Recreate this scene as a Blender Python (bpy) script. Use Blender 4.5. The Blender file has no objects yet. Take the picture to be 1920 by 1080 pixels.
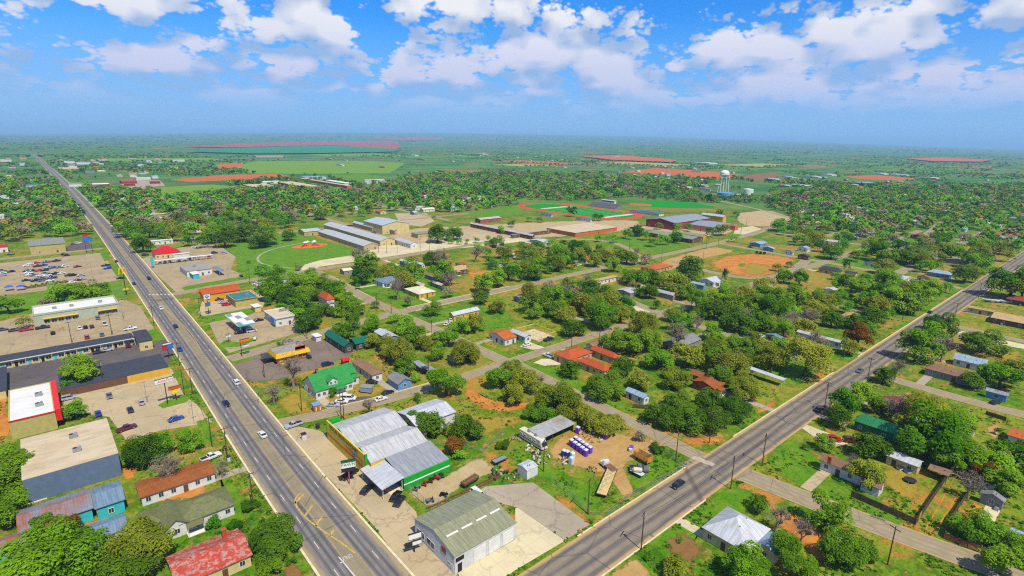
import bpy, math, random
import numpy as np
from mathutils import Vector, Matrix
random.seed(7); RNG = np.random.default_rng(7)
S = bpy.context.scene
COL = S.collection
RAD = math.radians

# ------------------------------------------------------------------ camera
HAZE = 0.00008
F, CX, CY, H = 1048.0, 960.0, 540.0, 92.0          # focal length in photo pixels, principal point, camera height
def _vd(u, v): return Vector((u - CX, CY - v, -F)).normalized()
_v1, _v2 = _vd(20, 248), _vd(2210, 282)             # vanishing points of the street grid
_up = _v2.cross(_v1).normalized()
_Y = (_v1 - _up * _v1.dot(_up)).normalized()
_X = _Y.cross(_up)
ROT = Matrix((_X, _Y, _up))                          # camera space -> world
cam = bpy.data.cameras.new('camera'); cam.sensor_width = 36; cam.lens = 36 * F / 1920
cam.clip_start = 1; cam.clip_end = 200000
camo = bpy.data.objects.new('camera', cam); COL.objects.link(camo)
camo.matrix_world = Matrix.Translation((0, 0, H)) @ ROT.to_4x4()
S.camera = camo
FWD = math.atan2(-ROT[0][2], -ROT[1][2])             # heading of the view
def terrain(x, y):                                   # the plain lifts very slightly into a far low rise
    d = math.hypot(x, y)
    if d < 3500: return 0.0
    a = (math.atan2(x, y) - FWD) / RAD(44)
    k = max(0.0, math.cos(max(-1.0, min(1.0, a)) * math.pi / 2)) ** 1.1
    t = min(1.0, (d - 3500) / 20500); return 335.0 * k * t * t * (3 - 2 * t) * min(1.0, 0.45 + 0.55 * t)
def at(u, v, z=0.0):
    d = ROT @ Vector((u - CX, CY - v, -F))
    if d.z < -1e-4:
        t = (z - H) / d.z
        if math.hypot(d.x * t, d.y * t) < 3500: return Vector((d.x * t, d.y * t, z))
    n = math.hypot(d.x, d.y); s_ = 3400.0              # march along the ray until it meets the rise
    while s_ < 26000:
        x, y = d.x / n * s_, d.y / n * s_
        if H + d.z / n * s_ <= terrain(x, y) + z: break
        s_ *= 1.004
    return Vector((d.x / n * s_, d.y / n * s_, z + terrain(d.x / n * s_, d.y / n * s_)))
def proj(x, y, z=0.0):
    c = ROT.transposed() @ Vector((x, y, z - H))
    return (CX - F * c.x / c.z, CY + F * c.y / c.z) if c.z < 0 else (-1e6, -1e6)

# ------------------------------------------------------------------ sun, sky, exposure
SUN_EL, SUN_AZ = RAD(57), math.atan2(-0.15, -0.99)   # sun stands behind the camera; shadows run along +Y
sd = Vector((math.cos(SUN_EL) * math.sin(SUN_AZ), math.cos(SUN_EL) * math.cos(SUN_AZ), math.sin(SUN_EL)))
sun = bpy.data.lights.new('sun', 'SUN'); sun.energy = 5.0; sun.angle = RAD(0.5); sun.color = (1.0, 0.93, 0.78)
suno = bpy.data.objects.new('sun', sun); COL.objects.link(suno)
suno.rotation_euler = sd.to_track_quat('Z', 'Y').to_euler()
S.view_settings.view_transform = 'Standard'; S.view_settings.look = 'None'
S.view_settings.exposure = 0.3; S.view_settings.gamma = 1.0; S.view_settings.use_curve_mapping = False
S.cycles.use_denoising = False; S.cycles.pixel_filter_type = 'BLACKMAN_HARRIS'; S.cycles.filter_width = 1.15
S.cycles.max_bounces = 5; S.cycles.diffuse_bounces = 2; S.cycles.glossy_bounces = 2; S.cycles.transmission_bounces = 3
S.cycles.transparent_max_bounces = 8; S.cycles.volume_bounces = 0
S.cycles.sample_clamp_indirect = 6

def nn(nt, typ, **kw):
    n = nt.nodes.new(typ)
    for k, v in kw.items():
        if k.startswith('i_'):
            key = k[2:]; key = int(key) if key.isdigit() else key.replace('_', ' ')
            n.inputs[key].default_value = v
        else: setattr(n, k, v)
    return n
def math_(nt, op, a, b=None, c=None, clamp=False):
    n = nt.nodes.new('ShaderNodeMath'); n.operation = op; n.use_clamp = clamp
    for i, x in enumerate((a, b, c)):
        if x is None: continue
        if isinstance(x, (int, float)): n.inputs[i].default_value = x
        else: nt.links.new(x, n.inputs[i])
    return n.outputs[0]
def mixc(nt, fac, a, b, blend='MIX'):
    n = nt.nodes.new('ShaderNodeMix'); n.data_type = 'RGBA'; n.blend_type = blend
    for i, x in ((0, fac), (6, a), (7, b)):
        if isinstance(x, (int, float)): n.inputs[i].default_value = x
        elif isinstance(x, tuple): n.inputs[i].default_value = (x[0], x[1], x[2], 1)
        else: nt.links.new(x, n.inputs[i])
    return n.outputs[2]
def ramp(nt, fac, a, b, lo=0.0, hi=1.0):             # smooth 0..1 -> values lo..hi between positions a and b
    n = nt.nodes.new('ShaderNodeMapRange'); n.interpolation_type = 'SMOOTHSTEP'
    nt.links.new(fac, n.inputs[0])
    for i, x in ((1, a), (2, b), (3, lo), (4, hi)): n.inputs[i].default_value = x
    return n.outputs[0]
def lin(c): c /= 255.0; return c / 12.92 if c <= 0.04045 else ((c + 0.055) / 1.055) ** 2.4
def C(r, g, b, k=0.74): return (lin(r) * k, lin(g) * k, lin(b) * k)

W = bpy.data.worlds.new('World'); S.world = W; W.use_nodes = True
nt = W.node_tree; nt.nodes.clear()
sky = nn(nt, 'ShaderNodeTexSky', sky_type='NISHITA', sun_disc=False, sun_elevation=SUN_EL, sun_rotation=SUN_AZ,
         altitude=300, air_density=1.15, dust_density=0.4, ozone_density=4.0)
tc = nn(nt, 'ShaderNodeTexCoord')
fwd = FWD
rot = nn(nt, 'ShaderNodeVectorRotate', rotation_type='Z_AXIS'); rot.inputs['Angle'].default_value = fwd
nt.links.new(tc.outputs['Generated'], rot.inputs['Vector'])
sx = nn(nt, 'ShaderNodeSeparateXYZ'); nt.links.new(rot.outputs[0], sx.inputs[0])
az = math_(nt, 'ARCTAN2', sx.outputs[0], sx.outputs[1])
el = math_(nt, 'ARCSINE', math_(nt, 'MAXIMUM', sx.outputs[2], 0.0))
def _sp(px, py, wx, wy, s):
    d = (ROT @ Vector((px - CX, CY - py, -F))).normalized()
    return (math.atan2(d.x, d.y) - fwd, math.asin(d.z), wx / F, wy / F, s)
# where the larger cumulus and the blue gaps of this afternoon stand: (azimuth, elevation, half widths, strength)
SKYSPOTS = [_sp(255, 0, 75, 30, .17), _sp(535, 10, 120, 40, .17), _sp(900, 12, 165, 46, .17), _sp(1130, 85, 105, 34, .14), _sp(1420, 85, 110, 32, .14), _sp(1640, 25, 300, 50, .14),
            _sp(390, 45, 40, 36, -.3), _sp(100, 45, 100, 30, -.22), _sp(695, 50, 46, 60, -.32), _sp(1270, 50, 60, 60, -.34), _sp(200, 55, 60, 16, -.1)]
spot = None
for a0, e0, wa, we, s_ in SKYSPOTS:
    cv = nn(nt, 'ShaderNodeCombineXYZ'); nt.links.new(az, cv.inputs[0]); nt.links.new(el, cv.inputs[1])
    vm = nn(nt, 'ShaderNodeVectorMath', operation='SUBTRACT'); vm.inputs[1].default_value = (a0, e0, 0); nt.links.new(cv.outputs[0], vm.inputs[0])
    vs = nn(nt, 'ShaderNodeVectorMath', operation='MULTIPLY'); vs.inputs[1].default_value = (1 / wa, 1 / we, 0); nt.links.new(vm.outputs[0], vs.inputs[0])
    dt = nn(nt, 'ShaderNodeVectorMath', operation='DOT_PRODUCT'); nt.links.new(vs.outputs[0], dt.inputs[0]); nt.links.new(vs.outputs[0], dt.inputs[1])
    q = math_(nt, 'MULTIPLY', math_(nt, 'EXPONENT', math_(nt, 'MULTIPLY', dt.outputs['Value'], -1.0)), s_)
    spot = q if spot is None else math_(nt, 'ADD', spot, q)
base_ = math_(nt, 'ADD', spot, ramp(nt, el, 0.24, 0.10, 0.33, 0.50))     # thin cloud closes up towards the horizon
def density(delv):
    e = math_(nt, 'ADD', el, delv)
    u = math_(nt, 'MULTIPLY', az, 4.4); v = math_(nt, 'MULTIPLY', math_(nt, 'LOGARITHM', math_(nt, 'ADD', e, 0.07), math.e), 1.75)
    cv = nn(nt, 'ShaderNodeCombineXYZ'); nt.links.new(u, cv.inputs[0]); nt.links.new(v, cv.inputs[1])
    fine = nn(nt, 'ShaderNodeTexNoise', noise_dimensions='2D', i_Scale=1.9, i_Detail=6.0, i_Roughness=0.56, i_Distortion=0.0); nt.links.new(cv.outputs[0], fine.inputs['Vector'])
    puff = nn(nt, 'ShaderNodeTexVoronoi', voronoi_dimensions='2D', feature='F1', i_Scale=5.0, i_Detail=2.0, i_Roughness=0.6, i_Lacunarity=2.3); nt.links.new(cv.outputs[0], puff.inputs['Vector'])
    d = math_(nt, 'ADD', math_(nt, 'MULTIPLY', fine.outputs[0], 1.0), math_(nt, 'MULTIPLY', puff.outputs['Distance'], -0.34))
    return math_(nt, 'ADD', d, base_)
def smooth_density(delv):
    e = math_(nt, 'ADD', el, delv)
    u = math_(nt, 'MULTIPLY', az, 4.4); v = math_(nt, 'MULTIPLY', math_(nt, 'LOGARITHM', math_(nt, 'ADD', e, 0.07), math.e), 1.75)
    cv = nn(nt, 'ShaderNodeCombineXYZ'); nt.links.new(u, cv.inputs[0]); nt.links.new(v, cv.inputs[1])
    f = nn(nt, 'ShaderNodeTexNoise', noise_dimensions='2D', i_Scale=1.9, i_Detail=2.4, i_Roughness=0.56); nt.links.new(cv.outputs[0], f.inputs['Vector']); return f.outputs[0]
d0 = density(0.0); s0 = smooth_density(0.006); s1 = smooth_density(0.034)
cov = ramp(nt, d0, 0.55, 0.69)
lightc = math_(nt, 'ADD', math_(nt, 'MULTIPLY', math_(nt, 'SUBTRACT', s0, s1), 4.2), math_(nt, 'MULTIPLY', math_(nt, 'SUBTRACT', d0, 0.72), 0.55))
lightc = math_(nt, 'ADD', lightc, 0.50, clamp=True)
# clouds low over the horizon sink into the blue air
low = ramp(nt, el, 0.09, 0.21)
farc = ramp(nt, el, 0.03, 0.10)
skyc = mixc(nt, 1.0, sky.outputs[0], (0.12, 0.66, 1.36), 'MULTIPLY')
hz = ramp(nt, el, 0.0, 0.21)
skyc = mixc(nt, hz, (2.45, 4.35, 7.5), skyc)
cl_hi = mixc(nt, lightc, (3.1, 4.0, 5.9), (7.7, 7.6, 7.7))
cl_lo = mixc(nt, lightc, (2.5, 4.0, 6.7), (5.3, 5.5, 7.2))
clc = mixc(nt, low, cl_lo, cl_hi)
skyf = mixc(nt, math_(nt, 'MULTIPLY', cov, math_(nt, 'MULTIPLY', farc, 0.96)), skyc, clc)
bg = nn(nt, 'ShaderNodeBackground', i_Strength=0.1); nt.links.new(skyf, bg.inputs[0])
wo = nn(nt, 'ShaderNodeOutputWorld'); nt.links.new(bg.outputs[0], wo.inputs[0])

# ------------------------------------------------------------------ materials
MATS = {}
def new_mat(name):
    m = bpy.data.materials.new(name); m.use_nodes = True
    t = m.node_tree; t.nodes.clear()
    out = t.nodes.new('ShaderNodeOutputMaterial'); b = t.nodes.new('ShaderNodeBsdfPrincipled')
    t.links.new(b.outputs[0], out.inputs[0]); MATS[name] = m
    return m, t, b, out
def noise(t, scale, detail=3.0, rough=0.55, vec=None, dist=0.0):
    n = nn(t, 'ShaderNodeTexNoise', i_Scale=scale, i_Detail=detail, i_Roughness=rough, i_Distortion=dist)
    t.links.new(vec if vec is not None else pos(t), n.inputs['Vector']); return n.outputs[0]
def pos(t):
    for n in t.nodes:
        if n.type == 'NEW_GEOMETRY': return n.outputs['Position']
    return t.nodes.new('ShaderNodeNewGeometry').outputs['Position']
def bump(t, b, h, strength, dist=0.1):
    n = nn(t, 'ShaderNodeBump', i_Strength=strength, i_Distance=dist); t.links.new(h, n.inputs['Height']); t.links.new(n.outputs[0], b.inputs['Normal'])
def setc(t, b, c, rough=0.85, spec=0.25, metal=0.0):
    if isinstance(c, tuple): b.inputs['Base Color'].default_value = (*c, 1)
    else: t.links.new(c, b.inputs['Base Color'])
    b.inputs['Roughness'].default_value = rough; b.inputs['Specular IOR Level'].default_value = spec; b.inputs['Metallic'].default_value = metal
def sc(c, k): return (c[0] * k, c[1] * k, c[2] * k)
def uvs(t):
    n = t.nodes.new('ShaderNodeUVMap'); return n.outputs[0]
def plain(name, c, rough=0.7, var=0.12, scale=0.8, spec=0.3, metal=0.0):
    if name in MATS: return MATS[name]
    m, t, b, o = new_mat(name)
    f = noise(t, scale, 4)
    setc(t, b, mixc(t, ramp(t, f, 0.3, 0.7), sc(c, 1 - var), sc(c, 1 + var)), rough, spec, metal); return m
def wall(name, c, lines=0.2, rough=0.8, vert=False):
    if name in MATS: return MATS[name]
    m, t, b, o = new_mat(name)
    f = noise(t, 0.7, 5, 0.6); g = noise(t, 6.0, 2)
    col = mixc(t, ramp(t, f, 0.3, 0.75), sc(c, 0.84), sc(c, 1.08)); col = mixc(t, math_(t, 'MULTIPLY', g, 0.25), col, sc(c, 0.78))
    s = nn(t, 'ShaderNodeSeparateXYZ'); t.links.new(pos(t), s.inputs[0])
    src = math_(t, 'ADD', s.outputs[0], s.outputs[1]) if vert else s.outputs[2]
    w = math_(t, 'FRACT', math_(t, 'DIVIDE', src, 0.45 if vert else 0.24))
    ln = math_(t, 'LESS_THAN', w, 0.14)
    setc(t, b, mixc(t, math_(t, 'MULTIPLY', ln, lines), col, sc(c, 0.5)), rough); bump(t, b, w, 0.35, 0.03); return m
def metal_roof(name, c, rust=0.0, rough=0.42, step=0.6, rustc=C(170, 95, 45)):
    if name in MATS: return MATS[name]
    m, t, b, o = new_mat(name)
    u = uvs(t); s = nn(t, 'ShaderNodeSeparateXYZ'); t.links.new(u, s.inputs[0])
    w = math_(t, 'FRACT', math_(t, 'DIVIDE', s.outputs[0], step)); ln = math_(t, 'LESS_THAN', w, 0.16)
    sheet = math_(t, 'LESS_THAN', math_(t, 'FRACT', math_(t, 'DIVIDE', s.outputs[1], 3.1)), 0.035)
    pan = nn(t, 'ShaderNodeTexWhiteNoise', noise_dimensions='2D')
    fl = nn(t, 'ShaderNodeVectorMath', operation='FLOOR'); dv = nn(t, 'ShaderNodeVectorMath', operation='DIVIDE'); dv.inputs[1].default_value = (step * 1.5, 3.1, 1)
    t.links.new(u, dv.inputs[0]); t.links.new(dv.outputs[0], fl.inputs[0]); t.links.new(fl.outputs[0], pan.inputs[0])
    st = nn(t, 'ShaderNodeMapping'); st.inputs['Scale'].default_value = (1.6, 0.16, 1); t.links.new(u, st.inputs['Vector'])
    f = noise(t, 1.0, 5, 0.65, st.outputs[0]); g = noise(t, 0.12, 4, 0.6)
    col = mixc(t, ramp(t, f, 0.3, 0.7), sc(c, 0.68), sc(c, 1.08)); col = mixc(t, ramp(t, noise(t, 0.3, 6, 0.7), 0.5, 0.7, 0, 0.4), col, (c[0] * .6, c[1] * .52, c[2] * .42)); col = mixc(t, math_(t, 'MULTIPLY', pan.outputs[0], 0.16), col, sc(c, 0.55))
    rf = ramp(t, math_(t, 'ADD', math_(t, 'MULTIPLY', g, 0.6), math_(t, 'MULTIPLY', f, 0.45)), 0.66 - 0.3 * rust, 0.78 - 0.2 * rust)
    if rust > 0: col = mixc(t, math_(t, 'MULTIPLY', rf, min(1.0, 0.35 + rust)), col, rustc)
    col = mixc(t, math_(t, 'MULTIPLY', math_(t, 'MAXIMUM', ln, sheet), 0.38), col, sc(c, 0.42))
    setc(t, b, col, rough, 0.4, 0.15); bump(t, b, w, 0.4, 0.04); return m
def shingle(name, c, patch=0.25, c2=None, pscale=0.35, sharp=False):
    if name in MATS: return MATS[name]
    m, t, b, o = new_mat(name)
    u = uvs(t)
    br = nn(t, 'ShaderNodeTexBrick', offset=0.5, i_Scale=1.0, i_Mortar_Size=0.02, i_Brick_Width=0.9, i_Row_Height=0.3); t.links.new(u, br.inputs['Vector'])
    br.inputs['Color1'].default_value = (*sc(c, 0.82), 1); br.inputs['Color2'].default_value = (*sc(c, 1.12), 1); br.inputs['Mortar'].default_value = (*sc(c, 0.55), 1)
    f = noise(t, pscale, 6, 0.7); g = noise(t, 2.2, 4, 0.7)
    col = mixc(t, ramp(t, f, *((0.49, 0.56) if sharp else (0.35, 0.7)), 0.0, patch), br.outputs[0], c2 or sc(c, 0.55)); col = mixc(t, ramp(t, g, 0.45, 0.7, 0.0, 0.45), col, sc(c, 1.3)); col = mixc(t, ramp(t, noise(t, 0.18, 5, 0.7), 0.48, 0.7, 0, 0.5), col, (c[0] * .5 + .04, c[1] * .5 + .04, c[2] * .5 + .035))
    setc(t, b, col, 0.95, 0.1); bump(t, b, br.outputs[1], 0.4, 0.03); return m
def flatroof(name, c, stain=0.4):
    if name in MATS: return MATS[name]
    m, t, b, o = new_mat(name)
    mp = nn(t, 'ShaderNodeMapping'); mp.inputs['Scale'].default_value = (0.25, 1.2, 1); t.links.new(pos(t), mp.inputs['Vector'])
    f = noise(t, 0.5, 6, 0.65, mp.outputs[0]); g = noise(t, 0.18, 4, 0.6)
    col = mixc(t, ramp(t, f, 0.42, 0.72, 0, stain), c, sc(c, 0.5)); col = mixc(t, ramp(t, g, 0.45, 0.7, 0, stain), col, (c[0] * 0.75, c[1] * 0.66, c[2] * 0.5))
    setc(t, b, col, 0.9, 0.15); return m
def gloss(name, c, rough=0.25, coat=0.6, metal=0.0):
    if name in MATS: return MATS[name]
    m, t, b, o = new_mat(name); setc(t, b, mixc(t, noise(t, 1.3, 2), sc(c, 0.93), sc(c, 1.05)), rough, 0.5, metal); b.inputs['Coat Weight'].default_value = coat; return m
def leafmat(name, dark, bright, dry=None, hue=0.25):
    if name in MATS: return MATS[name]
    m, t, b, o = new_mat(name); t.nodes.remove(b)
    a = nn(t, 'ShaderNodeAttribute', attribute_name='Col'); oi = t.nodes.new('ShaderNodeObjectInfo')
    f = math_(t, 'ADD', math_(t, 'MULTIPLY', a.outputs['Fac'], 0.85), math_(t, 'MULTIPLY', math_(t, 'SUBTRACT', oi.outputs['Random'], 0.5), 0.55), clamp=True)
    col = mixc(t, f, dark, bright)
    r2 = math_(t, 'FRACT', math_(t, 'MULTIPLY', oi.outputs['Random'], 7.31))
    col = mixc(t, math_(t, 'MULTIPLY', r2, hue), col, dry or C(140, 130, 45))
    di = nn(t, 'ShaderNodeBsdfDiffuse'); tr = nn(t, 'ShaderNodeBsdfTranslucent'); mx = nn(t, 'ShaderNodeMixShader', i_Fac=0.40)
    t.links.new(col, di.inputs[0]); t.links.new(col, tr.inputs[0]); t.links.new(di.outputs[0], mx.inputs[1]); t.links.new(tr.outputs[0], mx.inputs[2]); t.links.new(mx.outputs[0], o.inputs[0]); return m

# ------------------------------------------------------------------ mesh helpers
class MB:
    def __init__(s): s.v = []; s.f = []; s.m = []; s.uv = []
    def poly(s, pts, mi=0, uv=None):
        i = len(s.v); s.v += [tuple(p) for p in pts]; s.f.append(tuple(range(i, i + len(pts)))); s.m.append(mi)
        s.uv += uv if uv else [(p[0] + p[1], p[2]) for p in pts]
    def box(s, x0, x1, y0, y1, z0, z1, mi=0, bottom=False):
        p = [(x0, y0, z0), (x1, y0, z0), (x1, y1, z0), (x0, y1, z0), (x0, y0, z1), (x1, y0, z1), (x1, y1, z1), (x0, y1, z1)]
        for q in ((0, 1, 5, 4), (1, 2, 6, 5), (2, 3, 7, 6), (3, 0, 4, 7)): s.poly([p[k] for k in q], mi)
        s.poly([p[4], p[5], p[6], p[7]], mi, [(x0, y0), (x1, y0), (x1, y1), (x0, y1)])
        if bottom: s.poly([p[3], p[2], p[1], p[0]], mi)
    def hull(s, a, b, mi=0):                         # two rings of equal length, side faces and caps
        n = len(a)
        for k in range(n): s.poly([a[k], a[(k + 1) % n], b[(k + 1) % n], b[k]], mi)
        s.poly(list(b), mi); s.poly(list(reversed(a)), mi)
    def tube(s, p0, p1, r0, r1, n=6, mi=0, cap=True):
        p0 = Vector(p0); p1 = Vector(p1); d = (p1 - p0).normalized()
        q = d.to_track_quat('Z', 'Y')
        ra = [p0 + q @ Vector((math.cos(2 * math.pi * k / n) * r0, math.sin(2 * math.pi * k / n) * r0, 0)) for k in range(n)]
        rb = [p1 + q @ Vector((math.cos(2 * math.pi * k / n) * r1, math.sin(2 * math.pi * k / n) * r1, 0)) for k in range(n)]
        for k in range(n): s.poly([ra[k], ra[(k + 1) % n], rb[(k + 1) % n], rb[k]], mi)
        if cap: s.poly(rb, mi); s.poly(ra[::-1], mi)
    def slab(s, pts, t=0.14, mi=0, mi2=None):        # roof plane with thickness; uv in metres along eave and slope
        mi2 = mi if mi2 is None else mi2
        P = [Vector(p) for p in pts]; n = (P[1] - P[0]).cross(P[2] - P[0]).normalized()
        if n.z < 0: P.reverse(); n = -n
        u = Vector((0, 0, 1)).cross(n); u = u.normalized() if u.length > 1e-4 else Vector((1, 0, 0)); w = n.cross(u)
        s.poly(P, mi, [(p.dot(u), p.dot(w)) for p in P])
        Q = [p - Vector((0, 0, t)) for p in P]; k = len(P)
        for i in range(k): s.poly([P[(i + 1) % k], P[i], Q[i], Q[(i + 1) % k]], mi2)
        s.poly(Q[::-1], mi2)
    def mesh(s, name, mats, smooth=False):
        me = bpy.data.meshes.new(name); me.from_pydata(s.v, [], s.f)
        for m in mats: me.materials.append(m)
        if len(mats) > 1: me.polygons.foreach_set('material_index', s.m)
        ul = me.uv_layers.new(name='UVMap'); ul.data.foreach_set('uv', [c for q in s.uv for c in q])
        if smooth: me.polygons.foreach_set('use_smooth', [True] * len(s.f))
        me.update(); return me
def link(name, data, parent=None, loc=(0, 0, 0), rz=0.0, scale=None):
    o = bpy.data.objects.new(name, data); COL.objects.link(o)
    o.location = loc
    if rz: o.rotation_euler = (0, 0, rz)
    if scale is not None: o.scale = scale if isinstance(scale, tuple) else (scale,) * 3
    if parent is not None: o.parent = parent
    return o
THINGS = []                                           # (object, description, category, group): labels are settled at the end
def thing(o, desc, cat, group=None):
    o['category'] = cat; THINGS.append((o, desc, cat, group)); return o
def empty(name, loc, rz=0.0):
    o = link(name, None, None, loc, rz); o.empty_display_size = 0.5; return o
def struct(o, label, cat='ground', kind='structure'):
    o['kind'] = kind; o['label'] = label; o['category'] = cat; return o
LANDMARKS = []                                        # (phrase, x, y)
def mark(phrase, x, y): LANDMARKS.append((phrase, x, y))
BLOCK = []                                            # rectangles (x0,x1,y0,y1) where no scattered tree may stand
BLOCKP = []                                           # polygons likewise
# ------------------------------------------------------------------ ground materials
def ground_mat():
    m, t, b, o = new_mat('open_ground')
    s = nn(t, 'ShaderNodeSeparateXYZ'); P = pos(t); t.links.new(P, s.inputs[0])
    ln = nn(t, 'ShaderNodeVectorMath', operation='LENGTH'); t.links.new(P, ln.inputs[0]); r = ln.outputs['Value']
    n1 = noise(t, 0.028, 5, 0.6); n2 = noise(t, 0.016, 6, 0.62, dist=0.4); n3 = noise(t, 0.3, 6, 0.7); n4 = noise(t, 1.5, 4, 0.7)
    lawn = mixc(t, ramp(t, n1, 0.38, 0.60), C(80, 132, 12), C(138, 150, 38))
    lawn = mixc(t, ramp(t, n3, 0.44, 0.58, 0, 0.75), lawn, C(52, 98, 10))
    lawn = mixc(t, ramp(t, noise(t, 0.14, 7, 0.75), 0.52, 0.63, 0, 0.75), lawn, C(170, 150, 66))
    dry = mixc(t, ramp(t, n3, 0.35, 0.65), C(140, 116, 44), C(196, 152, 80))
    lawn = mixc(t, ramp(t, math_(t, 'ADD', math_(t, 'MULTIPLY', n2, 0.75), math_(t, 'MULTIPLY', n3, 0.4)), 0.585, 0.70, 0, 0.9), lawn, dry)
    lawn = mixc(t, ramp(t, math_(t, 'ADD', math_(t, 'MULTIPLY', noise(t, 0.06, 5, 0.65), 0.75), math_(t, 'MULTIPLY', n3, 0.4)), 0.615, 0.70, 0, 0.9), lawn, C(198, 130, 62))
    lawn = mixc(t, ramp(t, n4, 0.45, 0.7, 0.0, 0.55), lawn, C(36, 66, 10)); lawn = mixc(t, ramp(t, noise(t, 2.6, 3, 0.7), 0.56, 0.72, 0, 0.6), lawn, C(168, 166, 80))
    f1 = noise(t, 0.0011, 5, 0.6); f2 = noise(t, 0.006, 5, 0.65); f3 = noise(t, 0.04, 4, 0.7)
    br = mixc(t, ramp(t, f2, 0.38, 0.62), C(58, 112, 44), C(104, 138, 62)); br = mixc(t, ramp(t, f1, 0.5, 0.64, 0, 0.8), br, C(110, 118, 66))
    br = mixc(t, ramp(t, f3, 0.45, 0.72, 0, 0.7), br, C(44, 88, 38))
    ng = noise(t, 0.0032, 3, 0.5)
    br = mixc(t, ramp(t, ng, 0.63, 0.67, 0, 0.65), br, C(176, 112, 66))
    setc(t, b, mixc(t, ramp(t, r, 520, 1100), lawn, br), 0.95, 0.08); bump(t, b, n4, 0.5, 0.25); return m
def soil(name, c, c2, soft=True, gr=0.45, weeds=None):
    m, t, b, o = new_mat(name)
    n1 = noise(t, 0.15, 6, 0.7); n2 = noise(t, 0.9, 5, 0.75)
    col = mixc(t, ramp(t, n1, 0.3, 0.7), c, c2); col = mixc(t, ramp(t, n2, 0.4, 0.75, 0, gr), col, sc(c, 0.55))
    if weeds: col = mixc(t, ramp(t, noise(t, 0.22, 6, 0.7), 0.53, 0.62, 0, 0.9), col, weeds)
    col = mixc(t, ramp(t, noise(t, 2.4, 4, 0.75), 0.5, 0.66, 0, 0.5), col, sc(c2, 1.35)); col = mixc(t, ramp(t, noise(t, 0.4, 6, 0.75), 0.52, 0.62, 0, 0.45), col, sc(c, 0.6))
    setc(t, b, col, 0.95, 0.1); bump(t, b, n2, 0.6, 0.15)
    if soft:
        a = nn(t, 'ShaderNodeAttribute', attribute_name='Edge'); tr = t.nodes.new('ShaderNodeBsdfTransparent'); mx = t.nodes.new('ShaderNodeMixShader')
        k = ramp(t, math_(t, 'ADD', math_(t, 'MULTIPLY', a.outputs['Fac'], 1.0), math_(t, 'MULTIPLY', math_(t, 'SUBTRACT', math_(t, 'ADD', math_(t, 'MULTIPLY', noise(t, 0.16, 6, 0.75), 0.7), math_(t, 'MULTIPLY', noise(t, 0.8, 4, 0.7), 0.3)), 0.5), 2.6)), 0.32, 0.62)
        t.links.new(k, mx.inputs[0]); t.links.new(tr.outputs[0], mx.inputs[1]); t.links.new(b.outputs[0], mx.inputs[2]); t.links.new(mx.outputs[0], o.inputs[0])
    return m
def paving(name, c, joint=5.0, crack=0.5, stain=0.5, dark=0.45):
    m, t, b, o = new_mat(name)
    n1 = noise(t, 0.07, 6, 0.65); n2 = noise(t, 0.6, 5, 0.7); n3 = noise(t, 4.0, 3)
    col = mixc(t, ramp(t, n1, 0.32, 0.68), sc(c, 0.86), sc(c, 1.1)); col = mixc(t, ramp(t, n2, 0.5, 0.78, 0, stain), col, sc(c, dark))
    col = mixc(t, math_(t, 'MULTIPLY', n3, 0.25), col, sc(c, 0.7))
    v = nn(t, 'ShaderNodeTexVoronoi', feature='DISTANCE_TO_EDGE', i_Scale=0.09, i_Randomness=1.0)
    w = nn(t, 'ShaderNodeVectorMath', operation='ADD'); nz = nn(t, 'ShaderNodeTexNoise', i_Scale=0.5, i_Detail=4.0); t.links.new(pos(t), nz.inputs['Vector'])
    s2 = nn(t, 'ShaderNodeVectorMath', operation='SCALE'); s2.inputs['Scale'].default_value = 3.0; t.links.new(nz.outputs[1], s2.inputs[0])
    t.links.new(pos(t), w.inputs[0]); t.links.new(s2.outputs[0], w.inputs[1]); t.links.new(w.outputs[0], v.inputs['Vector'])
    col = mixc(t, ramp(t, v.outputs['Distance'], 0.004, 0.022, crack, 0), col, sc(c, 0.35))
    if joint:
        s = nn(t, 'ShaderNodeSeparateXYZ'); t.links.new(pos(t), s.inputs[0])
        j = math_(t, 'MAXIMUM', math_(t, 'LESS_THAN', math_(t, 'FRACT', math_(t, 'DIVIDE', s.outputs[0], joint)), 0.02), math_(t, 'LESS_THAN', math_(t, 'FRACT', math_(t, 'DIVIDE', s.outputs[1], joint)), 0.02))
        col = mixc(t, math_(t, 'MULTIPLY', j, 0.35), col, sc(c, 0.4))
    setc(t, b, col, 0.92, 0.15); bump(t, b, n3, 0.2, 0.03); return m
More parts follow.
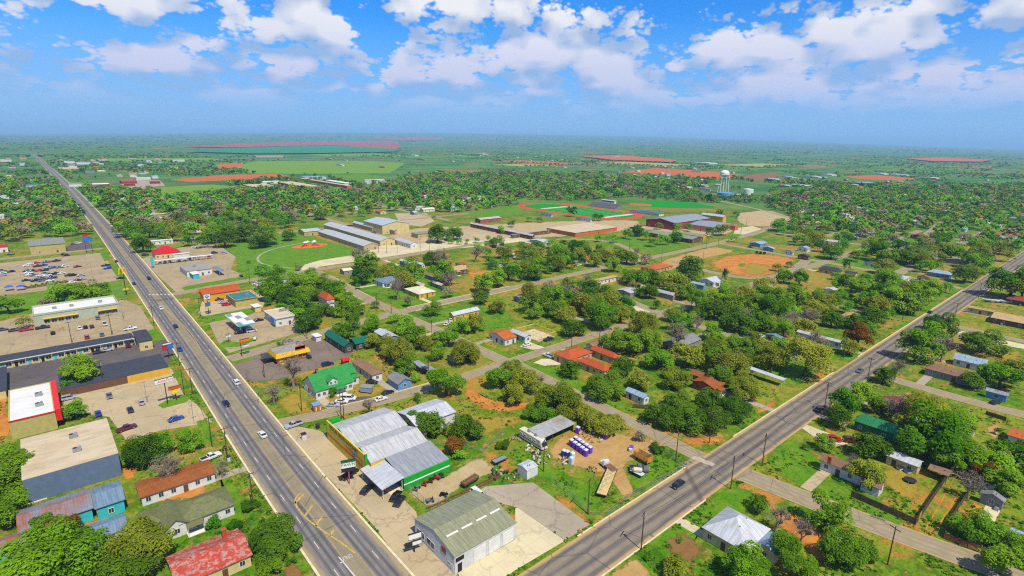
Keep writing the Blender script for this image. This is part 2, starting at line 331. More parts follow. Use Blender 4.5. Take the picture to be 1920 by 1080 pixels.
def roadmat(name, base, tracks, shoulder, lanes=2, centre=None):
    m, t, b, o = new_mat(name)
    s = nn(t, 'ShaderNodeSeparateXYZ'); t.links.new(uvs(t), s.inputs[0]); U, V = s.outputs[0], s.outputs[1]
    st = nn(t, 'ShaderNodeCombineXYZ'); t.links.new(math_(t, 'MULTIPLY', U, 14.0), st.inputs[0]); t.links.new(math_(t, 'MULTIPLY', V, 0.05), st.inputs[1])
    n1 = noise(t, 1.0, 5, 0.65, st.outputs[0]); n2 = noise(t, 0.25, 5, 0.65); n3 = noise(t, 3.0, 3, 0.6)
    ph = math_(t, 'FRACT', math_(t, 'MULTIPLY', U, float(lanes)))
    tr = math_(t, 'ABSOLUTE', math_(t, 'SUBTRACT', math_(t, 'ABSOLUTE', math_(t, 'SUBTRACT', ph, 0.5)), 0.24))
    trk = math_(t, 'MULTIPLY', ramp(t, tr, 0.03, 0.2, 1, 0), ramp(t, n1, 0.25, 0.65, 0.35, 1.0))
    col = mixc(t, ramp(t, n2, 0.3, 0.7), sc(base, 0.85), sc(base, 1.12)); col = mixc(t, math_(t, 'MULTIPLY', trk, 0.85), col, tracks)
    if centre:
        cc = math_(t, 'ABSOLUTE', math_(t, 'SUBTRACT', U, 0.5)); k = ramp(t, cc, 0.095, 0.107, 1, 0)
        cc2 = mixc(t, ramp(t, n2, 0.3, 0.75), sc(centre, 0.85), sc(centre, 1.1)); cc2 = mixc(t, ramp(t, n1, 0.5, 0.8, 0, 0.5), cc2, tracks)
        col = mixc(t, math_(t, 'MULTIPLY', k, 0.85), col, cc2)
    ed = math_(t, 'MINIMUM', U, math_(t, 'SUBTRACT', 1.0, U))
    col = mixc(t, ramp(t, math_(t, 'ADD', ed, math_(t, 'MULTIPLY', math_(t, 'SUBTRACT', n2, 0.5), 0.12)), 0.03, 0.11, 0.9, 0), col, shoulder)
    # worn cross patches and tar seams
    sv = nn(t, 'ShaderNodeTexVoronoi', feature='DISTANCE_TO_EDGE', i_Scale=0.06); t.links.new(pos(t), sv.inputs['Vector'])
    col = mixc(t, ramp(t, sv.outputs['Distance'], 0.003, 0.012, 0.5, 0), col, sc(tracks, 0.5))
    col = mixc(t, math_(t, 'MULTIPLY', n3, 0.22), col, sc(base, 0.6))
    setc(t, b, col, 0.9, 0.18); bump(t, b, n3, 0.15, 0.02); return m

M_GROUND = ground_mat()
M_SAND = soil('bare_tan_earth', C(196, 160, 100), C(178, 140, 84)); M_ORANGE = soil('orange_soil', C(212, 146, 66), C(184, 112, 50)); M_BROWN = soil('brown_soil', C(150, 104, 60), C(128, 104, 62))
M_REDF = soil('red_ploughed_soil', C(178, 94, 62), C(150, 84, 60), False, 0.2); M_ORF = soil('orange_ploughed_soil', C(206, 108, 44), C(182, 100, 50), False, 0.25)
M_TEALF = soil('young_crop_green', C(40, 130, 84), C(58, 140, 78), False, 0.15); M_GREENF = soil('mown_field_green', C(92, 146, 30), C(132, 156, 48), False, 0.3)
M_LAWN = soil('lush_lawn', C(62, 128, 12), C(120, 146, 34)); M_LAWNH = soil('trimmed_lawn', C(72, 134, 16), C(118, 146, 36), False, 0.5); M_TURF = soil('sports_turf', C(26, 138, 30), C(34, 148, 36), False, 0.1)
M_GRAVEL = soil('tan_gravel', C(196, 176, 132), C(176, 152, 108)); M_DRY = soil('dry_grass', C(148, 138, 40), C(176, 140, 60)); M_DARKY = soil('weedy_ground', C(70, 104, 20), C(100, 110, 40), True, 0.6)
M_CONC = paving('concrete_paving', C(192, 172, 134), 5.5, 0.4, 0.3, 0.6); M_CONC2 = paving('pale_concrete', C(214, 200, 160), 4.5, 0.25, 0.25, 0.65); M_LOT = paving('worn_lot_paving', C(176, 156, 120), 0, 0.5, 0.4, 0.55)
M_ASPH = paving('dark_asphalt', C(104, 96, 94), 0, 0.4, 0.4, 0.6); M_ASPH2 = paving('brownish_asphalt', C(134, 118, 104), 0, 0.5, 0.5, 0.55); M_STREETL = paving('lot_asphalt', C(176, 162, 138), 0, 0.4, 0.5, 0.6)
M_HWY = roadmat('highway_asphalt', C(132, 127, 122), C(82, 80, 84), C(178, 156, 116), 5, C(158, 144, 110))
M_AVE = roadmat('avenue_asphalt', C(146, 134, 114), C(92, 86, 88), C(198, 162, 104), 2); M_ST = roadmat('street_asphalt', C(166, 150, 118), C(150, 136, 110), C(186, 158, 102), 2)
M_KERB = plain('kerb_concrete', C(220, 206, 166), 0.9, 0.12, 0.8); M_WHITE = plain('white_road_paint', C(206, 200, 188), 0.8, 0.2, 3.0); M_YEL = plain('yellow_road_paint', C(196, 162, 84), 0.8, 0.3, 2.0)
M_PALEF = soil('straw_field', C(176, 166, 98), C(150, 156, 84), False, 0.25)
def inside_poly(x, y, q):
    r = False
    for i in range(len(q)):
        (x0, y0), (x1, y1) = q[i], q[(i + 1) % len(q)]
        if (y0 > y) != (y1 > y) and x < (x1 - x0) * (y - y0) / (y1 - y0) + x0: r = not r
    return r
M_TRACK = soil('red_track_surface', C(212, 84, 54), C(200, 74, 48), False, 0.1)

# ------------------------------------------------------------------ ground sheets
g = MB(); N = 120
rings = [0, 300, 900, 2500, 3500, 4500, 5500, 6500, 7500, 8500, 10000, 11500, 13000, 14500, 16000, 18000, 20000, 22000, 24000, 30000, 59000]
def gp(r, t): x, y = r * math.cos(t), r * math.sin(t); return (x, y, terrain(x, y))
for a, b_ in zip(rings[:-1], rings[1:]):
    for k in range(N):
        t0, t1 = 2 * math.pi * k / N, 2 * math.pi * (k + 1) / N
        g.poly([gp(a, t0), gp(b_, t0), gp(b_, t1), gp(a, t1)] if a else [(0, 0, 0), gp(b_, t0), gp(b_, t1)])
struct(link('ground', g.mesh('ground', [M_GROUND])), 'green plain of lawns, dry grass and brush reaching the horizon')

def sheet(name, label, pts, m, z, soft=0.0, world=False, block=True, cat='ground', parent=None):
    P = [Vector((p[0], p[1], z)) if world else at(p[0], p[1], 0) for p in pts]
    for p in P: p.z = z + (0 if world else terrain(p.x, p.y) + min(30.0, max(0.0, math.hypot(p.x, p.y) - 3500) * .004))
    if block: BLOCKP.append([(p.x, p.y) for p in P])
    if soft > .9 and m in (M_LAWN, M_SAND, M_ORANGE, M_BROWN, M_GRAVEL, M_DRY, M_DARKY): soft = max(4.0, soft * 1.8)
    mb = MB()
    if soft:
        # round the outline, then an inner ring so that the edge can break up into the grass
        Q = []
        for i in range(len(P)):
            a, b_ = P[i], P[(i + 1) % len(P)]; Q += [a.lerp(b_, 0.17), a.lerp(b_, 0.5), a.lerp(b_, 0.83)]
        P = Q; c = sum(P, Vector()) / len(P); c.z = z
        I = [c + (p - c) * max(0.2, 1 - soft / max((p - c).length, 0.1)) for p in P]; n = len(P)
        for i in range(n): mb.poly([P[i], P[(i + 1) % n], I[(i + 1) % n], I[i]])
        for i in range(n): mb.poly([I[i], I[(i + 1) % n], c])
        me = mb.mesh(name, [m]); at_ = me.attributes.new('Edge', 'FLOAT', 'POINT'); at_.data.foreach_set('value', [0, 0, 1, 1] * n + [1, 1, 1] * n)
    elif max(p.z for p in P) > 2:                    # far field: drape it over the rise in small pieces
        c = sum(P, Vector()) / len(P); R_ = []
        for i in range(len(P)): R_ += [P[i].lerp(P[(i + 1) % len(P)], k / 8) for k in range(8)]
        def dr(p): return Vector((p.x, p.y, terrain(p.x, p.y) + 6.0))
        for i in range(len(R_)):
            for j in range(6):
                a, b_, c1, d1_ = [c.lerp(q, f) for q, f in ((R_[i], j / 6), (R_[i], (j + 1) / 6), (R_[(i + 1) % len(R_)], (j + 1) / 6), (R_[(i + 1) % len(R_)], j / 6))]
                mb.poly([dr(a), dr(b_), dr(c1), dr(d1_)])
        me = mb.mesh(name, [m])
    else:
        mb.poly(P); me = mb.mesh(name, [m])
        if m in (M_LAWN, M_SAND, M_ORANGE, M_BROWN, M_GRAVEL, M_DRY, M_DARKY):
            at_ = me.attributes.new('Edge', 'FLOAT', 'POINT'); at_.data.foreach_set('value', [1.0] * len(me.vertices))
    o = link(name, me, parent)
    if parent is None: struct(o, label, cat)
    return o
def resample(pts, step):
    pts = [Vector((p[0], p[1], 0)) for p in pts]; out = []
    for p1, p2 in zip(pts[:-1], pts[1:]):
        k = max(1, int((p2 - p1).length / step)); out += [p1.lerp(p2, j / k) for j in range(k)]
    out.append(pts[-1])
    for _ in range(14): out = [out[0]] + [(out[i - 1] + out[i] * 2 + out[i + 1]) / 4 for i in range(1, len(out) - 1)] + [out[-1]]
    return out
def offset(line, d):
    out = []
    for i, p in enumerate(line):
        a, b_ = line[max(i - 1, 0)], line[min(i + 1, len(line) - 1)]; t = (b_ - a).normalized()
        out.append(p + Vector((t.y, -t.x, 0)) * d)
    return out
ROADS = []
def strip(name, L, R, z, m, parent=None, h=0.0, step_u=(0, 1)):
    mb = MB(); v = 0.0
    for i in range(len(L) - 1):
        v2 = v + (L[i + 1] - L[i]).length
        a, b_, c, d = [Vector((p.x, p.y, z + h)) for p in (L[i], R[i], R[i + 1], L[i + 1])]
        mb.poly([a, b_, c, d], 0, [(step_u[0], v), (step_u[1], v), (step_u[1], v2), (step_u[0], v2)])
        if h:
            for p, q in ((d, a), (b_, c)):
                mb.poly([p, q, q - Vector((0, 0, h)), p - Vector((0, 0, h))])
        v = v2
    return link(name, mb.mesh(name, [m]), parent)
def road(name, label, pts, width, m, z, kerbs=(), px=False, kw=0.35, step=9):
    if px: pts = [at(*p) for p in pts]
    ln = resample(pts, step); L, R = offset(ln, -width / 2), offset(ln, width / 2)
    o = struct(strip(name, L, R, z, m), label, 'road')
    for i in range(len(ln) - 1): ROADS.append((ln[i], ln[i + 1], width / 2))
    for side, i0, i1 in kerbs:                       # side -1/+1, from and to distance along the line
        acc = 0; sel = []
        for i, p in enumerate(ln):
            if i: acc += (p - ln[i - 1]).length
            if i0 <= acc <= i1: sel.append(i)
        if len(sel) > 1:
            ll = [ln[i] for i in sel]
            strip('kerb', offset(ll, side * width / 2), offset(ll, side * (width / 2 + kw)), z - 0.05, M_KERB, o, 0.17)
    return o, ln
HW = [(43, -40), (43.2, 100), (43.6, 150), (45, 200), (46.8, 250), (49.3, 360), (52.1, 480), (55, 620), (58.2, 850), (60.6, 1080), (61.8, 1300), (62.4, 2000), (61.5, 3300)]
hwy, hln = road('highway', 'five-lane grey highway running from the bottom edge to the horizon', HW, 15.2, M_HWY, 0.12, [(-1, 0, 2000), (1, 0, 2000)], kw=0.55, step=12)
ave, aln = road('avenue', 'two-lane grey avenue with tan shoulders crossing the lower right', [(51, 69.5), (300, 69.2), (700, 68.5), (1500, 70)], 11.8, M_AVE, 0.10, [(-1, 36, 86), (-1, 106, 198), (-1, 215, 420), (1, 10, 74)])
GR = []
def st(label, pts, w=6.5, z=0.08, px=False, kerbs=(), m=None):
    o, ln = road('street', label, pts, w, m or M_ST, z, kerbs, px); GR.append(o); return o
st('tan side street beside the pawn shop heading to the orange-roofed house', [(51.5, 176.5), (70, 170), (90, 168.3), (290, 169.5)], 6.6, kerbs=[(-1, 12, 60)])
st('grey side street passing the yellow restaurant and the gas station toward the school', [(55, 246), (80, 251), (110, 257), (145, 262), (230, 262), (330, 265), (470, 267), (560, 274), (640, 286), (760, 302)], 8.0, 0.085, kerbs=[(-1, 95, 180), (1, 95, 180)])
st('street running past the school playground beside the drive-in lots', [(58, 374), (110, 386), (150, 386), (220, 391), (330, 403)], 8.0, 0.085)
st('narrow street joining the school corner to the dirt track crossing', [(148.5, 382), (145.5, 322), (142, 275), (145, 249), (145.2, 172)], 7.0, 0.075, kerbs=[(1, 10, 90), (-1, 10, 90)])
st('tan cross street meeting the avenue by the bare-branched corner', [(143.8, 66), (145.3, 45), (148, 23.6), (154, 3.9), (158, -14)], 8.0, 0.075)
st('narrow lane between the portable toilet yard and the oak grove', [(147.3, 165), (145.5, 146), (145.5, 112), (142.8, 90), (142.5, 74)], 6.0, 0.075)
st('long side street crossing the residential blocks beyond the orange dirt lot', [(495, 274), (488.5, 235), (484, 189), (483, 155), (478, 116), (467, 76)], 7.0, 0.075)
st('concrete side street between the oaks and the white carport', [(272, 222), (255, 169), (254, 138), (253.8, 102), (248.5, 77)], 6.5, 0.075)
st('diagonal road past the gravel lot toward the water tower', [(1004, 653), (896, 508), (844, 443), (797, 367), (724, 287)], 7.0, 0.075)
st('side street right of the avenue beside the tan ranch house', [(363, 64), (363.5, 45), (361, 30), (356, -20)], 7.0, 0.075)
st('curving pale drive in front of the brown-roofed houses', [(257, 62), (252, 52), (248.6, 43.4), (251, 29), (256, 17), (262, -6)], 7.0, 0.075)
st('curved street round the lower edge of the orange dirt lot', [(1262, 490), (1326, 511), (1381, 526), (1415, 533), (1440, 531), (1465, 519), (1500, 500), (1512, 488)], 7.5, 0.078, True)
st('lane running right from the curved street between hedges', [(1438, 535), (1487, 546), (1530, 559), (1575, 572), (1640, 590)], 5.5, 0.072, True)
st('concrete school drive curving across the lawn to the yellow-walled wing', [(1042, 449), (1100, 446), (1150, 451), (1185, 468), (1200, 482)], 6.5, 0.072, True)
st('street left of the highway below the tan warehouse', [(-30, 489), (60, 480), (130, 473), (192, 466)], 8.0, 0.078, True)
st('pale footpath looping round the school playing lawn', [(566, 504), (520, 510), (482, 502), (468, 488), (476, 476), (510, 464), (548, 457), (590, 452)], 1.7, 0.07, True, m=M_STREETL)
st('far lane between the houses right of the gravel lot', [(1640, 400), (1683, 386), (1730, 372)], 7, 0.07, True)
st('pale lane climbing between houses beyond the maroon roof', [(1690, 468), (1735, 440), (1770, 414), (1800, 404)], 6, 0.07, True)
st('pale street beyond the light blue house near the avenue', [(1625, 505), (1700, 519), (1745, 530), (1790, 541)], 6.0, 0.068, True)

for lab, pts in (('distant street crossing the blocks right of the orange lot', [(290, 169.5), (470, 169), (760, 172)]), ('distant street running between roofs beyond the light blue house', [(600, 76), (598, 170), (604, 262)]), ('farther distant street between roofs near the right edge', [(722, 76), (720, 170), (724, 270)]), ('far cross street beyond the maroon roof', [(484, 118), (600, 120), (860, 124)]), ('far cross street close to the right picture edge', [(600, 222), (740, 226), (900, 230)]), ('street north of the school running through the tree belt', [(150, 520), (151, 600), (152, 700)]), ('street through the tree belt behind the school gym', [(258, 470), (262, 600), (266, 760)]), ('cross street in the tree belt beyond the drive-in', [(72, 560), (150, 562), (300, 570), (430, 580)]), ('farther cross street in the tree belt', [(74, 660), (152, 662), (300, 668), (480, 680)]), ('street through the far tree belt behind the long school', [(372, 540), (376, 640), (380, 800)])):
    st(lab, pts, 7.5, 0.066)
# painted markings on the highway: each dash is a piece of its own
def paint(name, pts, m, parent, z=0.135):
    mb = MB(); mb.poly([Vector((p.x, p.y, z)) for p in pts]); return link(name, mb.mesh(name, [m]), parent)
dash = MB(); dash.poly([(-0.085, -1.6, 0), (0.085, -1.6, 0), (0.085, 1.6, 0), (-0.085, 1.6, 0)]); dash_me = dash.mesh('lane_dash', [M_WHITE])
def on_line(ln, dist):
    acc = 0
    for i in range(len(ln) - 1):
        s_ = (ln[i + 1] - ln[i]).length
        if acc + s_ >= dist:
            t = (ln[i + 1] - ln[i]).normalized(); return ln[i] + t * (dist - acc), t
        acc += s_
    return ln[-1], Vector((0, 1, 0))
for k in range(46):
    p, t = on_line(hln, 118 + k * 11.5)
    for off in (-4.55, 4.55):
        q = p + Vector((t.y, -t.x, 0)) * off
        link('lane_dash', dash_me, hwy, (q.x, q.y, 0.135), -math.atan2(t.x, t.y))
seg = [p for p in hln if 60 < p.y < 900]
for off in (-1.55, 1.55): strip('yellow_line', offset(seg, off - 0.05), offset(seg, off + 0.05), 0.132, M_YEL, hwy)
def pxp(l): return [at(*p) for p in l]
# painted island and turn-lane markings
isl = resample([tuple(at(*p)[:2]) for p in ((564, 925), (556, 925), (548, 929), (546, 934), (553, 948), (563, 962), (578, 978), (601, 993), (628, 1010), (652, 1026), (666, 1038))], 1.2)
strip('island_outline', offset(isl, -.2), offset(isl, .2), 0.137, M_YEL, hwy)
for a, b_ in (((553, 944), (569, 928)), ((572, 968), (586, 948)), ((592, 987), (604, 970)), ((619, 1004), (626, 995))):
    A, B = at(*a), at(*b_); n = Vector((0.0, 1.0, 0)); paint('island_bar', [A - n * .38, B - n * .38, B + n * .38, A + n * .38], M_YEL, hwy, 0.137)
paint('turn_lane_line', pxp([(634, 1045), (637, 1045), (668, 1082), (664, 1082)]), M_WHITE, hwy)
sw = resample([tuple(at(*p)[:2]) for p in ((301, 570), (318, 589), (336, 603), (354, 619), (366, 637), (376, 655))], 3)
strip('turn_lane_curve', offset(sw, -.13), offset(sw, .13), 0.137, M_YEL, hwy)
for k in range(7):
    a = at(281 + k * 7.2, 552.5 - k * 0.0); paint('crosswalk_bar', [a + Vector((-0.5, -1.3, 0)), a + Vector((0.3, -1.3, 0)), a + Vector((0.3, 1.3, 0)), a + Vector((-0.5, 1.3, 0))], M_WHITE, hwy)
def text(name, body, size, m, parent, loc, rot, ext=0.01, align='CENTER', shear=0.0, xs=1.0):
    c = bpy.data.curves.new(name, 'FONT'); c.body = body; c.size = size; c.extrude = ext; c.align_x = align; c.align_y = 'CENTER'; c.shear = shear
    c.materials.append(m); c.resolution_u = 2
    tmp = bpy.data.objects.new('tmp', c); me = bpy.data.meshes.new_from_object(tmp); bpy.data.objects.remove(tmp)
    if not me.materials: me.materials.append(m)
    o = link(name, me, parent, loc); o.rotation_euler = rot; o.scale = (xs, 1, 1)
    return o
p = at(650, 1046); text('lane_lettering', 'ONLY', 2.1, M_WHITE, hwy, (p.x + .1, p.y, 0.14), (0, 0, math.pi), 0.002, xs=0.42)
ar = at(643, 1048)
for q in ([(-.07, -1.3), (.07, -1.3), (.07, 1.2), (-.07, 1.2)], [(0, -1.3), (.0, -1.0), (-.5, -.7), (-.5, -1.1)]):
    paint('turn_arrow', [ar + Vector((x - .55, y, 0)) for x, y in q], M_WHITE, hwy, 0.139)
# pale stop line and crossing wear at the avenue junction
sheet('pale_patch', '', [(1288, 858), (1300, 852), (1352, 872), (1340, 880)], soil('worn_pale_patch', C(196, 184, 156), C(170, 156, 128)), 0.112, 2.0, parent=ave, block=False)

# ------------------------------------------------------------------ lots, lawns, dirt and fields
PAVED = []
def lot(label, pts, m, z=0.05, soft=0.0, name='paved_lot', **k):
    if m in (M_CONC, M_CONC2, M_LOT, M_ASPH, M_ASPH2, M_STREETL, M_GRAVEL, M_ORF, M_REDF, M_TEALF, M_SAND): PAVED.append([tuple(at(*p)[:2]) for p in pts])
    return sheet(name, label, pts, m, z, soft, **k)
lot('grey store parking lot full of cars by the grass strip', [(-60, 500), (60, 487), (192, 474), (226, 525), (160, 536), (60, 548), (-60, 560)], M_LOT)
lot('tan fast food lot around the long white-roofed restaurant', [(-60, 618), (60, 588), (232, 562), (262, 574), (300, 635), (286, 645), (240, 640), (100, 665), (-60, 690)], M_LOT, 0.054)
lot('dark asphalt motel courtyard', [(-40, 705), (40, 684), (240, 645), (322, 634), (328, 655), (312, 690), (200, 712), (90, 735), (-40, 745)], M_ASPH, 0.062)
lot('tan concrete lot in front of the auto parts stores', [(120, 735), (205, 712), (308, 690), (322, 692), (345, 742), (368, 758), (398, 792), (300, 808), (238, 828), (205, 782), (120, 770)], M_CONC, 0.058)
lot('concrete lots round the red-roofed drive-in', [(262, 486), (330, 466), (400, 452), (442, 482), (432, 505), (465, 520), (345, 546), (330, 548)], M_LOT, 0.054)
lot('tan lot beside the orange taqueria', [(372, 588), (380, 562), (470, 543), (500, 560), (492, 577), (400, 600)], M_CONC, 0.052)
lot('gas station forecourt', [(392, 606), (420, 598), (500, 584), (545, 590), (580, 612), (560, 624), (430, 662), (408, 640)], M_LOT, 0.056)
lot('brown asphalt lot round the yellow restaurant', [(424, 690), (448, 668), (600, 634), (664, 664), (600, 690), (520, 712), (466, 716)], M_ASPH2, 0.056)
lot('stained concrete forecourt between the highway and the pawn shop', [(512, 806), (560, 800), (600, 808), (622, 822), (690, 896), (742, 922), (780, 960), (792, 1000), (858, 1076), (845, 1100), (786, 1100), (700, 985), (560, 838)], M_CONC, 0.06)
lot('tan gravel yard with machines beside the pawn shop', [(742, 926), (845, 880), (905, 852), (940, 880), (880, 912), (800, 958)], M_GRAVEL, 0.045, 1.0, 'gravel_yard')
lot('pale concrete apron in front of the garage doors', [(858, 1074), (966, 1012), (966, 954), (970, 952), (1060, 1014), (965, 1070), (930, 1096), (870, 1096)], M_CONC2, 0.066)
lot('worn grey asphalt yard behind the garage', [(880, 930), (912, 912), (1000, 905), (1060, 950), (1106, 984), (1060, 1013), (970, 952)], M_STREETL, 0.063, name='paved_yard')
lot('tan dirt yard with the portable toilets', [(1010, 852), (1042, 818), (1088, 806), (1172, 808), (1262, 828), (1236, 850), (1190, 866), (1176, 890), (1196, 935), (1170, 938), (1140, 900), (1080, 880)], M_SAND, 0.045, 2.5, 'dirt_yard')
lot('orange dirt track curving behind the pawn shop', [(862, 728), (880, 728), (905, 745), (960, 757), (1012, 754), (1014, 764), (940, 777), (892, 768), (866, 742)], M_ORANGE, 0.04, 1.0, 'dirt_track')
lot('dry orange grass behind the pawn shop trees', [(868, 778), (1005, 772), (985, 800), (890, 830), (872, 800)], M_DRY, 0.032, 6, 'dry_grass', block=False)
lot('weedy dark green ground round the toilet yard', [(950, 830), (1000, 845), (1060, 880), (1110, 905), (1155, 945), (1110, 975), (1050, 930), (990, 890), (950, 860)], M_LAWN, 0.03, 3, 'weeds', block=False)
lot('weedy green corner yard by the avenue junction', [(1180, 862), (1240, 842), (1282, 872), (1262, 890), (1190, 925), (1172, 905)], M_LAWN, 0.034, 2, 'weeds', block=False)
lot('lush green lawn at the avenue corner', [(1222, 1000), (1360, 912), (1400, 910), (1460, 950), (1400, 965), (1310, 985), (1290, 1035), (1200, 1030)], M_LAWN, 0.03, 2, 'lawn', block=False)
lot('brown bare soil by the white hip-roofed house', [(1225, 1005), (1275, 985), (1320, 1010), (1345, 1050), (1290, 1072), (1240, 1045)], M_BROWN, 0.036, 5, 'bare_soil', block=False)
lot('orange soil under the dead tree beside the cross street', [(1440, 940), (1500, 955), (1560, 1000), (1600, 1060), (1540, 1080), (1490, 1010), (1445, 985)], M_ORANGE, 0.034, 4, 'bare_soil', block=False)
lot('bright green lawn with the mulch patch right of the avenue', [(1420, 860), (1470, 815), (1530, 850), (1600, 925), (1720, 985), (1690, 998), (1560, 940), (1470, 900)], M_LAWN, 0.03, 2, 'lawn', block=False)
lot('worn brown back yard inside the wooden fence', [(1640, 870), (1690, 868), (1745, 900), (1735, 960), (1680, 940), (1640, 915)], M_DRY, 0.034, 5, 'worn_lawn', block=False)
for a, b_ in (((1790, 895), (1730, 1002)), ((1801, 918), (1745, 1010))):
    A, B = at(*a), at(*b_); n = Vector((1, 0.25, 0)).normalized() * 0.75
    sheet('wheel_rut', 'orange wheel rut along the fenced dirt drive, ' + ('beside the longer fence' if a[0] == 1790 else 'farther from the long fence'), [(A - n)[:2], (B - n)[:2], (B + n)[:2], (A + n)[:2]], M_ORANGE, 0.045, 0.25, True, False)
lot('orange soil fan where the fenced drive meets the street', [(1715, 995), (1755, 998), (1760, 1030), (1712, 1020)], M_ORANGE, 0.042, 2, 'bare_soil', block=False)
lot('red-brown soil in front of the oak grove at the junction', [(1268, 822), (1310, 815), (1362, 820), (1362, 832), (1330, 838), (1290, 836)], M_ORANGE, 0.034, 1.5, 'bare_soil', block=False)
lot('orange dirt parking along the side of the oak grove', [(1408, 778), (1440, 752), (1462, 752), (1440, 775)], M_ORANGE, 0.034, 1.5, 'bare_soil', block=False)
lot('driveway with the parked red car', [(1500, 800), (1512, 796), (1578, 822), (1590, 832), (1570, 838), (1530, 822)], M_CONC2, 0.04, name='driveway')
lot('green lawn in front of the orange-roofed ranch house', [(985, 682), (1035, 690), (1090, 705), (1130, 740), (1200, 775), (1150, 768), (1060, 722), (1000, 700)], M_LAWN, 0.03, 2, 'lawn', block=False)
lot('pale concrete drive by the white truck', [(1000, 680), (1016, 673), (1055, 672), (1050, 684), (1020, 686)], M_CONC2, 0.045, name='driveway')
lot('concrete drive by the orange tile house', [(974, 650), (990, 640), (1022, 652), (1000, 656)], M_CONC2, 0.045, name='driveway')
lot('gravel patch beside the timber frame', [(1018, 650), (1045, 640), (1070, 640), (1050, 655)], M_ORANGE, 0.034, 2, 'bare_soil', block=False)
lot('green yard with the brick-walled white house', [(560, 745), (700, 720), (740, 720), (720, 745), (610, 772), (575, 770)], M_DRY, 0.028, 4, 'worn_lawn', block=False)
lot('asphalt parking pad with the white van', [(612, 768), (640, 752), (660, 745), (700, 742), (680, 765), (640, 778)], M_ASPH, 0.04, 1.0, 'parking_pad')
lot('orange dry grass in front of the green-roofed house', [(500, 745), (560, 730), (590, 760), (600, 775), (540, 785), (520, 770)], M_DRY, 0.03, 4, 'worn_lawn', block=False)
lot('green corner lawn of the cream house', [(705, 553), (760, 545), (820, 552), (850, 562), (760, 580), (742, 578)], M_LAWN, 0.03, 1.5, 'lawn', block=False)
lot('bright lawn between the light blue house and the street', [(640, 520), (700, 530), (745, 545), (690, 552), (660, 536)], M_LAWN, 0.03, 1.5, 'lawn', block=False)
lot('orange dirt yard with scattered wrecks', [(872, 510), (905, 505), (935, 508), (948, 522), (920, 528), (880, 526)], M_ORANGE, 0.036, 3, 'dirt_yard')
lot('orange bare soil beside the grey mobile home', [(830, 522), (850, 520), (862, 532), (840, 534)], M_ORANGE, 0.034, 3, 'bare_soil', block=False)
lot('lawn behind the white metal house with yellow walls', [(880, 590), (930, 585), (950, 605), (900, 615), (880, 605)], M_LAWN, 0.03, 2, 'lawn', block=False)
lot('green lawn in front of the orange tile house', [(880, 640), (915, 645), (960, 665), (975, 672), (930, 670), (890, 655)], M_LAWN, 0.03, 2, 'lawn', block=False)
lot('lush green strip between the store lot and the fast food lot', [(-40, 566), (60, 552), (140, 541), (228, 528), (238, 556), (150, 566), (60, 586), (-40, 606)], M_LAWNH, 0.03, name='lawn', block=False)
lot('lush lawn left of the school behind the drive-in', [(420, 462), (470, 446), (560, 436), (598, 446), (520, 452), (470, 470), (440, 480)], M_LAWNH, 0.028, name='lawn', block=False)
lot('green verge along the drive-in lots', [(452, 492), (470, 506), (560, 506), (480, 520), (440, 500)], M_LAWNH, 0.028, name='lawn', block=False)
lot('green lawns round the cream-roofed house', [(650, 516), (720, 505), (800, 520), (860, 545), (880, 560), (760, 582), (700, 560)], M_LAWN, 0.024, 3, 'lawn', block=False)
lot('green lawns behind the white-roofed yellow house', [(765, 592), (860, 570), (960, 580), (970, 612), (900, 625), (820, 612)], M_LAWN, 0.024, 3, 'lawn', block=False)
lot('green yards beyond the orange dirt lot', [(1500, 492), (1600, 500), (1700, 515), (1720, 500), (1620, 478), (1540, 470)], M_LAWN, 0.024, 4, 'lawn', block=False)
lot('green yards left of the avenue beside the long mobile home', [(1420, 640), (1500, 640), (1600, 660), (1540, 700), (1480, 735), (1420, 690)], M_LAWN, 0.024, 4, 'lawn', block=False)
# school grounds
lot('worn pale ground between the school buildings', [(690, 452), (760, 428), (860, 424), (960, 418), (1060, 414), (1200, 412), (1210, 425), (1160, 436), (1040, 446), (900, 452), (780, 462)], M_GRAVEL, 0.036, 6, 'school_yard', block=True)
lot('worn pale ground beside the maroon school hall', [(1160, 428), (1230, 418), (1300, 425), (1390, 420), (1376, 438), (1320, 446), (1240, 440)], M_GRAVEL, 0.036, 4, 'school_yard', block=False)
lot('green school playing lawn with the playground', [(430, 470), (500, 448), (555, 440), (600, 448), (680, 472), (640, 484), (590, 496), (570, 504), (520, 508), (470, 505), (452, 490)], M_LAWNH, 0.03, name='school_lawn')
lot('concrete bus loop in front of the school wings', [(560, 508), (572, 496), (600, 488), (690, 474), (700, 462), (800, 456), (900, 450), (1000, 444), (1002, 450), (905, 462), (800, 470), (745, 479), (600, 500), (580, 512)], M_CONC2, 0.048)
lot('pale lot between the school wings', [(760, 470), (800, 440), (875, 432), (960, 445), (900, 455)], M_CONC, 0.044)
lot('worn lot behind the school gym', [(740, 400), (800, 400), (815, 415), (790, 425), (750, 420)], M_CONC, 0.044)
lot('large pale dirt parking lot beside the school', [(1376, 400), (1440, 393), (1496, 410), (1482, 424), (1400, 425), (1380, 415)], M_GRAVEL, 0.04, 4, 'dirt_lot')
lot('paved lot by the orange brick school block', [(1380, 428), (1410, 424), (1440, 432), (1410, 442), (1375, 438)], M_CONC2, 0.05)
lot('pale dirt strip along the orange lot', [(1222, 500), (1255, 482), (1340, 462), (1385, 470), (1320, 486), (1270, 505)], M_SAND, 0.04, 3, 'dirt_strip')
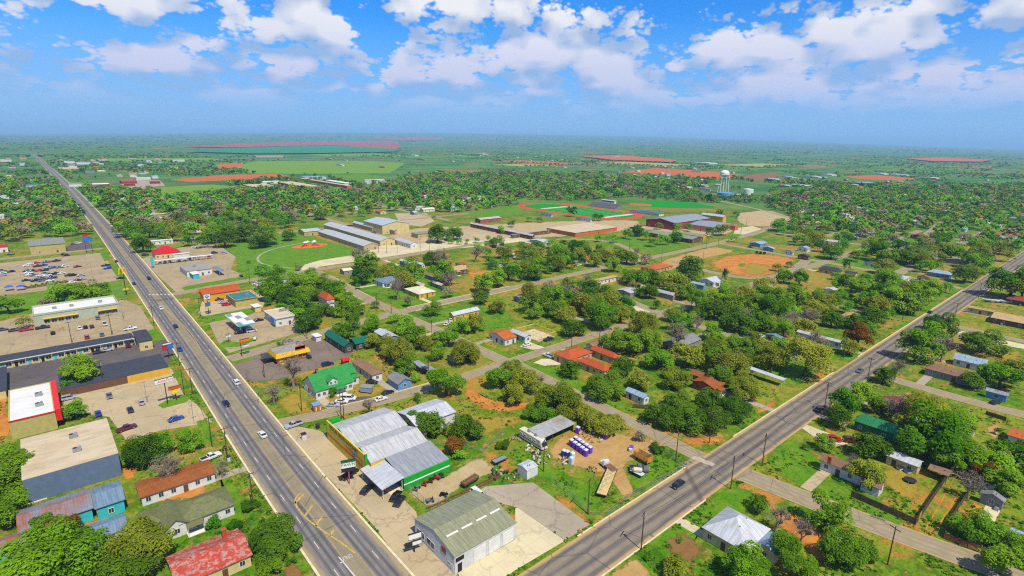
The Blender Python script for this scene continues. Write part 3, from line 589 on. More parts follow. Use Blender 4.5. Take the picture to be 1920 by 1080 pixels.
lot('orange dirt lot with worn green tracks', [(1316, 492), (1350, 478), (1400, 474), (1450, 476), (1508, 486), (1480, 505), (1450, 518), (1420, 524), (1380, 520), (1330, 505)], M_ORANGE, 0.042, 8, 'dirt_lot')
lot('green patch inside the orange dirt lot', [(1380, 508), (1400, 490), (1450, 496), (1462, 508), (1430, 518), (1400, 520)], M_DRY, 0.05, 8, 'worn_lawn', block=False)
lot('small dark green patch at the middle of the orange dirt lot', [(1378, 500), (1385, 493), (1402, 493), (1400, 502)], M_LAWN, 0.055, 4, 'lawn', block=False)
lot('green lawn with young trees in front of the school', [(1100, 460), (1160, 440), (1240, 452), (1310, 462), (1240, 478), (1200, 472), (1150, 462)], M_LAWN, 0.03, 4, 'school_lawn', block=False)
lot('green strip of lawn beyond the school', [(860, 400), (980, 383), (980, 400), (900, 410)], M_LAWNH, 0.03, name='lawn')
lot('wide mown field left of the school roofs', [(295, 352), (350, 348), (400, 346), (455, 350), (430, 362), (330, 374), (305, 372)], M_GREENF, 0.03, name='field')
lot('orange ploughed field behind the mown field', [(318, 337), (420, 328), (520, 326), (545, 330), (470, 336), (360, 341)], M_ORF, 0.034, name='field')
lot('small orange ploughed patch in the green pasture', [(405, 310), (420, 306), (458, 306), (450, 314), (410, 316)], M_ORF, 0.034, name='field')
lot('light green pasture with scrub', [(440, 312), (480, 302), (700, 302), (760, 306), (730, 325), (560, 326), (470, 325)], M_GREENF, 0.03, name='field')
lot('teal green crop field', [(352, 286), (420, 279), (600, 274), (700, 277), (752, 281), (740, 286), (600, 289), (470, 290)], M_TEALF, 0.034, name='field')
lot('long red ploughed field near the horizon', [(340, 276), (480, 269), (620, 265), (745, 265), (753, 278), (740, 281), (700, 276), (600, 273.5), (420, 278)], M_REDF, 0.03, name='field')
lot('thin red field beyond the long ploughed field', [(680, 260), (780, 256.5), (830, 258), (828, 263), (760, 264)], M_REDF, 0.03, name='field')
lot('brown ploughed field behind the far houses', [(1090, 295), (1160, 292), (1270, 302), (1260, 306), (1150, 302)], M_ORF, 0.03, name='field')
lot('orange ploughed field beside the water tower', [(1160, 323), (1230, 315), (1340, 322), (1400, 330), (1345, 336), (1260, 328)], M_ORF, 0.03, name='field')
lot('brown stubble field right of the water tower', [(1370, 330), (1450, 322), (1480, 330), (1420, 342)], M_BROWN, 0.03, 20, 'field')
lot('small orange field right of the water tower', [(1585, 331), (1640, 328), (1720, 335), (1690, 338), (1620, 336)], M_ORF, 0.03, name='field')
lot('orange building plot between far houses', [(1580, 350), (1600, 347), (1632, 352), (1620, 357), (1592, 355)], M_ORF, 0.032, name='field')
lot('pale brown field near the right horizon', [(1700, 299), (1760, 296), (1860, 301), (1840, 305), (1750, 304)], M_ORF, 0.03, name='field')
lot('orange dirt street left of the highway', [(-20, 414), (60, 411), (140, 405), (142, 412), (60, 422), (-20, 426)], M_ORANGE, 0.04, 0.0, 'dirt_track')
lot('pale lot by the red storage buildings', [(225, 345), (255, 338), (300, 338), (310, 348), (270, 352), (285, 362), (262, 358)], M_STREETL, 0.04)
lot('dark asphalt lot of the brick school on the left', [(560, 362), (640, 352), (690, 355), (670, 364), (600, 366)], M_ASPH, 0.04)
lot('green sports ground behind the white sheds', [(620, 328), (690, 326), (720, 340), (680, 346), (630, 338)], M_LAWNH, 0.03, name='lawn')
lot('oval orange infield of the far ball field', [(712, 344), (735, 340), (760, 342), (755, 346), (725, 347)], M_ORF, 0.034, name='ball_infield')
lot('grey lot beside the tan warehouse', [(122, 462), (165, 451), (172, 462), (180, 468), (128, 474)], M_ASPH, 0.045)
lot('green corner strip beside the store parking lot', [(186, 472), (196, 470), (210, 486), (196, 490)], M_LAWN, 0.07, 0.0, 'grass_island', block=False)
lot('long grass island along the highway beside the blue cars', [(203, 496), (212, 492), (232, 518), (222, 522)], M_LAWN, 0.07, 0.0, 'grass_island', block=False)
lot('grass corner in front of the motel office', [(272, 622), (292, 616), (310, 636), (286, 642)], M_LAWN, 0.07, 0.0, 'grass_island', block=False)
lot('grass island with the tall auto parts sign', [(296, 760), (310, 752), (352, 738), (364, 741), (350, 754), (306, 766)], M_LAWN, 0.075, 0.0, 'grass_island', block=False)
lot('square grass island beside the orange sign', [(322, 702), (338, 697), (340, 706), (326, 710)], M_LAWN, 0.075, 0.0, 'grass_island', block=False)
lot('oval grass island with the orange sign', [(428, 678), (440, 668), (470, 660), (478, 664), (470, 673), (446, 682), (432, 682)], M_LAWN, 0.07, 0.0, 'grass_island', block=False)
lot('grass strip between the gas station and the side street', [(410, 648), (420, 638), (446, 642), (480, 632), (484, 636), (450, 650), (415, 652)], M_LAWN, 0.07, 0.0, 'grass_island', block=False)
lot('grass bank beside the red-walled drive-in lot', [(340, 540), (352, 536), (468, 516), (472, 522), (350, 548)], M_LAWN, 0.07, 0.0, 'grass_island', block=False)
lot('grass strip along the taqueria lot', [(372, 594), (400, 590), (490, 574), (470, 590), (410, 602), (385, 606)], M_LAWN, 0.07, 0.0, 'grass_island', block=False)
lot('green verge left of the highway by the white pickup', [(368, 790), (388, 786), (402, 826), (380, 832)], M_LAWN, 0.07, 0.0, 'verge', block=False)
lot('green yard around the olive-roofed house', [(400, 850), (430, 880), (500, 960), (470, 985), (330, 1030), (380, 1000), (440, 960)], M_LAWN, 0.03, 3, 'lawn', block=False)
lot('orange bare yard between the brown and olive roofs', [(255, 900), (410, 888), (410, 930), (330, 945), (260, 960)], M_ORANGE, 0.034, 4, 'bare_soil', block=False)
lot('dirt strip beside the blue-grey store', [(225, 868), (262, 880), (258, 900), (228, 905)], M_ORANGE, 0.034, 2, 'bare_soil', block=False)
lot('orange dirt alley at the far left edge', [(-20, 735), (14, 735), (22, 820), (-20, 830)], M_ORANGE, 0.034, 2, 'dirt_track', block=False)
lot('bare earth at the very bottom by the highway kerb', [(520, 1060), (560, 1050), (590, 1090), (520, 1090)], M_BROWN, 0.034, 3, 'bare_soil', block=False)
lot('pale dirt patch beside the avenue at the bottom edge', [(1120, 1085), (1180, 1040), (1200, 1040), (1230, 1080), (1215, 1100)], M_SAND, 0.036, 2, 'bare_soil', block=False)
lot('green lawn triangle beside the avenue left kerb', [(1655, 622), (1700, 600), (1712, 606), (1650, 632)], M_LAWN, 0.034, 1, 'lawn', block=False)
lot('long green verge by the dense green hedge', [(1700, 590), (1740, 562), (1800, 535), (1790, 545), (1720, 590)], M_LAWN, 0.034, 2, 'lawn', block=False)
lot('shady green verge below the brown bush', [(1560, 672), (1610, 660), (1640, 650), (1605, 675), (1585, 682)], M_LAWN, 0.034, 2, 'lawn', block=False)
lot('concrete strip beside the tan ranch house', [(1785, 618), (1810, 622), (1930, 648), (1930, 656), (1800, 634)], M_CONC2, 0.05, name='driveway')
lot('grass with dry patches right of the white metal house', [(1860, 660), (1920, 650), (1920, 690), (1870, 690)], M_DRY, 0.034, 6, 'worn_lawn', block=False)
lot('tan drive of the small grey garage', [(1836, 752), (1862, 748), (1880, 765), (1850, 772)], M_SAND, 0.04, 1.5, 'driveway')
lot('pale turnaround with the round flower bed', [(1846, 800), (1870, 792), (1884, 800), (1868, 828), (1850, 818)], M_SAND, 0.04, 2, 'driveway')
lot('worn wheel tracks across the lower orange yard', [(1820, 935), (1850, 950), (1840, 970), (1810, 962)], M_ORANGE, 0.034, 3, 'bare_soil', block=False)
lot('pale concrete drive beside the brick chimney house', [(1155, 560), (1172, 555), (1230, 585), (1210, 592)], M_CONC2, 0.045, name='driveway')
lot('tan drive behind the grey roof and bare tree', [(1320, 610), (1350, 606), (1362, 632), (1335, 628)], M_SAND, 0.04, 1.5, 'driveway')

lot('pale worn asphalt at the avenue junction', [(1262, 872), (1300, 850), (1345, 838), (1400, 850), (1420, 885), (1392, 905), (1340, 905), (1290, 890)], soil('worn_junction_asphalt', C(168, 150, 122), C(140, 128, 108)), 0.088, 3.0, 'junction', block=False)
# running track and ball field
tc0 = at(1092, 398); tcx, tcy = tc0.x, tc0.y
def oval(rx, straight, n=20):
    out = []
    for sgn, a0 in ((1, 0), (-1, math.pi)):
        for k in range(n + 1):
            a = a0 + math.pi * k / n; out.append((tcx + rx * math.cos(a), tcy + sgn * straight + rx * math.sin(a)))
    return out
tcx, tcy = 571.0, 523.0
trk = sheet('running_track', 'red oval running track round the green football field', oval(47, 53), M_TRACK, 0.05, world=True, cat='track')
sheet('football_field', '', oval(36.5, 53), M_TURF, 0.06, world=True, parent=trk, block=False)
for y0, y1 in ((448, 457), (558, 567)): sheet('end_zone', '', [(543, y0), (600, y0), (600, y1), (543, y1)], M_CONC2 if y0 > 500 else M_WHITE, 0.07, world=True, parent=trk, block=False)
for k in range(9):
    y = 463 + k * 11.2; sheet('yard_line', '', [(543, y), (600, y), (600, y + .5), (543, y + .5)], M_WHITE, 0.07, world=True, parent=trk, block=False)
bx, by = 703, 517
sheet('ball_field', 'green baseball outfield beside the running track', [(690, 500), (705, 470), (735, 440), (765, 428), (785, 440), (800, 480), (800, 520), (784, 542), (740, 548), (705, 540), (690, 525)], M_TURF, 0.05, world=True, cat='field')
sheet('ball_infield', 'orange clay infield of the baseball field', [(bx + 4 + 17 * math.cos(a / 12 * math.pi), by + 17 * math.sin(a / 12 * math.pi)) for a in range(24)], M_ORF, 0.06, world=True, block=False)

# distant farm fields laid out square to the survey grid
fr = random.Random(21); FIELDS = []
for k in range(70):
    u, v = fr.uniform(-20, 1940), fr.uniform(262, 316); c0 = at(u, v); d = math.hypot(c0.x, c0.y)
    if not 1150 < d < 9000 or terrain(c0.x, c0.y) > 3 or abs(c0.x - 58) < 260: continue
    w, l = fr.uniform(90, 260) * (1 + d / 2500), fr.uniform(90, 240) * (1 + d / 2500)
    if any(abs(c0.x - f[0]) < (w + f[2]) / 2 + 12 and abs(c0.y - f[1]) < (l + f[3]) / 2 + 12 for f in FIELDS) or any(inside_poly(c0.x, c0.y, q) for q in BLOCKP): continue
    FIELDS.append((c0.x, c0.y, w, l)); mk, nm = fr.choice(((M_GREENF, 'green'), (M_GREENF, 'green'), (M_PALEF, 'pale straw'), (M_ORF, 'orange'), (M_LAWNH, 'bright green'), (M_PALEF, 'pale straw')))
    sheet('field', nm + ' far field on the plain, number %d from the near side' % (len(FIELDS)), [(c0.x - w / 2, c0.y - l / 2), (c0.x + w / 2, c0.y - l / 2), (c0.x + w / 2, c0.y + l / 2), (c0.x - w / 2, c0.y + l / 2)], mk, .02 + .001 * k, world=True)
# ------------------------------------------------------------------ buildings
M_GLASS = gloss('dark_window_glass', C(50, 62, 76), 0.12, 0.2); M_FRAME = plain('white_trim', C(232, 228, 216), 0.6, 0.06); M_DARK = plain('dark_opening', C(38, 34, 34), 0.9, 0.1)
M_DOORB = plain('brown_door', C(110, 74, 50), 0.6, 0.1); M_DOORW = plain('white_door', C(226, 224, 216), 0.6, 0.06); M_DOORR = plain('red_door', C(214, 36, 30), 0.5, 0.06)
M_BRICK = plain('red_brick', C(172, 86, 50), 0.9, 0.2, 3.0); M_GALV = plain('galvanised_metal', C(166, 170, 172), 0.45, 0.15, 2.0, 0.5, 0.4); M_WOOD = plain('weathered_wood', C(124, 92, 62), 0.9, 0.2, 1.5); M_POST = plain('dark_timber_post', C(84, 66, 52), 0.9, 0.2, 2.0)
WALL = {k: wall('wall_' + k, c, **kw) for k, c, kw in (
    ('white', C(232, 230, 222), {}), ('cream', C(226, 204, 140), {}), ('yellow', C(230, 180, 60), {}), ('tan', C(206, 178, 128), {}), ('grey', C(150, 150, 150), {}), ('bluegrey', C(104, 124, 150), dict(vert=True)),
    ('blue', C(110, 160, 205), {}), ('turquoise', C(70, 200, 205), {}), ('brick', C(176, 92, 56), {}), ('maroon', C(146, 62, 52), {}), ('salmon', C(226, 160, 120), {}), ('brown', C(120, 86, 62), {}), ('green', C(60, 120, 76), {}), ('khaki', C(196, 180, 110), dict(vert=True)), ('orange', C(222, 112, 40), {}), ('dark', C(84, 78, 74), {}), ('steel', C(214, 216, 214), dict(vert=True)), ('gold', C(226, 170, 40), {}), ('sage', C(186, 194, 168), {}))}
ROOF = dict(
    white=metal_roof('roof_white_metal', C(222, 224, 226)), silver=metal_roof('roof_silver_metal', C(212, 212, 208), 0.08), rusty=metal_roof('roof_rusty_metal', C(150, 165, 178), 0.75), pale=metal_roof('roof_pale_blue_metal', C(170, 196, 214)), bluem=metal_roof('roof_blue_grey_metal', C(132, 158, 178)),
    greenm=metal_roof('roof_green_metal', C(52, 156, 92)), teal=metal_roof('roof_teal_metal', C(22, 120, 92)), tealm=metal_roof('roof_sea_green_metal', C(70, 140, 140)), school=metal_roof('roof_school_metal', C(216, 216, 206), 0.05), schoolb=metal_roof('roof_gym_metal', C(208, 216, 220)), olive=metal_roof('roof_olive_metal', C(166, 166, 128)), slate=metal_roof('roof_slate_metal', C(172, 176, 178)), dirty=metal_roof('roof_dirty_metal', C(196, 196, 192), 0.45, rustc=C(150, 120, 70)),
    orange=shingle('roof_orange_tile', C(194, 106, 54), 0.4), redo=shingle('roof_orange_red_tile', C(196, 90, 48), 0.3), red=shingle('roof_red_shingle', C(190, 76, 60), 0.85, C(176, 150, 140), 0.8, True), brown=shingle('roof_brown_shingle', C(150, 118, 92), 0.3), rust=shingle('roof_rust_brown', C(160, 94, 50), 0.5), green=shingle('roof_green_shingle', C(58, 150, 74), 0.12), oliveg=shingle('roof_olive_shingle', C(122, 124, 84), 0.3),
    grey=shingle('roof_grey_shingle', C(140, 140, 138), 0.3), dark=shingle('roof_charcoal_shingle', C(72, 76, 88), 0.3), tan=shingle('roof_tan_shingle', C(196, 168, 118), 0.3), cream=shingle('roof_cream_shingle', C(226, 218, 184), 0.2), maroon=shingle('roof_maroon_shingle', C(150, 74, 62), 0.3),
    flatw=flatroof('roof_flat_white', C(228, 226, 220), 0.3), flatt=flatroof('roof_flat_tan', C(208, 190, 158), 0.5), flatg=flatroof('roof_flat_grey', C(160, 158, 148), 0.4), redp=metal_roof('roof_bright_red_metal', C(226, 26, 32)))
RN = dict(white='white metal', silver='silver metal', rusty='rust-streaked metal', pale='pale blue metal', bluem='blue-grey metal', greenm='green metal', teal='deep teal metal', tealm='sea-green metal', school='grey metal', schoolb='pale blue metal', olive='olive metal', slate='slate-blue metal', dirty='stained metal', orange='orange tile', redo='orange-red tile', red='faded red shingle', brown='brown shingle', rust='rust-brown', green='green', oliveg='olive shingle', grey='grey shingle', dark='charcoal shingle', tan='tan', cream='cream', maroon='maroon', flatw='flat white', flatt='flat tan', flatg='flat grey', redp='bright red')

def window_mesh(w, h, near):
    mb = MB(); f = 0.09
    mb.box(-w / 2, w / 2, -0.02, 0.07, -h / 2 - 0.08, -h / 2, 0, True); mb.box(-w / 2, w / 2, -0.02, 0.06, h / 2 - f, h / 2, 0, True)
    for s_ in (-1, 1): mb.box(s_ * (w / 2 - f / 2) - f / 2, s_ * (w / 2 - f / 2) + f / 2, -0.02, 0.055, -h / 2, h / 2 - f, 0)
    mb.box(-0.03, 0.03, -0.02, 0.045, -h / 2, h / 2 - f, 0)
    if not near: mb.poly([(-w / 2 + f, 0.025, -h / 2), (w / 2 - f, 0.025, -h / 2), (w / 2 - f, 0.025, h / 2 - f), (-w / 2 + f, 0.025, h / 2 - f)][::-1], 1)
    return mb.mesh('window', [M_FRAME, M_GLASS])
def pane_mesh(w, h):
    mb = MB(); f = 0.09; mb.poly([(-w / 2 + f, 0.025, -h / 2), (w / 2 - f, 0.025, -h / 2), (w / 2 - f, 0.025, h / 2 - f), (-w / 2 + f, 0.025, h / 2 - f)][::-1]); return mb.mesh('pane', [M_GLASS])
WIN = {}
def window(parent, loc, rz, w=1.3, h=1.3, near=True):
    k = (w, h, near)
    if k not in WIN: WIN[k] = (window_mesh(w, h, near), pane_mesh(w, h))
    o = link('window', WIN[k][0], parent, loc, rz)
    if near: link('pane', WIN[k][1], o)
    return o
DOORS = {}
def door(parent, loc, rz, w=1.1, h=2.1, m=None, name='door'):
    m = m or M_DOORB; k = (w, h, m.name)
    if k not in DOORS:
        mb = MB(); mb.box(-w / 2, w / 2, -0.02, 0.05, 0.05, h, 0)
        n = max(1, int(h / 0.7))
        for i in range(n): mb.box(-w / 2 + .1, w / 2 - .1, 0.05, 0.075, 0.15 + i * (h - .1) / n, (i + 1) * (h - .1) / n - .02, 0)
        DOORS[k] = mb.mesh(name, [m])
    return link(name, DOORS[k], parent, loc, rz)
UNIT = None
def unit(parent, loc, s=1.0):
    global UNIT
    if UNIT is None:
        mb = MB(); mb.box(-1, 1, -.7, .7, 0, 1.0, 0); mb.box(-.9, .1, -.6, .6, 1.0, 1.12, 0); mb.tube((-.4, 0, 1.12), (-.4, 0, 1.2), .45, .45, 10, 1); mb.box(.3, .95, -.5, .5, 1.0, 1.3, 0); UNIT = mb.mesh('rooftop_unit', [M_GALV, M_DARK])
    return link('rooftop_unit', UNIT, parent, loc, 0, s)
def roof_mesh(mb, x0, x1, y0, y1, h, kind, axis, rise, t=0.16):
    cx, cy = (x0 + x1) / 2, (y0 + y1) / 2; z1 = h + rise
    if kind == 'gable':
        if axis == 'x':
            mb.slab([(x0, y0, h), (x1, y0, h), (x1, cy, z1), (x0, cy, z1)], t); mb.slab([(x1, y1, h), (x0, y1, h), (x0, cy, z1), (x1, cy, z1)], t)
        else:
            mb.slab([(x0, y1, h), (x0, y0, h), (cx, y0, z1), (cx, y1, z1)], t); mb.slab([(x1, y0, h), (x1, y1, h), (cx, y1, z1), (cx, y0, z1)], t)
    elif kind == 'hip':
        lx, ly = x1 - x0, y1 - y0; d = min(lx, ly) / 2 * 0.98
        if axis == 'x' and lx > ly:
            a, b_ = (x0 + d, cy, z1), (x1 - d, cy, z1)
            mb.slab([(x0, y0, h), (x1, y0, h), b_, a], t); mb.slab([(x1, y1, h), (x0, y1, h), a, b_], t); mb.slab([(x0, y1, h), (x0, y0, h), a], t); mb.slab([(x1, y0, h), (x1, y1, h), b_], t)
        else:
            d = min(d, ly / 2 * .98); a, b_ = (cx, y0 + d, z1), (cx, y1 - d, z1)
            mb.slab([(x0, y1, h), (x0, y0, h), a, b_], t); mb.slab([(x1, y0, h), (x1, y1, h), b_, a], t); mb.slab([(x0, y0, h), (x1, y0, h), a], t); mb.slab([(x1, y1, h), (x0, y1, h), b_], t)
    elif kind == 'shed':                              # low edge towards -axis
        if axis == 'x': mb.slab([(x0, y0, h), (x1, y0, h), (x1, y1, z1), (x0, y1, z1)], t)
        else: mb.slab([(x0, y1, h), (x0, y0, h), (x1, y0, z1), (x1, y1, z1)], t)
    else: mb.slab([(x0, y0, h), (x1, y0, h), (x1, y1, h), (x0, y1, h)], t)
def volume(root, x0, x1, y0, y1, h, kind, axis, rise, rm, wm, over=0.4, near=True, wins=True, doors=1, wspace=3.4, open_front=False, wz=None, parapet=None, wsize=(1.2, 1.3)):
    """one block of a building in the root's own coordinates: wall, roof, windows and doors"""
    ix0, ix1, iy0, iy1 = x0 + over, x1 - over, y0 + over, y1 - over
    mb = MB()
    z0 = 0.0; hw = h - 0.1 if kind != 'flat' else h - 0.2
    cx, cy = (x0 + x1) / 2, (y0 + y1) / 2
    if open_front:
        for x in np.linspace(ix0 + .1, ix1 - .1, max(2, int((ix1 - ix0) / 4) + 1)):
            for y in (iy0 + .1, iy1 - .1): mb.tube((x, y, 0), (x, y, h - .05), .09, .09, 6)
        if open_front == 'back': mb.box(ix0, ix1, iy1 - .1, iy1, 0, hw); mb.box(ix1 - .1, ix1, iy0, iy1, 0, hw)
        link('post_frame', mb.mesh('post_frame', [wm]), root)
    else:
        g_ = rise * (1 - over / max((y1 - y0 if axis == 'x' else x1 - x0) / 2, .6)) if kind == 'gable' else 0
        c = [(ix0, iy0), (ix1, iy0), (ix1, iy1), (ix0, iy1)]
        for i in range(4):
            a, b_ = c[i], c[(i + 1) % 4]
            pts = [(a[0], a[1], z0), (b_[0], b_[1], z0), (b_[0], b_[1], hw + (rise * .9 if kind == 'shed' and ((axis == 'x' and b_[1] == iy1) or (axis == 'y' and b_[0] == ix1)) else 0)), (a[0], a[1], hw + (rise * .9 if kind == 'shed' and ((axis == 'x' and a[1] == iy1) or (axis == 'y' and a[0] == ix1)) else 0))]
            end = kind == 'gable' and ((axis == 'x' and i in (1, 3)) or (axis == 'y' and i in (0, 2)))
            if end: pts.insert(3, ((a[0] + b_[0]) / 2, (a[1] + b_[1]) / 2, h + rise - 0.14)); pts[2] = (*pts[2][:2], hw + .12); pts[4] = (*pts[4][:2], hw + .12)
            mb.poly(pts)
        link('wall', mb.mesh('wall', [wm]), root)
    mb = MB(); roof_mesh(mb, x0, x1, y0, y1, h, kind, axis, rise)
    ro = link('roof', mb.mesh('roof', [rm]), root)
    if kind == 'flat' and parapet is not None:
        p = MB(); t = 0.3
        for q in ((x0, x1, y0, y0 + t), (x0, x1, y1 - t, y1), (x0, x0 + t, y0 + t, y1 - t), (x1 - t, x1, y0 + t, y1 - t)): p.box(*q, h - .25, h + parapet, 0, True)
        link('parapet', p.mesh('parapet', [wm]), root)
    if wins and not open_front:
        zc = wz or min(1.65, h * .58)
        for side, (a0, a1), fix, rz in (('y0', (ix0, ix1), iy0, math.pi), ('x0', (iy0, iy1), ix0, math.pi / 2), ('x1', (iy0, iy1), ix1, -math.pi / 2)):
            L = a1 - a0; n = int(L / wspace)
            if n < 1 and L > 2: n = 1
            dk = n // 2 if (doors and side in ('y0', 'x0')) else -1
            for i in range(n):
                t = a0 + L * (i + .5) / n
                loc = (t, fix, zc) if side == 'y0' else (fix, t, zc)
                if i == dk and n > 1: door(root, (loc[0], loc[1], 0), rz)
                else: window(root, loc, rz, *wsize, near)
    return ro
def LR(L, R, h):
    a, b_ = at(*L, h), at(*R, h); return min(a.x, b_.x), max(a.x, b_.x), min(a.y, b_.y), max(a.y, b_.y)
HOMES = []; CNT = [0]; VENT = [None]; COND = [None]
def house(L, R, h, kind, axis, rise, rk, wk, desc=None, name='house', cat='house', group=None, lm=None, chimney=None, units=(), root=None, **kw):
    x0, x1, y0, y1 = LR(L, R, h)
    if x1 - x0 < 2.2: m_ = (x0 + x1) / 2; x0, x1 = m_ - 1.6, m_ + 1.6
    if y1 - y0 < 2.2: m_ = (y0 + y1) / 2; y0, y1 = m_ - 1.6, m_ + 1.6
    cx, cy = (x0 + x1) / 2, (y0 + y1) / 2
    BLOCK.append((x0 - 1, x1 + 1, y0 - 1, y1 + 1))
    own = root is None
    if own: root = empty(name, (cx, cy, 0.02 + 0.002 * (CNT[0] % 9))); CNT[0] += 1
    ox, oy = root.location.x, root.location.y
    near = math.hypot(cx, cy) < 230
    ro = volume(root, x0 - ox, x1 - ox, y0 - oy, y1 - oy, h, kind, axis, rise, ROOF[rk], WALL[wk], near=near, **kw)
    if chimney:
        p = at(*chimney, h + rise); mb = MB(); mb.box(-.45, .45, -.45, .45, 0, 1.9); mb.box(-.55, .55, -.55, .55, 1.9, 2.05, 0, True)
        link('chimney', mb.mesh('chimney', [M_BRICK]), ro, (p.x - ox, p.y - oy, h + rise * .45))
    for u in units:
        p = at(*u, h); unit(ro, (p.x - ox, p.y - oy, h))
    dist_ = math.hypot(cx, cy); hr = random.Random(int(cx * 13 + cy * 7))
    if kind in ('gable', 'hip') and dist_ < 330 and own:
        for _ in range(hr.choice((1, 2, 2))):
            fx, fy = hr.uniform(.25, .75), hr.uniform(.2, .42)
            if axis == 'y': fx, fy = fy, fx
            k_ = (fy if axis == 'x' else fx) * 2
            if VENT[0] is None:
                mb = MB(); mb.tube((0, 0, -.3), (0, 0, .45), .09, .09, 6); mb.tube((0, 0, .45), (0, 0, .58), .17, .12, 6); VENT[0] = mb.mesh('roof_vent', [M_GALV])
            link('roof_vent', VENT[0], ro, (x0 - ox + (x1 - x0) * fx, y0 - oy + (y1 - y0) * fy, h + rise * k_ * .9))
    if own and name in ('house', 'mobile_home') and dist_ < 480:
        if COND[0] is None:
            mb = MB(); mb.box(-.45, .45, -.45, .45, .05, .85); mb.tube((0, 0, .85), (0, 0, .92), .38, .38, 10); COND[0] = mb.mesh('air_conditioner', [M_GALV])
        link('air_conditioner', COND[0], root, ((x0 - .3 if hr.random() < .5 else x1 + .3) - ox, hr.uniform(y0 + 1, y1 - 1) - oy, 0))
    if own and name == 'house' and dist_ < 520 and (x1 - x0) > 7 and (y1 - y0) > 6 and hr.random() < .6:
        px0 = x0 - ox + hr.uniform(.1, .5) * (x1 - x0); pw_ = hr.uniform(2.6, min(5.0, (x1 - x0) * .45)); py = y0 - oy
        mb = MB(); mb.slab([(px0, py - 2.0, h - .45), (px0 + pw_, py - 2.0, h - .45), (px0 + pw_, py + .5, h - .12), (px0, py + .5, h - .12)], .1); link('porch_roof', mb.mesh('porch_roof', [ROOF[rk]]), root)
        mb = MB()
        for q in (px0 + .15, px0 + pw_ - .15): mb.tube((q, py - 1.85, 0), (q, py - 1.85, h - .5), .07, .07, 5)
        mb.box(px0, px0 + pw_, py - 1.9, py + .35, 0, .16); link('porch_deck', mb.mesh('porch_deck', [M_FRAME]), root)
    if own:
        sz = (x1 - x0) * (y1 - y0)
        thing(root, desc or ('%s %s-walled %s with a %s roof' % ('small' if sz < 70 else 'mid-sized' if sz < 190 else 'large', {'bluegrey': 'blue-grey', 'steel': 'white'}.get(wk, wk), 'shed' if name == 'shed' else 'house', RN[rk])), cat, group or 'houses of the town')
        if lm: mark(lm, cx, cy)
        if name in ('house', 'mobile_home') and desc: HOMES.append((x0, x1, y0, y1, desc))
    return root
def add(root, *a, **k): return house(*a, root=root, **k)
def hw(x0, x1, y0, y1, h, *a, **k): return house(proj(x0, y1, h), proj(x1, y0, h), h, *a, **k)

# --- lower left corner
b = house((38, 824), (222, 849), 7, 'flat', 'x', 0, 'flatt', 'bluegrey', 'blue-grey metal store with stained white flat roof and red side door', 'store', 'store', 'highway shops', 'the blue-grey store', wins=False, over=0.05, units=((138, 820), (145, 846)))
bx0 = b.location.x; door(b, (-8.2, -11.75, 0.25), math.pi, 1.3, 2.3, M_DOORR); mb = MB(); mb.box(-10, -6.2, -13.2, -11.7, 0, .22); link('stoop', mb.mesh('stoop', [M_KERB]), b)
b = house((16, 733), (103, 772), 6, 'flat', 'x', 0, 'flatw', 'khaki', 'auto parts store with white flat roof and red front facade', 'store', 'store', 'highway shops', 'the white-roofed auto parts store', wins=False, over=.05, units=((73, 742), (74, 761)), parapet=.25)
x0, x1, y0, y1 = LR((16, 733), (103, 772), 6); mb = MB(); M_REDP = plain('red_facade_paint', C(228, 40, 36), 0.5, 0.06); mb.box(x1 - b.location.x + .02, x1 - b.location.x + 1.5, y0 - b.location.y + .3, y1 - b.location.y - .2, 2.6, 6.5, 0, True); link('facade', mb.mesh('facade', [M_REDP]), b)
mb = MB(); mb.box(x0 - b.location.x - .05, x1 - b.location.x + .1, y0 - b.location.y - .12, y0 - b.location.y - .02, 5.9, 6.35, 0, True); link('fascia', mb.mesh('fascia', [M_REDP]), b)
b = hw(-13.2, 1.0, 155.6, 166.2, 3.5, 'gable', 'x', 1.2, 'rusty', 'turquoise', 'long turquoise-walled building with a rust-streaked metal roof', 'workshop', 'workshop', 'workshops', 'the rusty-roofed turquoise workshop', wspace=6)
hw(1.05, 7.4, 154.6, 165.2, 3.6, 'gable', 'x', 1.2, 'bluem', 'turquoise', root=b, wspace=5)
hw(-30, -10.3, 150.6, 156.9, 3.0, 'gable', 'x', .9, 'rusty', 'turquoise', 'turquoise shed with rusty roof at the left picture edge', 'workshop', 'workshop', 'workshops', wspace=6)
hw(-.4, 6.4, 143, 150.2, 2.7, 'gable', 'x', 1.0, 'bluem', 'white', 'small white shed with blue-grey roof below the turquoise workshop', 'shed', 'shed', 'sheds')
hw(10.2, 28, 154, 162.6, 2.9, 'gable', 'x', .8, 'rust', 'white', 'long low white house with a rust-brown roof behind the bare tree', lm='the long rust-brown-roofed house', wspace=2.6)
b = hw(15.5, 28, 136, 145.8, 3.0, 'hip', 'x', 2.2, 'oliveg', 'white', 'white house with an olive shingle hip roof and front gable', lm='the olive-roofed white house', wspace=2.6)
hw(12.4, 17.7, 135.6, 146.2, 3.0, 'gable', 'y', 1.9, 'oliveg', 'white', root=b, doors=0); hw(8.6, 13, 140.5, 147.5, 2.8, 'hip', 'y', 1.5, 'oliveg', 'white', root=b, doors=0)
for q in ((341, 936), (378, 924), (400, 930)):
    p = at(*q, 4.4); mb = MB(); mb.tube((0, 0, 0), (0, 0, .6), .16, .16, 8); mb.tube((0, 0, .6), (0, 0, .72), .28, .2, 8); link('roof_vent', mb.mesh('roof_vent', [M_GALV]), b, (p.x - b.location.x, p.y - b.location.y, 3.7))
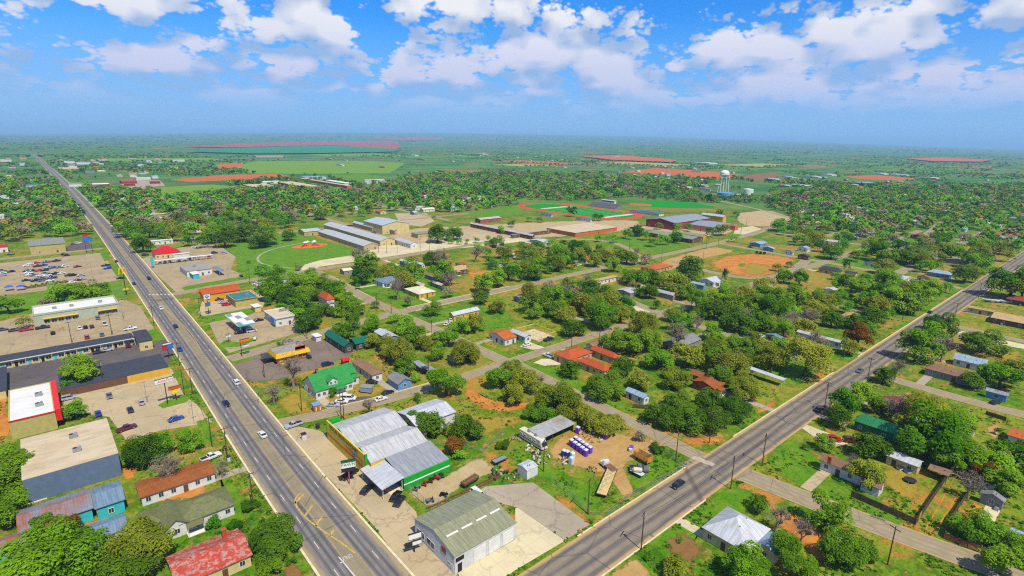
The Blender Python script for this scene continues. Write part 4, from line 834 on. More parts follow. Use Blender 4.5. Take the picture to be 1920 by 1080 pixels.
house((309, 1045), (474, 1040), 3.0, 'gable', 'x', 1.7, 'red', 'cream', 'cream house under a patchy faded red shingle roof by the highway', lm='the faded red-roofed house', wspace=3.0, chimney=(420, 1000))
# --- left of the highway, farther up
b = house((60, 577), (222, 570), 5, 'flat', 'x', 0, 'flatw', 'sage', 'long sage and white fast food restaurant with flat white roof', 'restaurant', 'restaurant', 'highway shops', 'the long fast food restaurant', wins=False, over=.05, parapet=.9)
ox, oy = b.location.x, b.location.y; x0, x1, y0, y1 = LR((60, 577), (222, 570), 5)
M_YT = plain('yellow_trim', C(236, 196, 50), 0.5, 0.06)
for u0, u1 in ((.1, .5), (.74, .97)):
    a, c_ = x0 + (x1 - x0) * u0 - ox, x0 + (x1 - x0) * u1 - ox
    mb = MB(); mb.box(a, c_, y0 - oy - 1.2, y0 - oy - .02, 2.9, 3.2, 0, True); link('awning', mb.mesh('awning', [M_YT]), b)
    for k in range(5): window(b, (a + (c_ - a) * (k + .5) / 5, y0 - oy, 1.5), math.pi, 2.2, 1.8)
for q in (.25, .45, .8): unit(b, (x0 + (x1 - x0) * q - ox, (y0 + y1) / 2 - oy, 5), .9)
# motel: long bar, return wing and office
b = house((-30, 672), (252, 634), 3.4, 'flat', 'x', 0, 'dark', 'cream', 'motel in an angle with dark flat roofs and a row of room doors', 'motel', 'motel', 'highway shops', 'the dark-roofed motel', wins=False, over=1.0)
ox, oy = b.location.x, b.location.y; x0, x1, y0, y1 = LR((-30, 672), (252, 634), 3.4)
n = 12
for k in range(n):
    t = x0 + (x1 - x0) * (k + .5) / n - ox
    door(b, (t - .9, y0 - oy + 1.0, 0), math.pi, 1.0, 2.1, WALL['turquoise'] if k % 2 else M_DARK); window(b, (t + 1.0, y0 - oy + 1.0, 1.5), math.pi, 1.9, 1.4, False)
mb = MB()
for k in range(n + 1): t = x0 + (x1 - x0) * k / n - ox; mb.tube((t, y0 - oy + .15, 0), (t, y0 - oy + .15, 3.3), .07, .07, 5)
mb.box(x0 - ox, x1 - ox, y0 - oy - .1, y0 - oy, 3.15, 3.5, 0, True); link('veranda_posts', mb.mesh('veranda_posts', [M_FRAME]), b)
add(b, (247, 622), (287, 636), 4.6, 'hip', 'x', 1.0, 'dark', 'cream', wspace=2.5)
add(b, (-60, 700), (12, 730), 3.4, 'flat', 'y', 0, 'dark', 'cream', wins=False)
b = house((108, 702), (317, 688), 3.0, 'flat', 'x', 0, 'dark', 'brown', 'second motel wing with dark flat roof and brown and yellow back wall', 'motel_wing', 'motel', 'highway shops', wins=False, over=.02)
x0, x1, y0, y1 = LR((108, 702), (317, 688), 3.0); mb = MB(); mb.box(x1 - b.location.x - 14, x1 - b.location.x + .05, y0 - b.location.y - .06, y0 - b.location.y + .01, 0, 2.85, 0, True); link('yellow_panel', mb.mesh('yellow_panel', [WALL['yellow']]), b)
b = house((52, 451), (123, 456), 7, 'shed', 'x', .6, 'olive', 'khaki', 'tan metal warehouse with an olive roof beside the store lot', 'warehouse', 'warehouse', 'highway shops', 'the tan warehouse', wspace=8)
house((-18, 462), (15, 462), 4.5, 'hip', 'x', 1.4, 'redp', 'white', 'restaurant with bright red roof at the left picture edge', 'restaurant', 'restaurant', 'highway shops')
# --- right of the highway, top to bottom
b = hw(68.2, 86.1, 493.1, 508.1, 3.8, 'hip', 'x', 4.6, 'redp', 'cream', 'cream restaurant with a bright red trapezoid hip roof', 'restaurant', 'restaurant', 'highway shops', 'the bright red-roofed restaurant', wspace=3)
b = house((290, 489), (398, 477), 3.2, 'flat', 'x', 0, 'flatw', 'steel', 'drive-in canopy with a long white roof and parked cars below', 'drive_in_canopy', 'canopy', 'highway shops', 'the drive-in canopy', open_front=True); add(b, (322, 476), (356, 474), 4.2, 'flat', 'x', 0, 'flatw', 'white', wins=False)
b = house((335, 498), (398, 503), 4.2, 'flat', 'y', 0, 'flatg', 'white', 'old filling station with weathered flat roofs and blue canopy', 'old_station', 'shop', 'highway shops', 'the old filling station', units=((365, 500),)); add(b, (352, 508), (375, 513), 3.6, 'flat', 'y', 0, 'flatw', 'turquoise', wins=False)
add(b, (398, 500), (421, 507), 3.6, 'flat', 'y', 0, 'bluem', 'steel', open_front=True)
house((281, 451), (325, 449), 3.4, 'flat', 'x', 0, 'flatw', 'white', 'white shop with red door behind the red-roofed restaurant', 'shop', 'shop', 'highway shops')
house((352, 446), (368, 448), 3.2, 'gable', 'x', .8, 'white', 'grey', group='houses of the town')
b = house((373, 548), (452, 543), 4.4, 'gable', 'x', 1.3, 'redo', 'gold', 'bright orange-yellow taqueria with an orange-red roof', 'restaurant', 'restaurant', 'highway shops', 'the orange taqueria', wspace=4); x0, x1, y0, y1 = LR((373, 548), (452, 543), 4.4)
mb = MB(); mb.box(x0 - b.location.x - .3, x1 - b.location.x, y1 - b.location.y - .2, y1 - b.location.y + .1, 3.5, 6.3, 0, True); link('sign_parapet', mb.mesh('sign_parapet', [WALL['orange']]), b)
house((424, 552), (484, 557), 4.4, 'flat', 'x', 0, 'tealm', 'khaki', 'beige box shop with pale green flat roof beside the taqueria', 'shop', 'shop', 'highway shops', units=((462, 553),), wins=False, parapet=.3)
house((469, 571), (491, 574), 3.0, 'flat', 'x', 0, 'flatw', 'cream', 'pair of cream storage boxes behind the beige box shop', 'shed', 'shed', 'sheds', wins=False)
b = house((494, 584), (553, 592), 4.2, 'flat', 'x', 0, 'flatt', 'white', 'white convenience store with stained flat roof and blue corner', 'store', 'store', 'highway shops', 'the white convenience store', units=((528, 584), (538, 582)), parapet=.5, wspace=4)
mb = MB(); x0, x1, y0, y1 = LR((494, 584), (553, 592), 4.2); mb.box(x0 - b.location.x - .5, x0 - b.location.x - .05, y0 - b.location.y - .3, y0 - b.location.y + 5, 1.8, 4.9, 0, True); link('corner_panel', mb.mesh('corner_panel', [WALL['blue']]), b)
# gas canopy
x0, x1, y0, y1 = LR((421, 590), (480, 605), 5.2); r = empty('gas_canopy', ((x0 + x1) / 2, (y0 + y1) / 2, .02)); ox, oy = r.location.x, r.location.y; BLOCK.append((x0, x1, y0, y1))
mb = MB(); mb.box(x0 - ox, x1 - ox, y0 - oy, y1 - oy, 4.6, 5.15, 0, True); mb.box(x0 - ox - .04, x1 - ox + .04, y0 - oy - .04, y0 - oy - .01, 4.6, 5.35, 1, True); can = link('canopy_deck', mb.mesh('canopy_deck', [M_FRAME, WALL['turquoise']]), r)
for i in range(3):
    for j in range(4):
        mb = MB(); ax, bx_ = x0 - ox + (x1 - x0) * i / 3 + .25, x0 - ox + (x1 - x0) * (i + 1) / 3 - .25; ay, by_ = y0 - oy + (y1 - y0) * j / 4 + .25, y0 - oy + (y1 - y0) * (j + 1) / 4 - .25
        mb.box(ax, bx_, ay, by_, 5.15, 5.32); link('deck_panel', mb.mesh('deck_panel', [M_GALV if (i + j) % 3 == 0 else M_FRAME]), can)
for x in (.25, .75):
    for y in (.2, .8):
        mb = MB(); mb.box(-.2, .2, -.2, .2, 0, 4.6); link('column', mb.mesh('column', [M_FRAME]), r, (x0 - ox + (x1 - x0) * x, y0 - oy + (y1 - y0) * y, 0))
for y in (.3, .7):
    mb = MB(); mb.box(-.35, .35, -.55, .55, .15, 1.7); mb.box(-.6, .6, -1.1, 1.1, 0, .15); link('fuel_pump', mb.mesh('fuel_pump', [plain('pump_blue', C(40, 90, 170), .4)]), r, (0, y0 - oy + (y1 - y0) * y, 0))
thing(r, 'gas station canopy with white panelled top and turquoise edge', 'canopy', 'highway shops'); mark('the gas station canopy', ox, oy)
# yellow restaurant
b = house((505, 654), (578, 652), 4.6, 'flat', 'x', 0, 'flatg', 'brick', 'yellow and red restaurant with mansard band and grey roof units', 'restaurant', 'restaurant', 'highway shops', 'the yellow restaurant', units=((535, 642), (545, 641), (560, 645)), wspace=2.6)
x0, x1, y0, y1 = LR((505, 654), (578, 652), 4.6); ox, oy = b.location.x, b.location.y; mb = MB()
a = [(x0 - ox - .6, y0 - oy - .6, 2.9), (x1 - ox + .6, y0 - oy - .6, 2.9), (x1 - ox + .6, y1 - oy + .6, 2.9), (x0 - ox - .6, y1 - oy + .6, 2.9)]; c_ = [(x0 - ox - .1, y0 - oy - .1, 4.85), (x1 - ox + .1, y0 - oy - .1, 4.85), (x1 - ox + .1, y1 - oy + .1, 4.85), (x0 - ox - .1, y1 - oy + .1, 4.85)]
for i in range(4): mb.poly([a[i], a[(i + 1) % 4], c_[(i + 1) % 4], c_[i]]); mb.poly([c_[i], c_[(i + 1) % 4], tuple(Vector(c_[(i + 1) % 4]) * .97 - Vector((0, 0, .1))), tuple(Vector(c_[i]) * .97 - Vector((0, 0, .1)))], 1)
link('mansard_band', mb.mesh('mansard_band', [plain('bright_yellow_paint', C(244, 190, 24), .5, .06), WALL['brick']]), b)
mb = MB(); mb.poly([(1.0, y0 - oy - .3, 5.0), (5.2, y0 - oy - .3, 5.0), (5.2, y0 - oy - .3, 6.2), (3.1, y0 - oy - .3, 7.0), (1.0, y0 - oy - .3, 6.2)]); mb.poly([(1.0, y0 - oy - .1, 5.0), (1.0, y0 - oy - .1, 6.2), (3.1, y0 - oy - .1, 7.0), (5.2, y0 - oy - .1, 6.2), (5.2, y0 - oy - .1, 5.0)]); mb.box(1.0, 5.2, y0 - oy - .3, y0 - oy - .1, 4.6, 6.2); link('entry_gable', mb.mesh('entry_gable', [WALL['orange']]), b)
add(b, (487, 665), (517, 668), 2.9, 'flat', 'x', 0, 'dark', 'dark', open_front=True)
# teal restaurant, white roof, red shed
b = house((607, 626), (664, 646), 3.4, 'gable', 'y', 1.7, 'teal', 'dark', 'long deep-teal metal-roofed hall with a side wing', 'hall', 'hall', 'highway shops', 'the teal-roofed hall', wspace=4); add(b, (652, 637), (704, 637), 3.2, 'gable', 'x', 1.6, 'teal', 'dark', wspace=4)
house((701, 622), (749, 631), 3.2, 'gable', 'y', 1.2, 'white', 'grey', 'grey house with plain white metal roof behind the teal hall')
house((585, 626), (602, 630), 2.6, 'flat', 'x', 0, 'flatw', 'white', 'tiny white ticket booth with red roof trim beside the side street', 'booth', 'booth', 'sheds', wins=False)
house((641, 673), (653, 676), 2.3, 'gable', 'x', .9, 'redp', 'maroon', 'tiny bright red shed beside the mobile home', 'shed', 'shed', 'sheds', wins=False)
b = house((595, 554), (629, 560), 5.4, 'hip', 'x', 3.0, 'redo', 'white', 'two-storey white house with an orange-red pyramid roof', lm='the orange pyramid-roofed house', wspace=2.4)
house((607, 572), (633, 569), 3.2, 'gable', 'y', 1.4, 'slate', 'white', 'small white house with slate-blue roof beside the pyramid-roofed house')
# big green-roofed house
b = house((566, 714), (664, 715), 3.3, 'gable', 'x', 4.2, 'green', 'white', 'white house with a steep green roof, dormer and brick chimney', lm='the green-roofed white house', wspace=1.9, chimney=(593, 690))
x0, x1, y0, y1 = LR((566, 714), (664, 715), 3.3); ox, oy = b.location.x, b.location.y
volume(b, x0 - ox + 4.5, x1 - ox + 3.4, y1 - oy - 8, y1 - oy + 1.5, 4.6, 'gable', 'x', 2.6, ROOF['green'], WALL['white'], wspace=2.4)
volume(b, x0 - ox + 5.2, x0 - ox + 9.2, y0 - oy + .6, y0 - oy + 5, 5.3, 'gable', 'y', 1.5, ROOF['green'], WALL['white'], wspace=1.4, over=.3, wz=4.7, doors=0, wsize=(.9, 1.0))
volume(b, x1 - ox + .2, x1 - ox + 4.0, y0 - oy + 3.5, y0 - oy + 8, 3.0, 'hip', 'x', 1.4, ROOF['green'], WALL['white'], wspace=2.2)
b = house((657, 677), (719, 698), 3.2, 'hip', 'y', .8, 'brown', 'white', 'long white mobile home with a stained grey-brown roof', 'mobile_home', 'mobile home', 'houses of the town', 'the long white mobile home', wspace=2.6)
house((724, 707), (774, 713), 2.8, 'gable', 'y', 1.5, 'grey', 'blue', 'small pale blue and white gabled shed with mossy grey roof', 'shed', 'shed', 'sheds', doors=0)
house((775, 680), (800, 688), 2.8, 'shed', 'x', .5, 'slate', 'brown', 'brown hut with slate-blue lean-to roof beside the palm', 'shed', 'shed', 'sheds'); house((795, 688), (823, 697), 2.7, 'flat', 'x', .5, 'slate', 'brown', 'dark open patio hut with grey flat roof', 'shed', 'shed', 'sheds', open_front='back')
house((838, 665), (860, 670), 2.6, 'gable', 'x', .8, 'dirty', 'grey', 'grey shed with stained roof tucked behind the palm', 'shed', 'shed', 'sheds')
# --- pawn shop
r = empty('pawn_shop', (70, 137, .02)); BLOCK.append((56, 82, 115, 158))
def pv(x0, x1, y0, y1, *a, **k): return volume(r, x0 - 70, x1 - 70, y0 - 137, y1 - 137, *a, **k)
pv(61, 80, 140.7, 156, 5.0, 'gable', 'x', 1.9, ROOF['silver'], WALL['yellow'], wins=False, over=.1)
pv(61, 79.6, 128.4, 140.5, 5.0, 'gable', 'x', 1.9, ROOF['silver'], WALL['yellow'], wins=False, over=.1)
pv(65.4, 80.2, 118.4, 128.3, 3.6, 'shed', 'x', 1.5, ROOF['slate'], WALL['green'], wins=False, over=.1)
pv(58.6, 65.3, 117.6, 130.2, 3.3, 'shed', 'y', 1.0, ROOF['white'], WALL['white'], open_front=True)
M_PY = wall('pawn_yellow_wall', C(232, 206, 70), .15); M_PG = wall('pawn_green_wall', C(20, 176, 44), .1); M_PR = plain('pawn_red_band', C(196, 60, 30), .6, .1)
mb = MB(); mb.box(-9.6, -9.2, -6.2, 19.6, 0, 6.6); link('facade', mb.mesh('facade', [M_PY]), r)
mb = MB(); mb.box(-9.68, -9.61, -6.2, 19.6, 2.3, 2.7, 0, True); link('red_band', mb.mesh('red_band', [M_PR]), r)
mb = MB(); pass
for q in ((-9.64, -8.9, -6.6, -6.22, 0, 6.8), (-9.64, -5, 19.62, 19.9, 2.6, 6.4), (-4.6, 10.3, -18.9, -18.62, 1.9, 3.45), (-4.6, 10.3, -18.9, -18.62, 0, 1.4), (10.25, 10.5, -18.9, -9, 0, 3.6)):
    mb = MB(); mb.box(*q, 0, True); link('green_panel', mb.mesh('green_panel', [M_PG]), r)
mb = MB(); mb.box(-4.6, 10.3, -18.95, -18.6, 1.42, 1.72, 0, True); link('white_band', mb.mesh('white_band', [M_FRAME]), r)
M_BLK = plain('black_lettering', C(24, 24, 26), .6, .05); M_REDL = plain('red_lettering', C(206, 44, 34), .6, .05)
rt = (math.pi / 2, 0, -math.pi / 2)
text('lettering', 'MOON PAWN & MONEY', 1.75, M_BLK, r, (-9.72, 7.4, 5.5), rt, .01, xs=1.0); text('lettering', 'LOANS', 1.35, M_REDL, r, (-9.72, 3.6, 3.8), rt, .01); text('lettering', 'TOOLS', 1.35, M_REDL, r, (-9.72, -3.0, 3.8), rt, .01)
mb = MB(); mb.box(-9.75, -9.62, -.6, 1.3, 3.2, 4.4, 0, True); link('picture_panel', mb.mesh('picture_panel', [plain('blue_panel', C(70, 110, 170), .5, .3, 2)]), r)
mb = MB()
for y in (-8, -12.5, -17): mb.box(-8.9, -8.6, y - .15, y + .15, 0, 3.2)
link('porch_posts', mb.mesh('porch_posts', [plain('red_post', C(190, 60, 60), .6)]), r)
mb = MB(); mb.box(-8.6, -4.7, -18.6, -7, .0, .18); link('porch_floor', mb.mesh('porch_floor', [M_KERB]), r)
window(r, (-4.62, -12, 1.6), math.pi / 2, 2.2, 1.6); door(r, (-4.62, -9, .1), math.pi / 2)
thing(r, 'yellow-fronted pawn shop with three grey metal roof bays and green side', 'pawn shop', 'highway shops'); mark('the yellow-fronted pawn shop', 65, 137)
hw(82, 97.6, 139.2, 151.6, 4.4, 'gable', 'x', 1.4, 'white', 'white', 'white metal warehouse behind the pawn shop roofs', 'warehouse', 'warehouse', 'highway shops', 'the white warehouse behind the pawn shop', wspace=8)
# --- garage
r = empty('garage', (67.2, 92.8, .03)); BLOCK.append((57, 78, 83, 103))
volume(r, -9.0, 9.0, -8.4, 8.2, 4.6, 'gable', 'x', 1.9, ROOF['olive'], WALL['steel'], over=.12, wins=False)
M_SIGNW = plain('white_sign_face', C(238, 236, 230), .5, .04)
for x in (-2.0, 2.2, 6.4):
    d_ = door(r, (x, -8.3, 0), math.pi, 3.3, 3.6, M_DOORW, 'roller_door')
for x in (-6.0, -1.9, 2.3, 6.4):
    mb = MB(); mb.box(-1.5, 1.5, -.22, .22, 0, .16, 0, True); o = link('skylight', mb.mesh('skylight', [M_FRAME]), r, (x, -3.3, 5.83)); o.rotation_euler = (math.atan2(1.9, 8.3), 0, 0)
door(r, (-7.5, -8.3, 0), math.pi, 1.1, 2.2, M_DARK); mb = MB(); mb.box(-8.6, -6.4, -8.36, -8.29, 2.9, 3.9, 0, True); link('sign_panel', mb.mesh('sign_panel', [M_DARK]), r)
for y in (5.6, 1.2): window(r, (-8.88, y, 1.9), math.pi / 2, 3.4, 1.8)
mb = MB(); mb.box(-8.98, -8.9, -5.0, -3.3, 3.0, 4.4, 0, True); link('shield_sign', mb.mesh('shield_sign', [plain('dark_red_emblem', C(150, 50, 50), .5, .3, 3)]), r); window(r, (-8.88, -6.2, 1.5), math.pi / 2, .9, .9); door(r, (-8.88, -7.4, 0), math.pi / 2, .9, 2.1, M_DOORW)
thing(r, 'white metal garage with olive roof and three white roller doors', 'garage', 'highway shops'); mark('the white garage with roller doors', 67, 93)
# --- toilet yard
house((970, 871), (1009, 873), 2.9, 'gable', 'x', .5, 'white', 'white', 'small white metal box shed at the edge of the toilet yard', 'shed', 'shed', 'sheds', 'the small white box shed', wins=False, over=.05)
house((989, 807), (1079, 794), 3.1, 'shed', 'x', .5, 'dirty', 'dark', 'open-fronted metal pole shed with stained roof beside the motorhome', 'shed', 'shed', 'sheds', 'the open pole shed', open_front='back')
# --- lower right
b = house((1315, 988), (1446, 992), 3.3, 'hip', 'x', 3.4, 'white', 'cream', 'white metal hip-roofed house at the avenue corner', lm='the white hip-roofed corner house', wspace=3)
add(b, (1349, 1004), (1400, 1022), 2.9, 'shed', 'x', .7, 'white', 'cream', wspace=2.2); add(b, (1412, 1020), (1478, 1020), 2.9, 'gable', 'x', 1.5, 'pale', 'cream', wspace=3)
b = house((1600, 788), (1702, 813), 3.4, 'hip', 'y', 2.6, 'greenm', 'green', 'house with a bright green metal hip roof among trees', lm='the green metal-roofed house')
b = house((1536, 862), (1640, 892), 3.0, 'gable', 'y', 1.8, 'brown', 'white', 'white house with weathered brown shingle roof and brick chimney', lm='the brown-shingled white house', chimney=(1556, 862), wspace=2.6); add(b, (1612, 902), (1662, 906), 2.8, 'gable', 'y', 1.3, 'brown', 'white')
house((1660, 853), (1733, 865), 2.9, 'gable', 'y', .9, 'white', 'cream', 'long shed with plain white metal roof behind the fenced yard', 'shed', 'shed', 'sheds', 'the long white-roofed shed')
house((1739, 879), (1787, 883), 2.6, 'gable', 'y', .7, 'brown', 'brown', 'open brown-roofed carport beside the wooden fence', 'carport', 'carport', 'sheds', open_front=True)
house((1809, 803), (1834, 802), 2.6, 'gable', 'y', .9, 'brown', 'white', 'tiny white shed with brown roof by the pale turnaround', 'shed', 'shed', 'sheds', doors=0)
house((1888, 815), (1945, 815), 2.8, 'gable', 'y', .9, 'orange', 'white', 'white shed with a rusty orange roof at the right picture edge', 'shed', 'shed', 'sheds')
house((1836, 925), (1888, 936), 2.8, 'gable', 'x', 1.2, 'grey', 'grey', 'grey cabin half hidden under trees near the right edge')
house((1884, 1016), (1945, 1008), 2.8, 'gable', 'y', 1.0, 'pale', 'white', 'pale blue-roofed shed at the lower right picture edge', 'shed', 'shed', 'sheds')
house((1832, 895), (1872, 902), 2.8, 'gable', 'x', 1.2, 'bluem', 'white')
b = house((1786, 672), (1855, 679), 3.0, 'gable', 'y', 1.8, 'pale', 'white', 'house with a pale blue-white metal roof beside the round oak', lm='the pale blue metal-roofed house')
b = house((1733, 690), (1855, 712), 3.0, 'hip', 'y', 2.2, 'brown', 'grey', 'wide grey house with a brown shingle hip roof', lm='the wide brown hip-roofed house')
house((1847, 732), (1893, 740), 2.7, 'gable', 'y', 1.0, 'slate', 'blue', 'small blue-grey garage with white gable trim', 'shed', 'shed', 'sheds', doors=0)
house((1643, 752), (1722, 762), 3.0, 'gable', 'x', 1.8, 'maroon', 'grey', 'grey house with a brown-red shingle roof behind the bare tree')
house((1565, 596), (1619, 591), 3.0, 'hip', 'x', 1.6, 'tan', 'tan', 'tan hip-roofed house shaded by dark trees')
house((1493, 622), (1584, 641), 3.0, 'gable', 'y', .8, 'silver', 'white', 'long white mobile home behind the pale bare trees', 'mobile_home', 'mobile home', 'houses of the town')
house((1436, 626), (1468, 633), 2.8, 'gable', 'x', .9, 'bluem', 'grey', 'grey shed with a bright blue roof', 'shed', 'shed', 'sheds')
house((1404, 690), (1471, 712), 2.9, 'shed', 'x', .4, 'white', 'white', 'open carport with plain white roof beside the avenue', 'carport', 'carport', 'sheds', 'the white carport', open_front=True)
house((1813, 576), (1866, 584), 3.0, 'gable', 'y', 1.0, 'tan', 'cream', 'long cream ranch house with tan roof right of the avenue', lm='the tan ranch house'); house((1857, 595), (1965, 602), 3.0, 'gable', 'y', 1.3, 'tan', 'brown', 'brown-walled ranch house with tan roof at the right edge')
house((1886, 560), (1950, 562), 3.0, 'hip', 'x', 1.6, 'maroon', 'dark', 'dark house with maroon roof at the right picture edge')
house((1737, 509), (1787, 513), 3.2, 'hip', 'x', 1.8, 'pale', 'blue', 'light blue house with pale metal roof beside the avenue', lm='the light blue house'); house((1720, 517), (1745, 521), 3.0, 'gable', 'x', 1.4, 'orange', 'tan'); house((1680, 522), (1708, 519), 2.8, 'flat', 'x', .4, 'white', 'white')
house((1534, 503), (1581, 508), 3.0, 'hip', 'x', 2.2, 'dark', 'tan', 'tan house with a charcoal hip roof beside two cypresses', lm='the charcoal hip-roofed house'); house((1585, 510), (1606, 514), 3.0, 'gable', 'y', 1.4, 'dark', 'white'); house((1545, 541), (1573, 542), 3.2, 'gable', 'x', .8, 'white', 'white'); house((1619, 491), (1654, 495), 3.0, 'gable', 'x', 1.3, 'dark', 'white')
for a in (((1673, 450), (1702, 453), 'bluem', 'grey'), ((1706, 441), (1741, 442), 'maroon', 'brown'), ((1495, 464), (1521, 465), 'pale', 'white'), ((1566, 440), (1611, 445), 'white', 'grey'), ((1603, 438), (1628, 441), 'pale', 'grey'), ((1515, 446), (1548, 450), 'silver', 'white'), ((1548, 451), (1579, 455), 'white', 'white'), ((1773, 485), (1821, 491), 'slate', 'grey'), ((1838, 471), (1862, 474), 'white', 'white'),
          ((1756, 427), (1771, 428), 'orange', 'white'), ((1795, 441), (1808, 441), 'maroon', 'white'), ((1788, 419), (1804, 420), 'white', 'tan'), ((1806, 412), (1832, 418), 'slate', 'grey'), ((1713, 406), (1736, 407), 'orange', 'brick'), ((1688, 394), (1704, 395), 'white', 'white'), ((1709, 387), (1725, 389), 'silver', 'grey'), ((1847, 419), (1858, 419), 'white', 'white'), ((1869, 423), (1880, 423), 'pale', 'white'), ((1877, 385), (1890, 386), 'maroon', 'brick'), ((1844, 386), (1856, 386), 'tan', 'tan'),
          ((1894, 433), (1918, 434), 'silver', 'white'), ((1776, 382), (1793, 383), 'white', 'white'), ((1797, 383), (1811, 384), 'white', 'white'), ((1663, 419), (1680, 422), 'brown', 'white'), ((1636, 431), (1655, 434), 'brown', 'cream'), ((1495, 478), (1520, 480), 'dark', 'brown'), ((1470, 470), (1490, 472), 'grey', 'white'), ((1615, 395), (1633, 398), 'tan', 'tan'), ((1640, 378), (1668, 381), 'rust', 'brown'), ((1645, 385), (1665, 387), 'silver', 'white'),
          ((1500, 369), (1530, 371), 'white', 'dark'), ((1500, 373), (1520, 375), 'rust', 'brown'), ((1450, 378), (1473, 381), 'orange', 'white'), ((1460, 330), (1485, 332), 'white', 'white'), ((1472, 336), (1498, 338), 'orange', 'tan'), ((1515, 330), (1535, 332), 'white', 'white'), ((1440, 334), (1460, 336), 'silver', 'grey'), ((1490, 346), (1512, 349), 'white', 'brown'), ((1463, 347), (1480, 349), 'white', 'grey'), ((1610, 341), (1640, 344), 'pale', 'grey'), ((1655, 346), (1668, 348), 'white', 'tan'), ((1700, 355), (1716, 357), 'white', 'white'), ((1545, 326), (1560, 328), 'white', 'white'), ((1640, 324), (1658, 326), 'white', 'white'), ((1672, 326), (1700, 328), 'white', 'white'), ((1735, 332), (1756, 334), 'white', 'white')):
    house(a[0], a[1], 3.2, 'gable' if hash(a[0]) % 3 else 'hip', 'x', 1.5, a[2], a[3], doors=0)
# --- middle blocks
house((700, 524), (758, 524), 3.2, 'hip', 'x', 2.0, 'bluem', 'white', 'white house with a blue-grey hip roof and large front lawn', lm='the blue-grey hip-roofed house', wspace=2.8)
b = house((757, 541), (818, 546), 3.0, 'hip', 'x', 1.7, 'cream', 'yellow', 'cream-roofed yellow house on the corner lawn', lm='the cream-roofed yellow house'); add(b, (775, 530), (800, 536), 3.0, 'gable', 'y', 1.4, 'cream', 'yellow')
house((808, 529), (834, 535), 2.8, 'gable', 'y', 1.2, 'cream', 'grey', 'small grey garage with cream roof behind the yellow house', 'shed', 'shed', 'sheds')
house((819, 504), (878, 504), 3.6, 'gable', 'x', 1.7, 'tan', 'brown', 'brown barn-like house with a broad tan roof and red carport', lm='the broad tan-roofed house'); house((852, 493), (875, 495), 2.8, 'gable', 'x', 1.0, 'rust', 'white'); house((830, 492), (848, 493), 2.6, 'gable', 'x', .9, 'maroon', 'brown'); house((765, 482), (784, 485), 2.8, 'gable', 'x', 1.0, 'maroon', 'brown')
house((795, 514), (835, 521), 2.9, 'gable', 'y', .8, 'brown', 'blue', 'grey and blue mobile home beside the orange soil', 'mobile_home', 'mobile home', 'houses of the town')
b = house((748, 488), (778, 494), 4.6, 'gable', 'y', 1.2, 'white', 'grey', 'two-storey grey house with white roof near the school', lm='the two-storey white-roofed house'); add(b, (772, 490), (796, 496), 3.0, 'gable', 'y', 1.0, 'white', 'white')
b = house((840, 588), (900, 581), 3.2, 'gable', 'x', 1.3, 'white', 'yellow', 'yellow-walled house with bright white metal roof', lm='the white-roofed yellow house')
b = house((914, 624), (970, 631), 3.1, 'gable', 'x', 1.7, 'orange', 'white', 'white house with an orange tile roof and metal side wing', lm='the orange-tiled white house'); add(b, (955, 621), (998, 629), 2.9, 'gable', 'y', .9, 'silver', 'white')
b = house((1037, 663), (1112, 660), 3.2, 'hip', 'x', 1.9, 'redo', 'tan', 'sprawling ranch house with bright orange-red roof', lm='the orange-red-roofed ranch house'); add(b, (1082, 676), (1150, 690), 3.2, 'hip', 'y', 1.8, 'redo', 'cream'); add(b, (1104, 654), (1162, 668), 3.2, 'hip', 'y', 1.7, 'redo', 'tan')
house((1096, 645), (1133, 645), 2.9, 'gable', 'x', 1.1, 'brown', 'white', 'white garage with brown roof behind the orange-red ranch house', 'shed', 'shed', 'sheds')
house((1240, 641), (1316, 636), 3.0, 'gable', 'x', 1.8, 'grey', 'grey', 'wide grey-roofed house behind a large bare tree', lm='the wide grey-roofed house')
house((1171, 732), (1220, 742), 2.9, 'gable', 'y', .9, 'pale', 'white', 'white and blue shed with pale metal roof in the oak shade', 'shed', 'shed', 'sheds', 'the pale-roofed shed by the oaks')
b = house((1296, 714), (1362, 719), 3.0, 'gable', 'x', 1.6, 'rust', 'brick', 'brick house with red-brown roof sunk among oaks', lm='the red-brown house among oaks'); add(b, (1292, 700), (1328, 702), 3.0, 'gable', 'y', 1.3, 'rust', 'brick')
b = house((1200, 539), (1268, 553), 3.2, 'gable', 'y', 1.5, 'silver', 'grey', 'grey house with silver metal roof and tall brick chimney', lm='the silver-roofed house with brick chimney', chimney=(1268, 552)); add(b, (1155, 543), (1202, 545), 3.0, 'gable', 'x', .9, 'silver', 'grey')
b = house((1310, 524), (1357, 525), 3.2, 'gable', 'x', 1.7, 'white', 'white', 'white house with white roof and blue side shed', lm='the white house with the blue side shed'); add(b, (1294, 530), (1326, 534), 3.0, 'gable', 'y', 1.0, 'pale', 'blue')
house((1108, 525), (1161, 518), 3.0, 'flat', 'x', .8, 'tan', 'white', 'low white house with flat tan roof beside the side street')
house((1063, 583), (1087, 580), 3.0, 'gable', 'x', 1.4, 'rust', 'brick', 'small brick house with red-brown roof under yellowish oaks'); house((1200, 500), (1263, 498), 3.0, 'hip', 'x', 1.8, 'orange', 'tan', 'tan house with orange hip roof at the school corner'); house((1085, 484), (1112, 485), 3.0, 'gable', 'x', 1.4, 'orange', 'white', 'white cottage with orange roof beside the long drive')
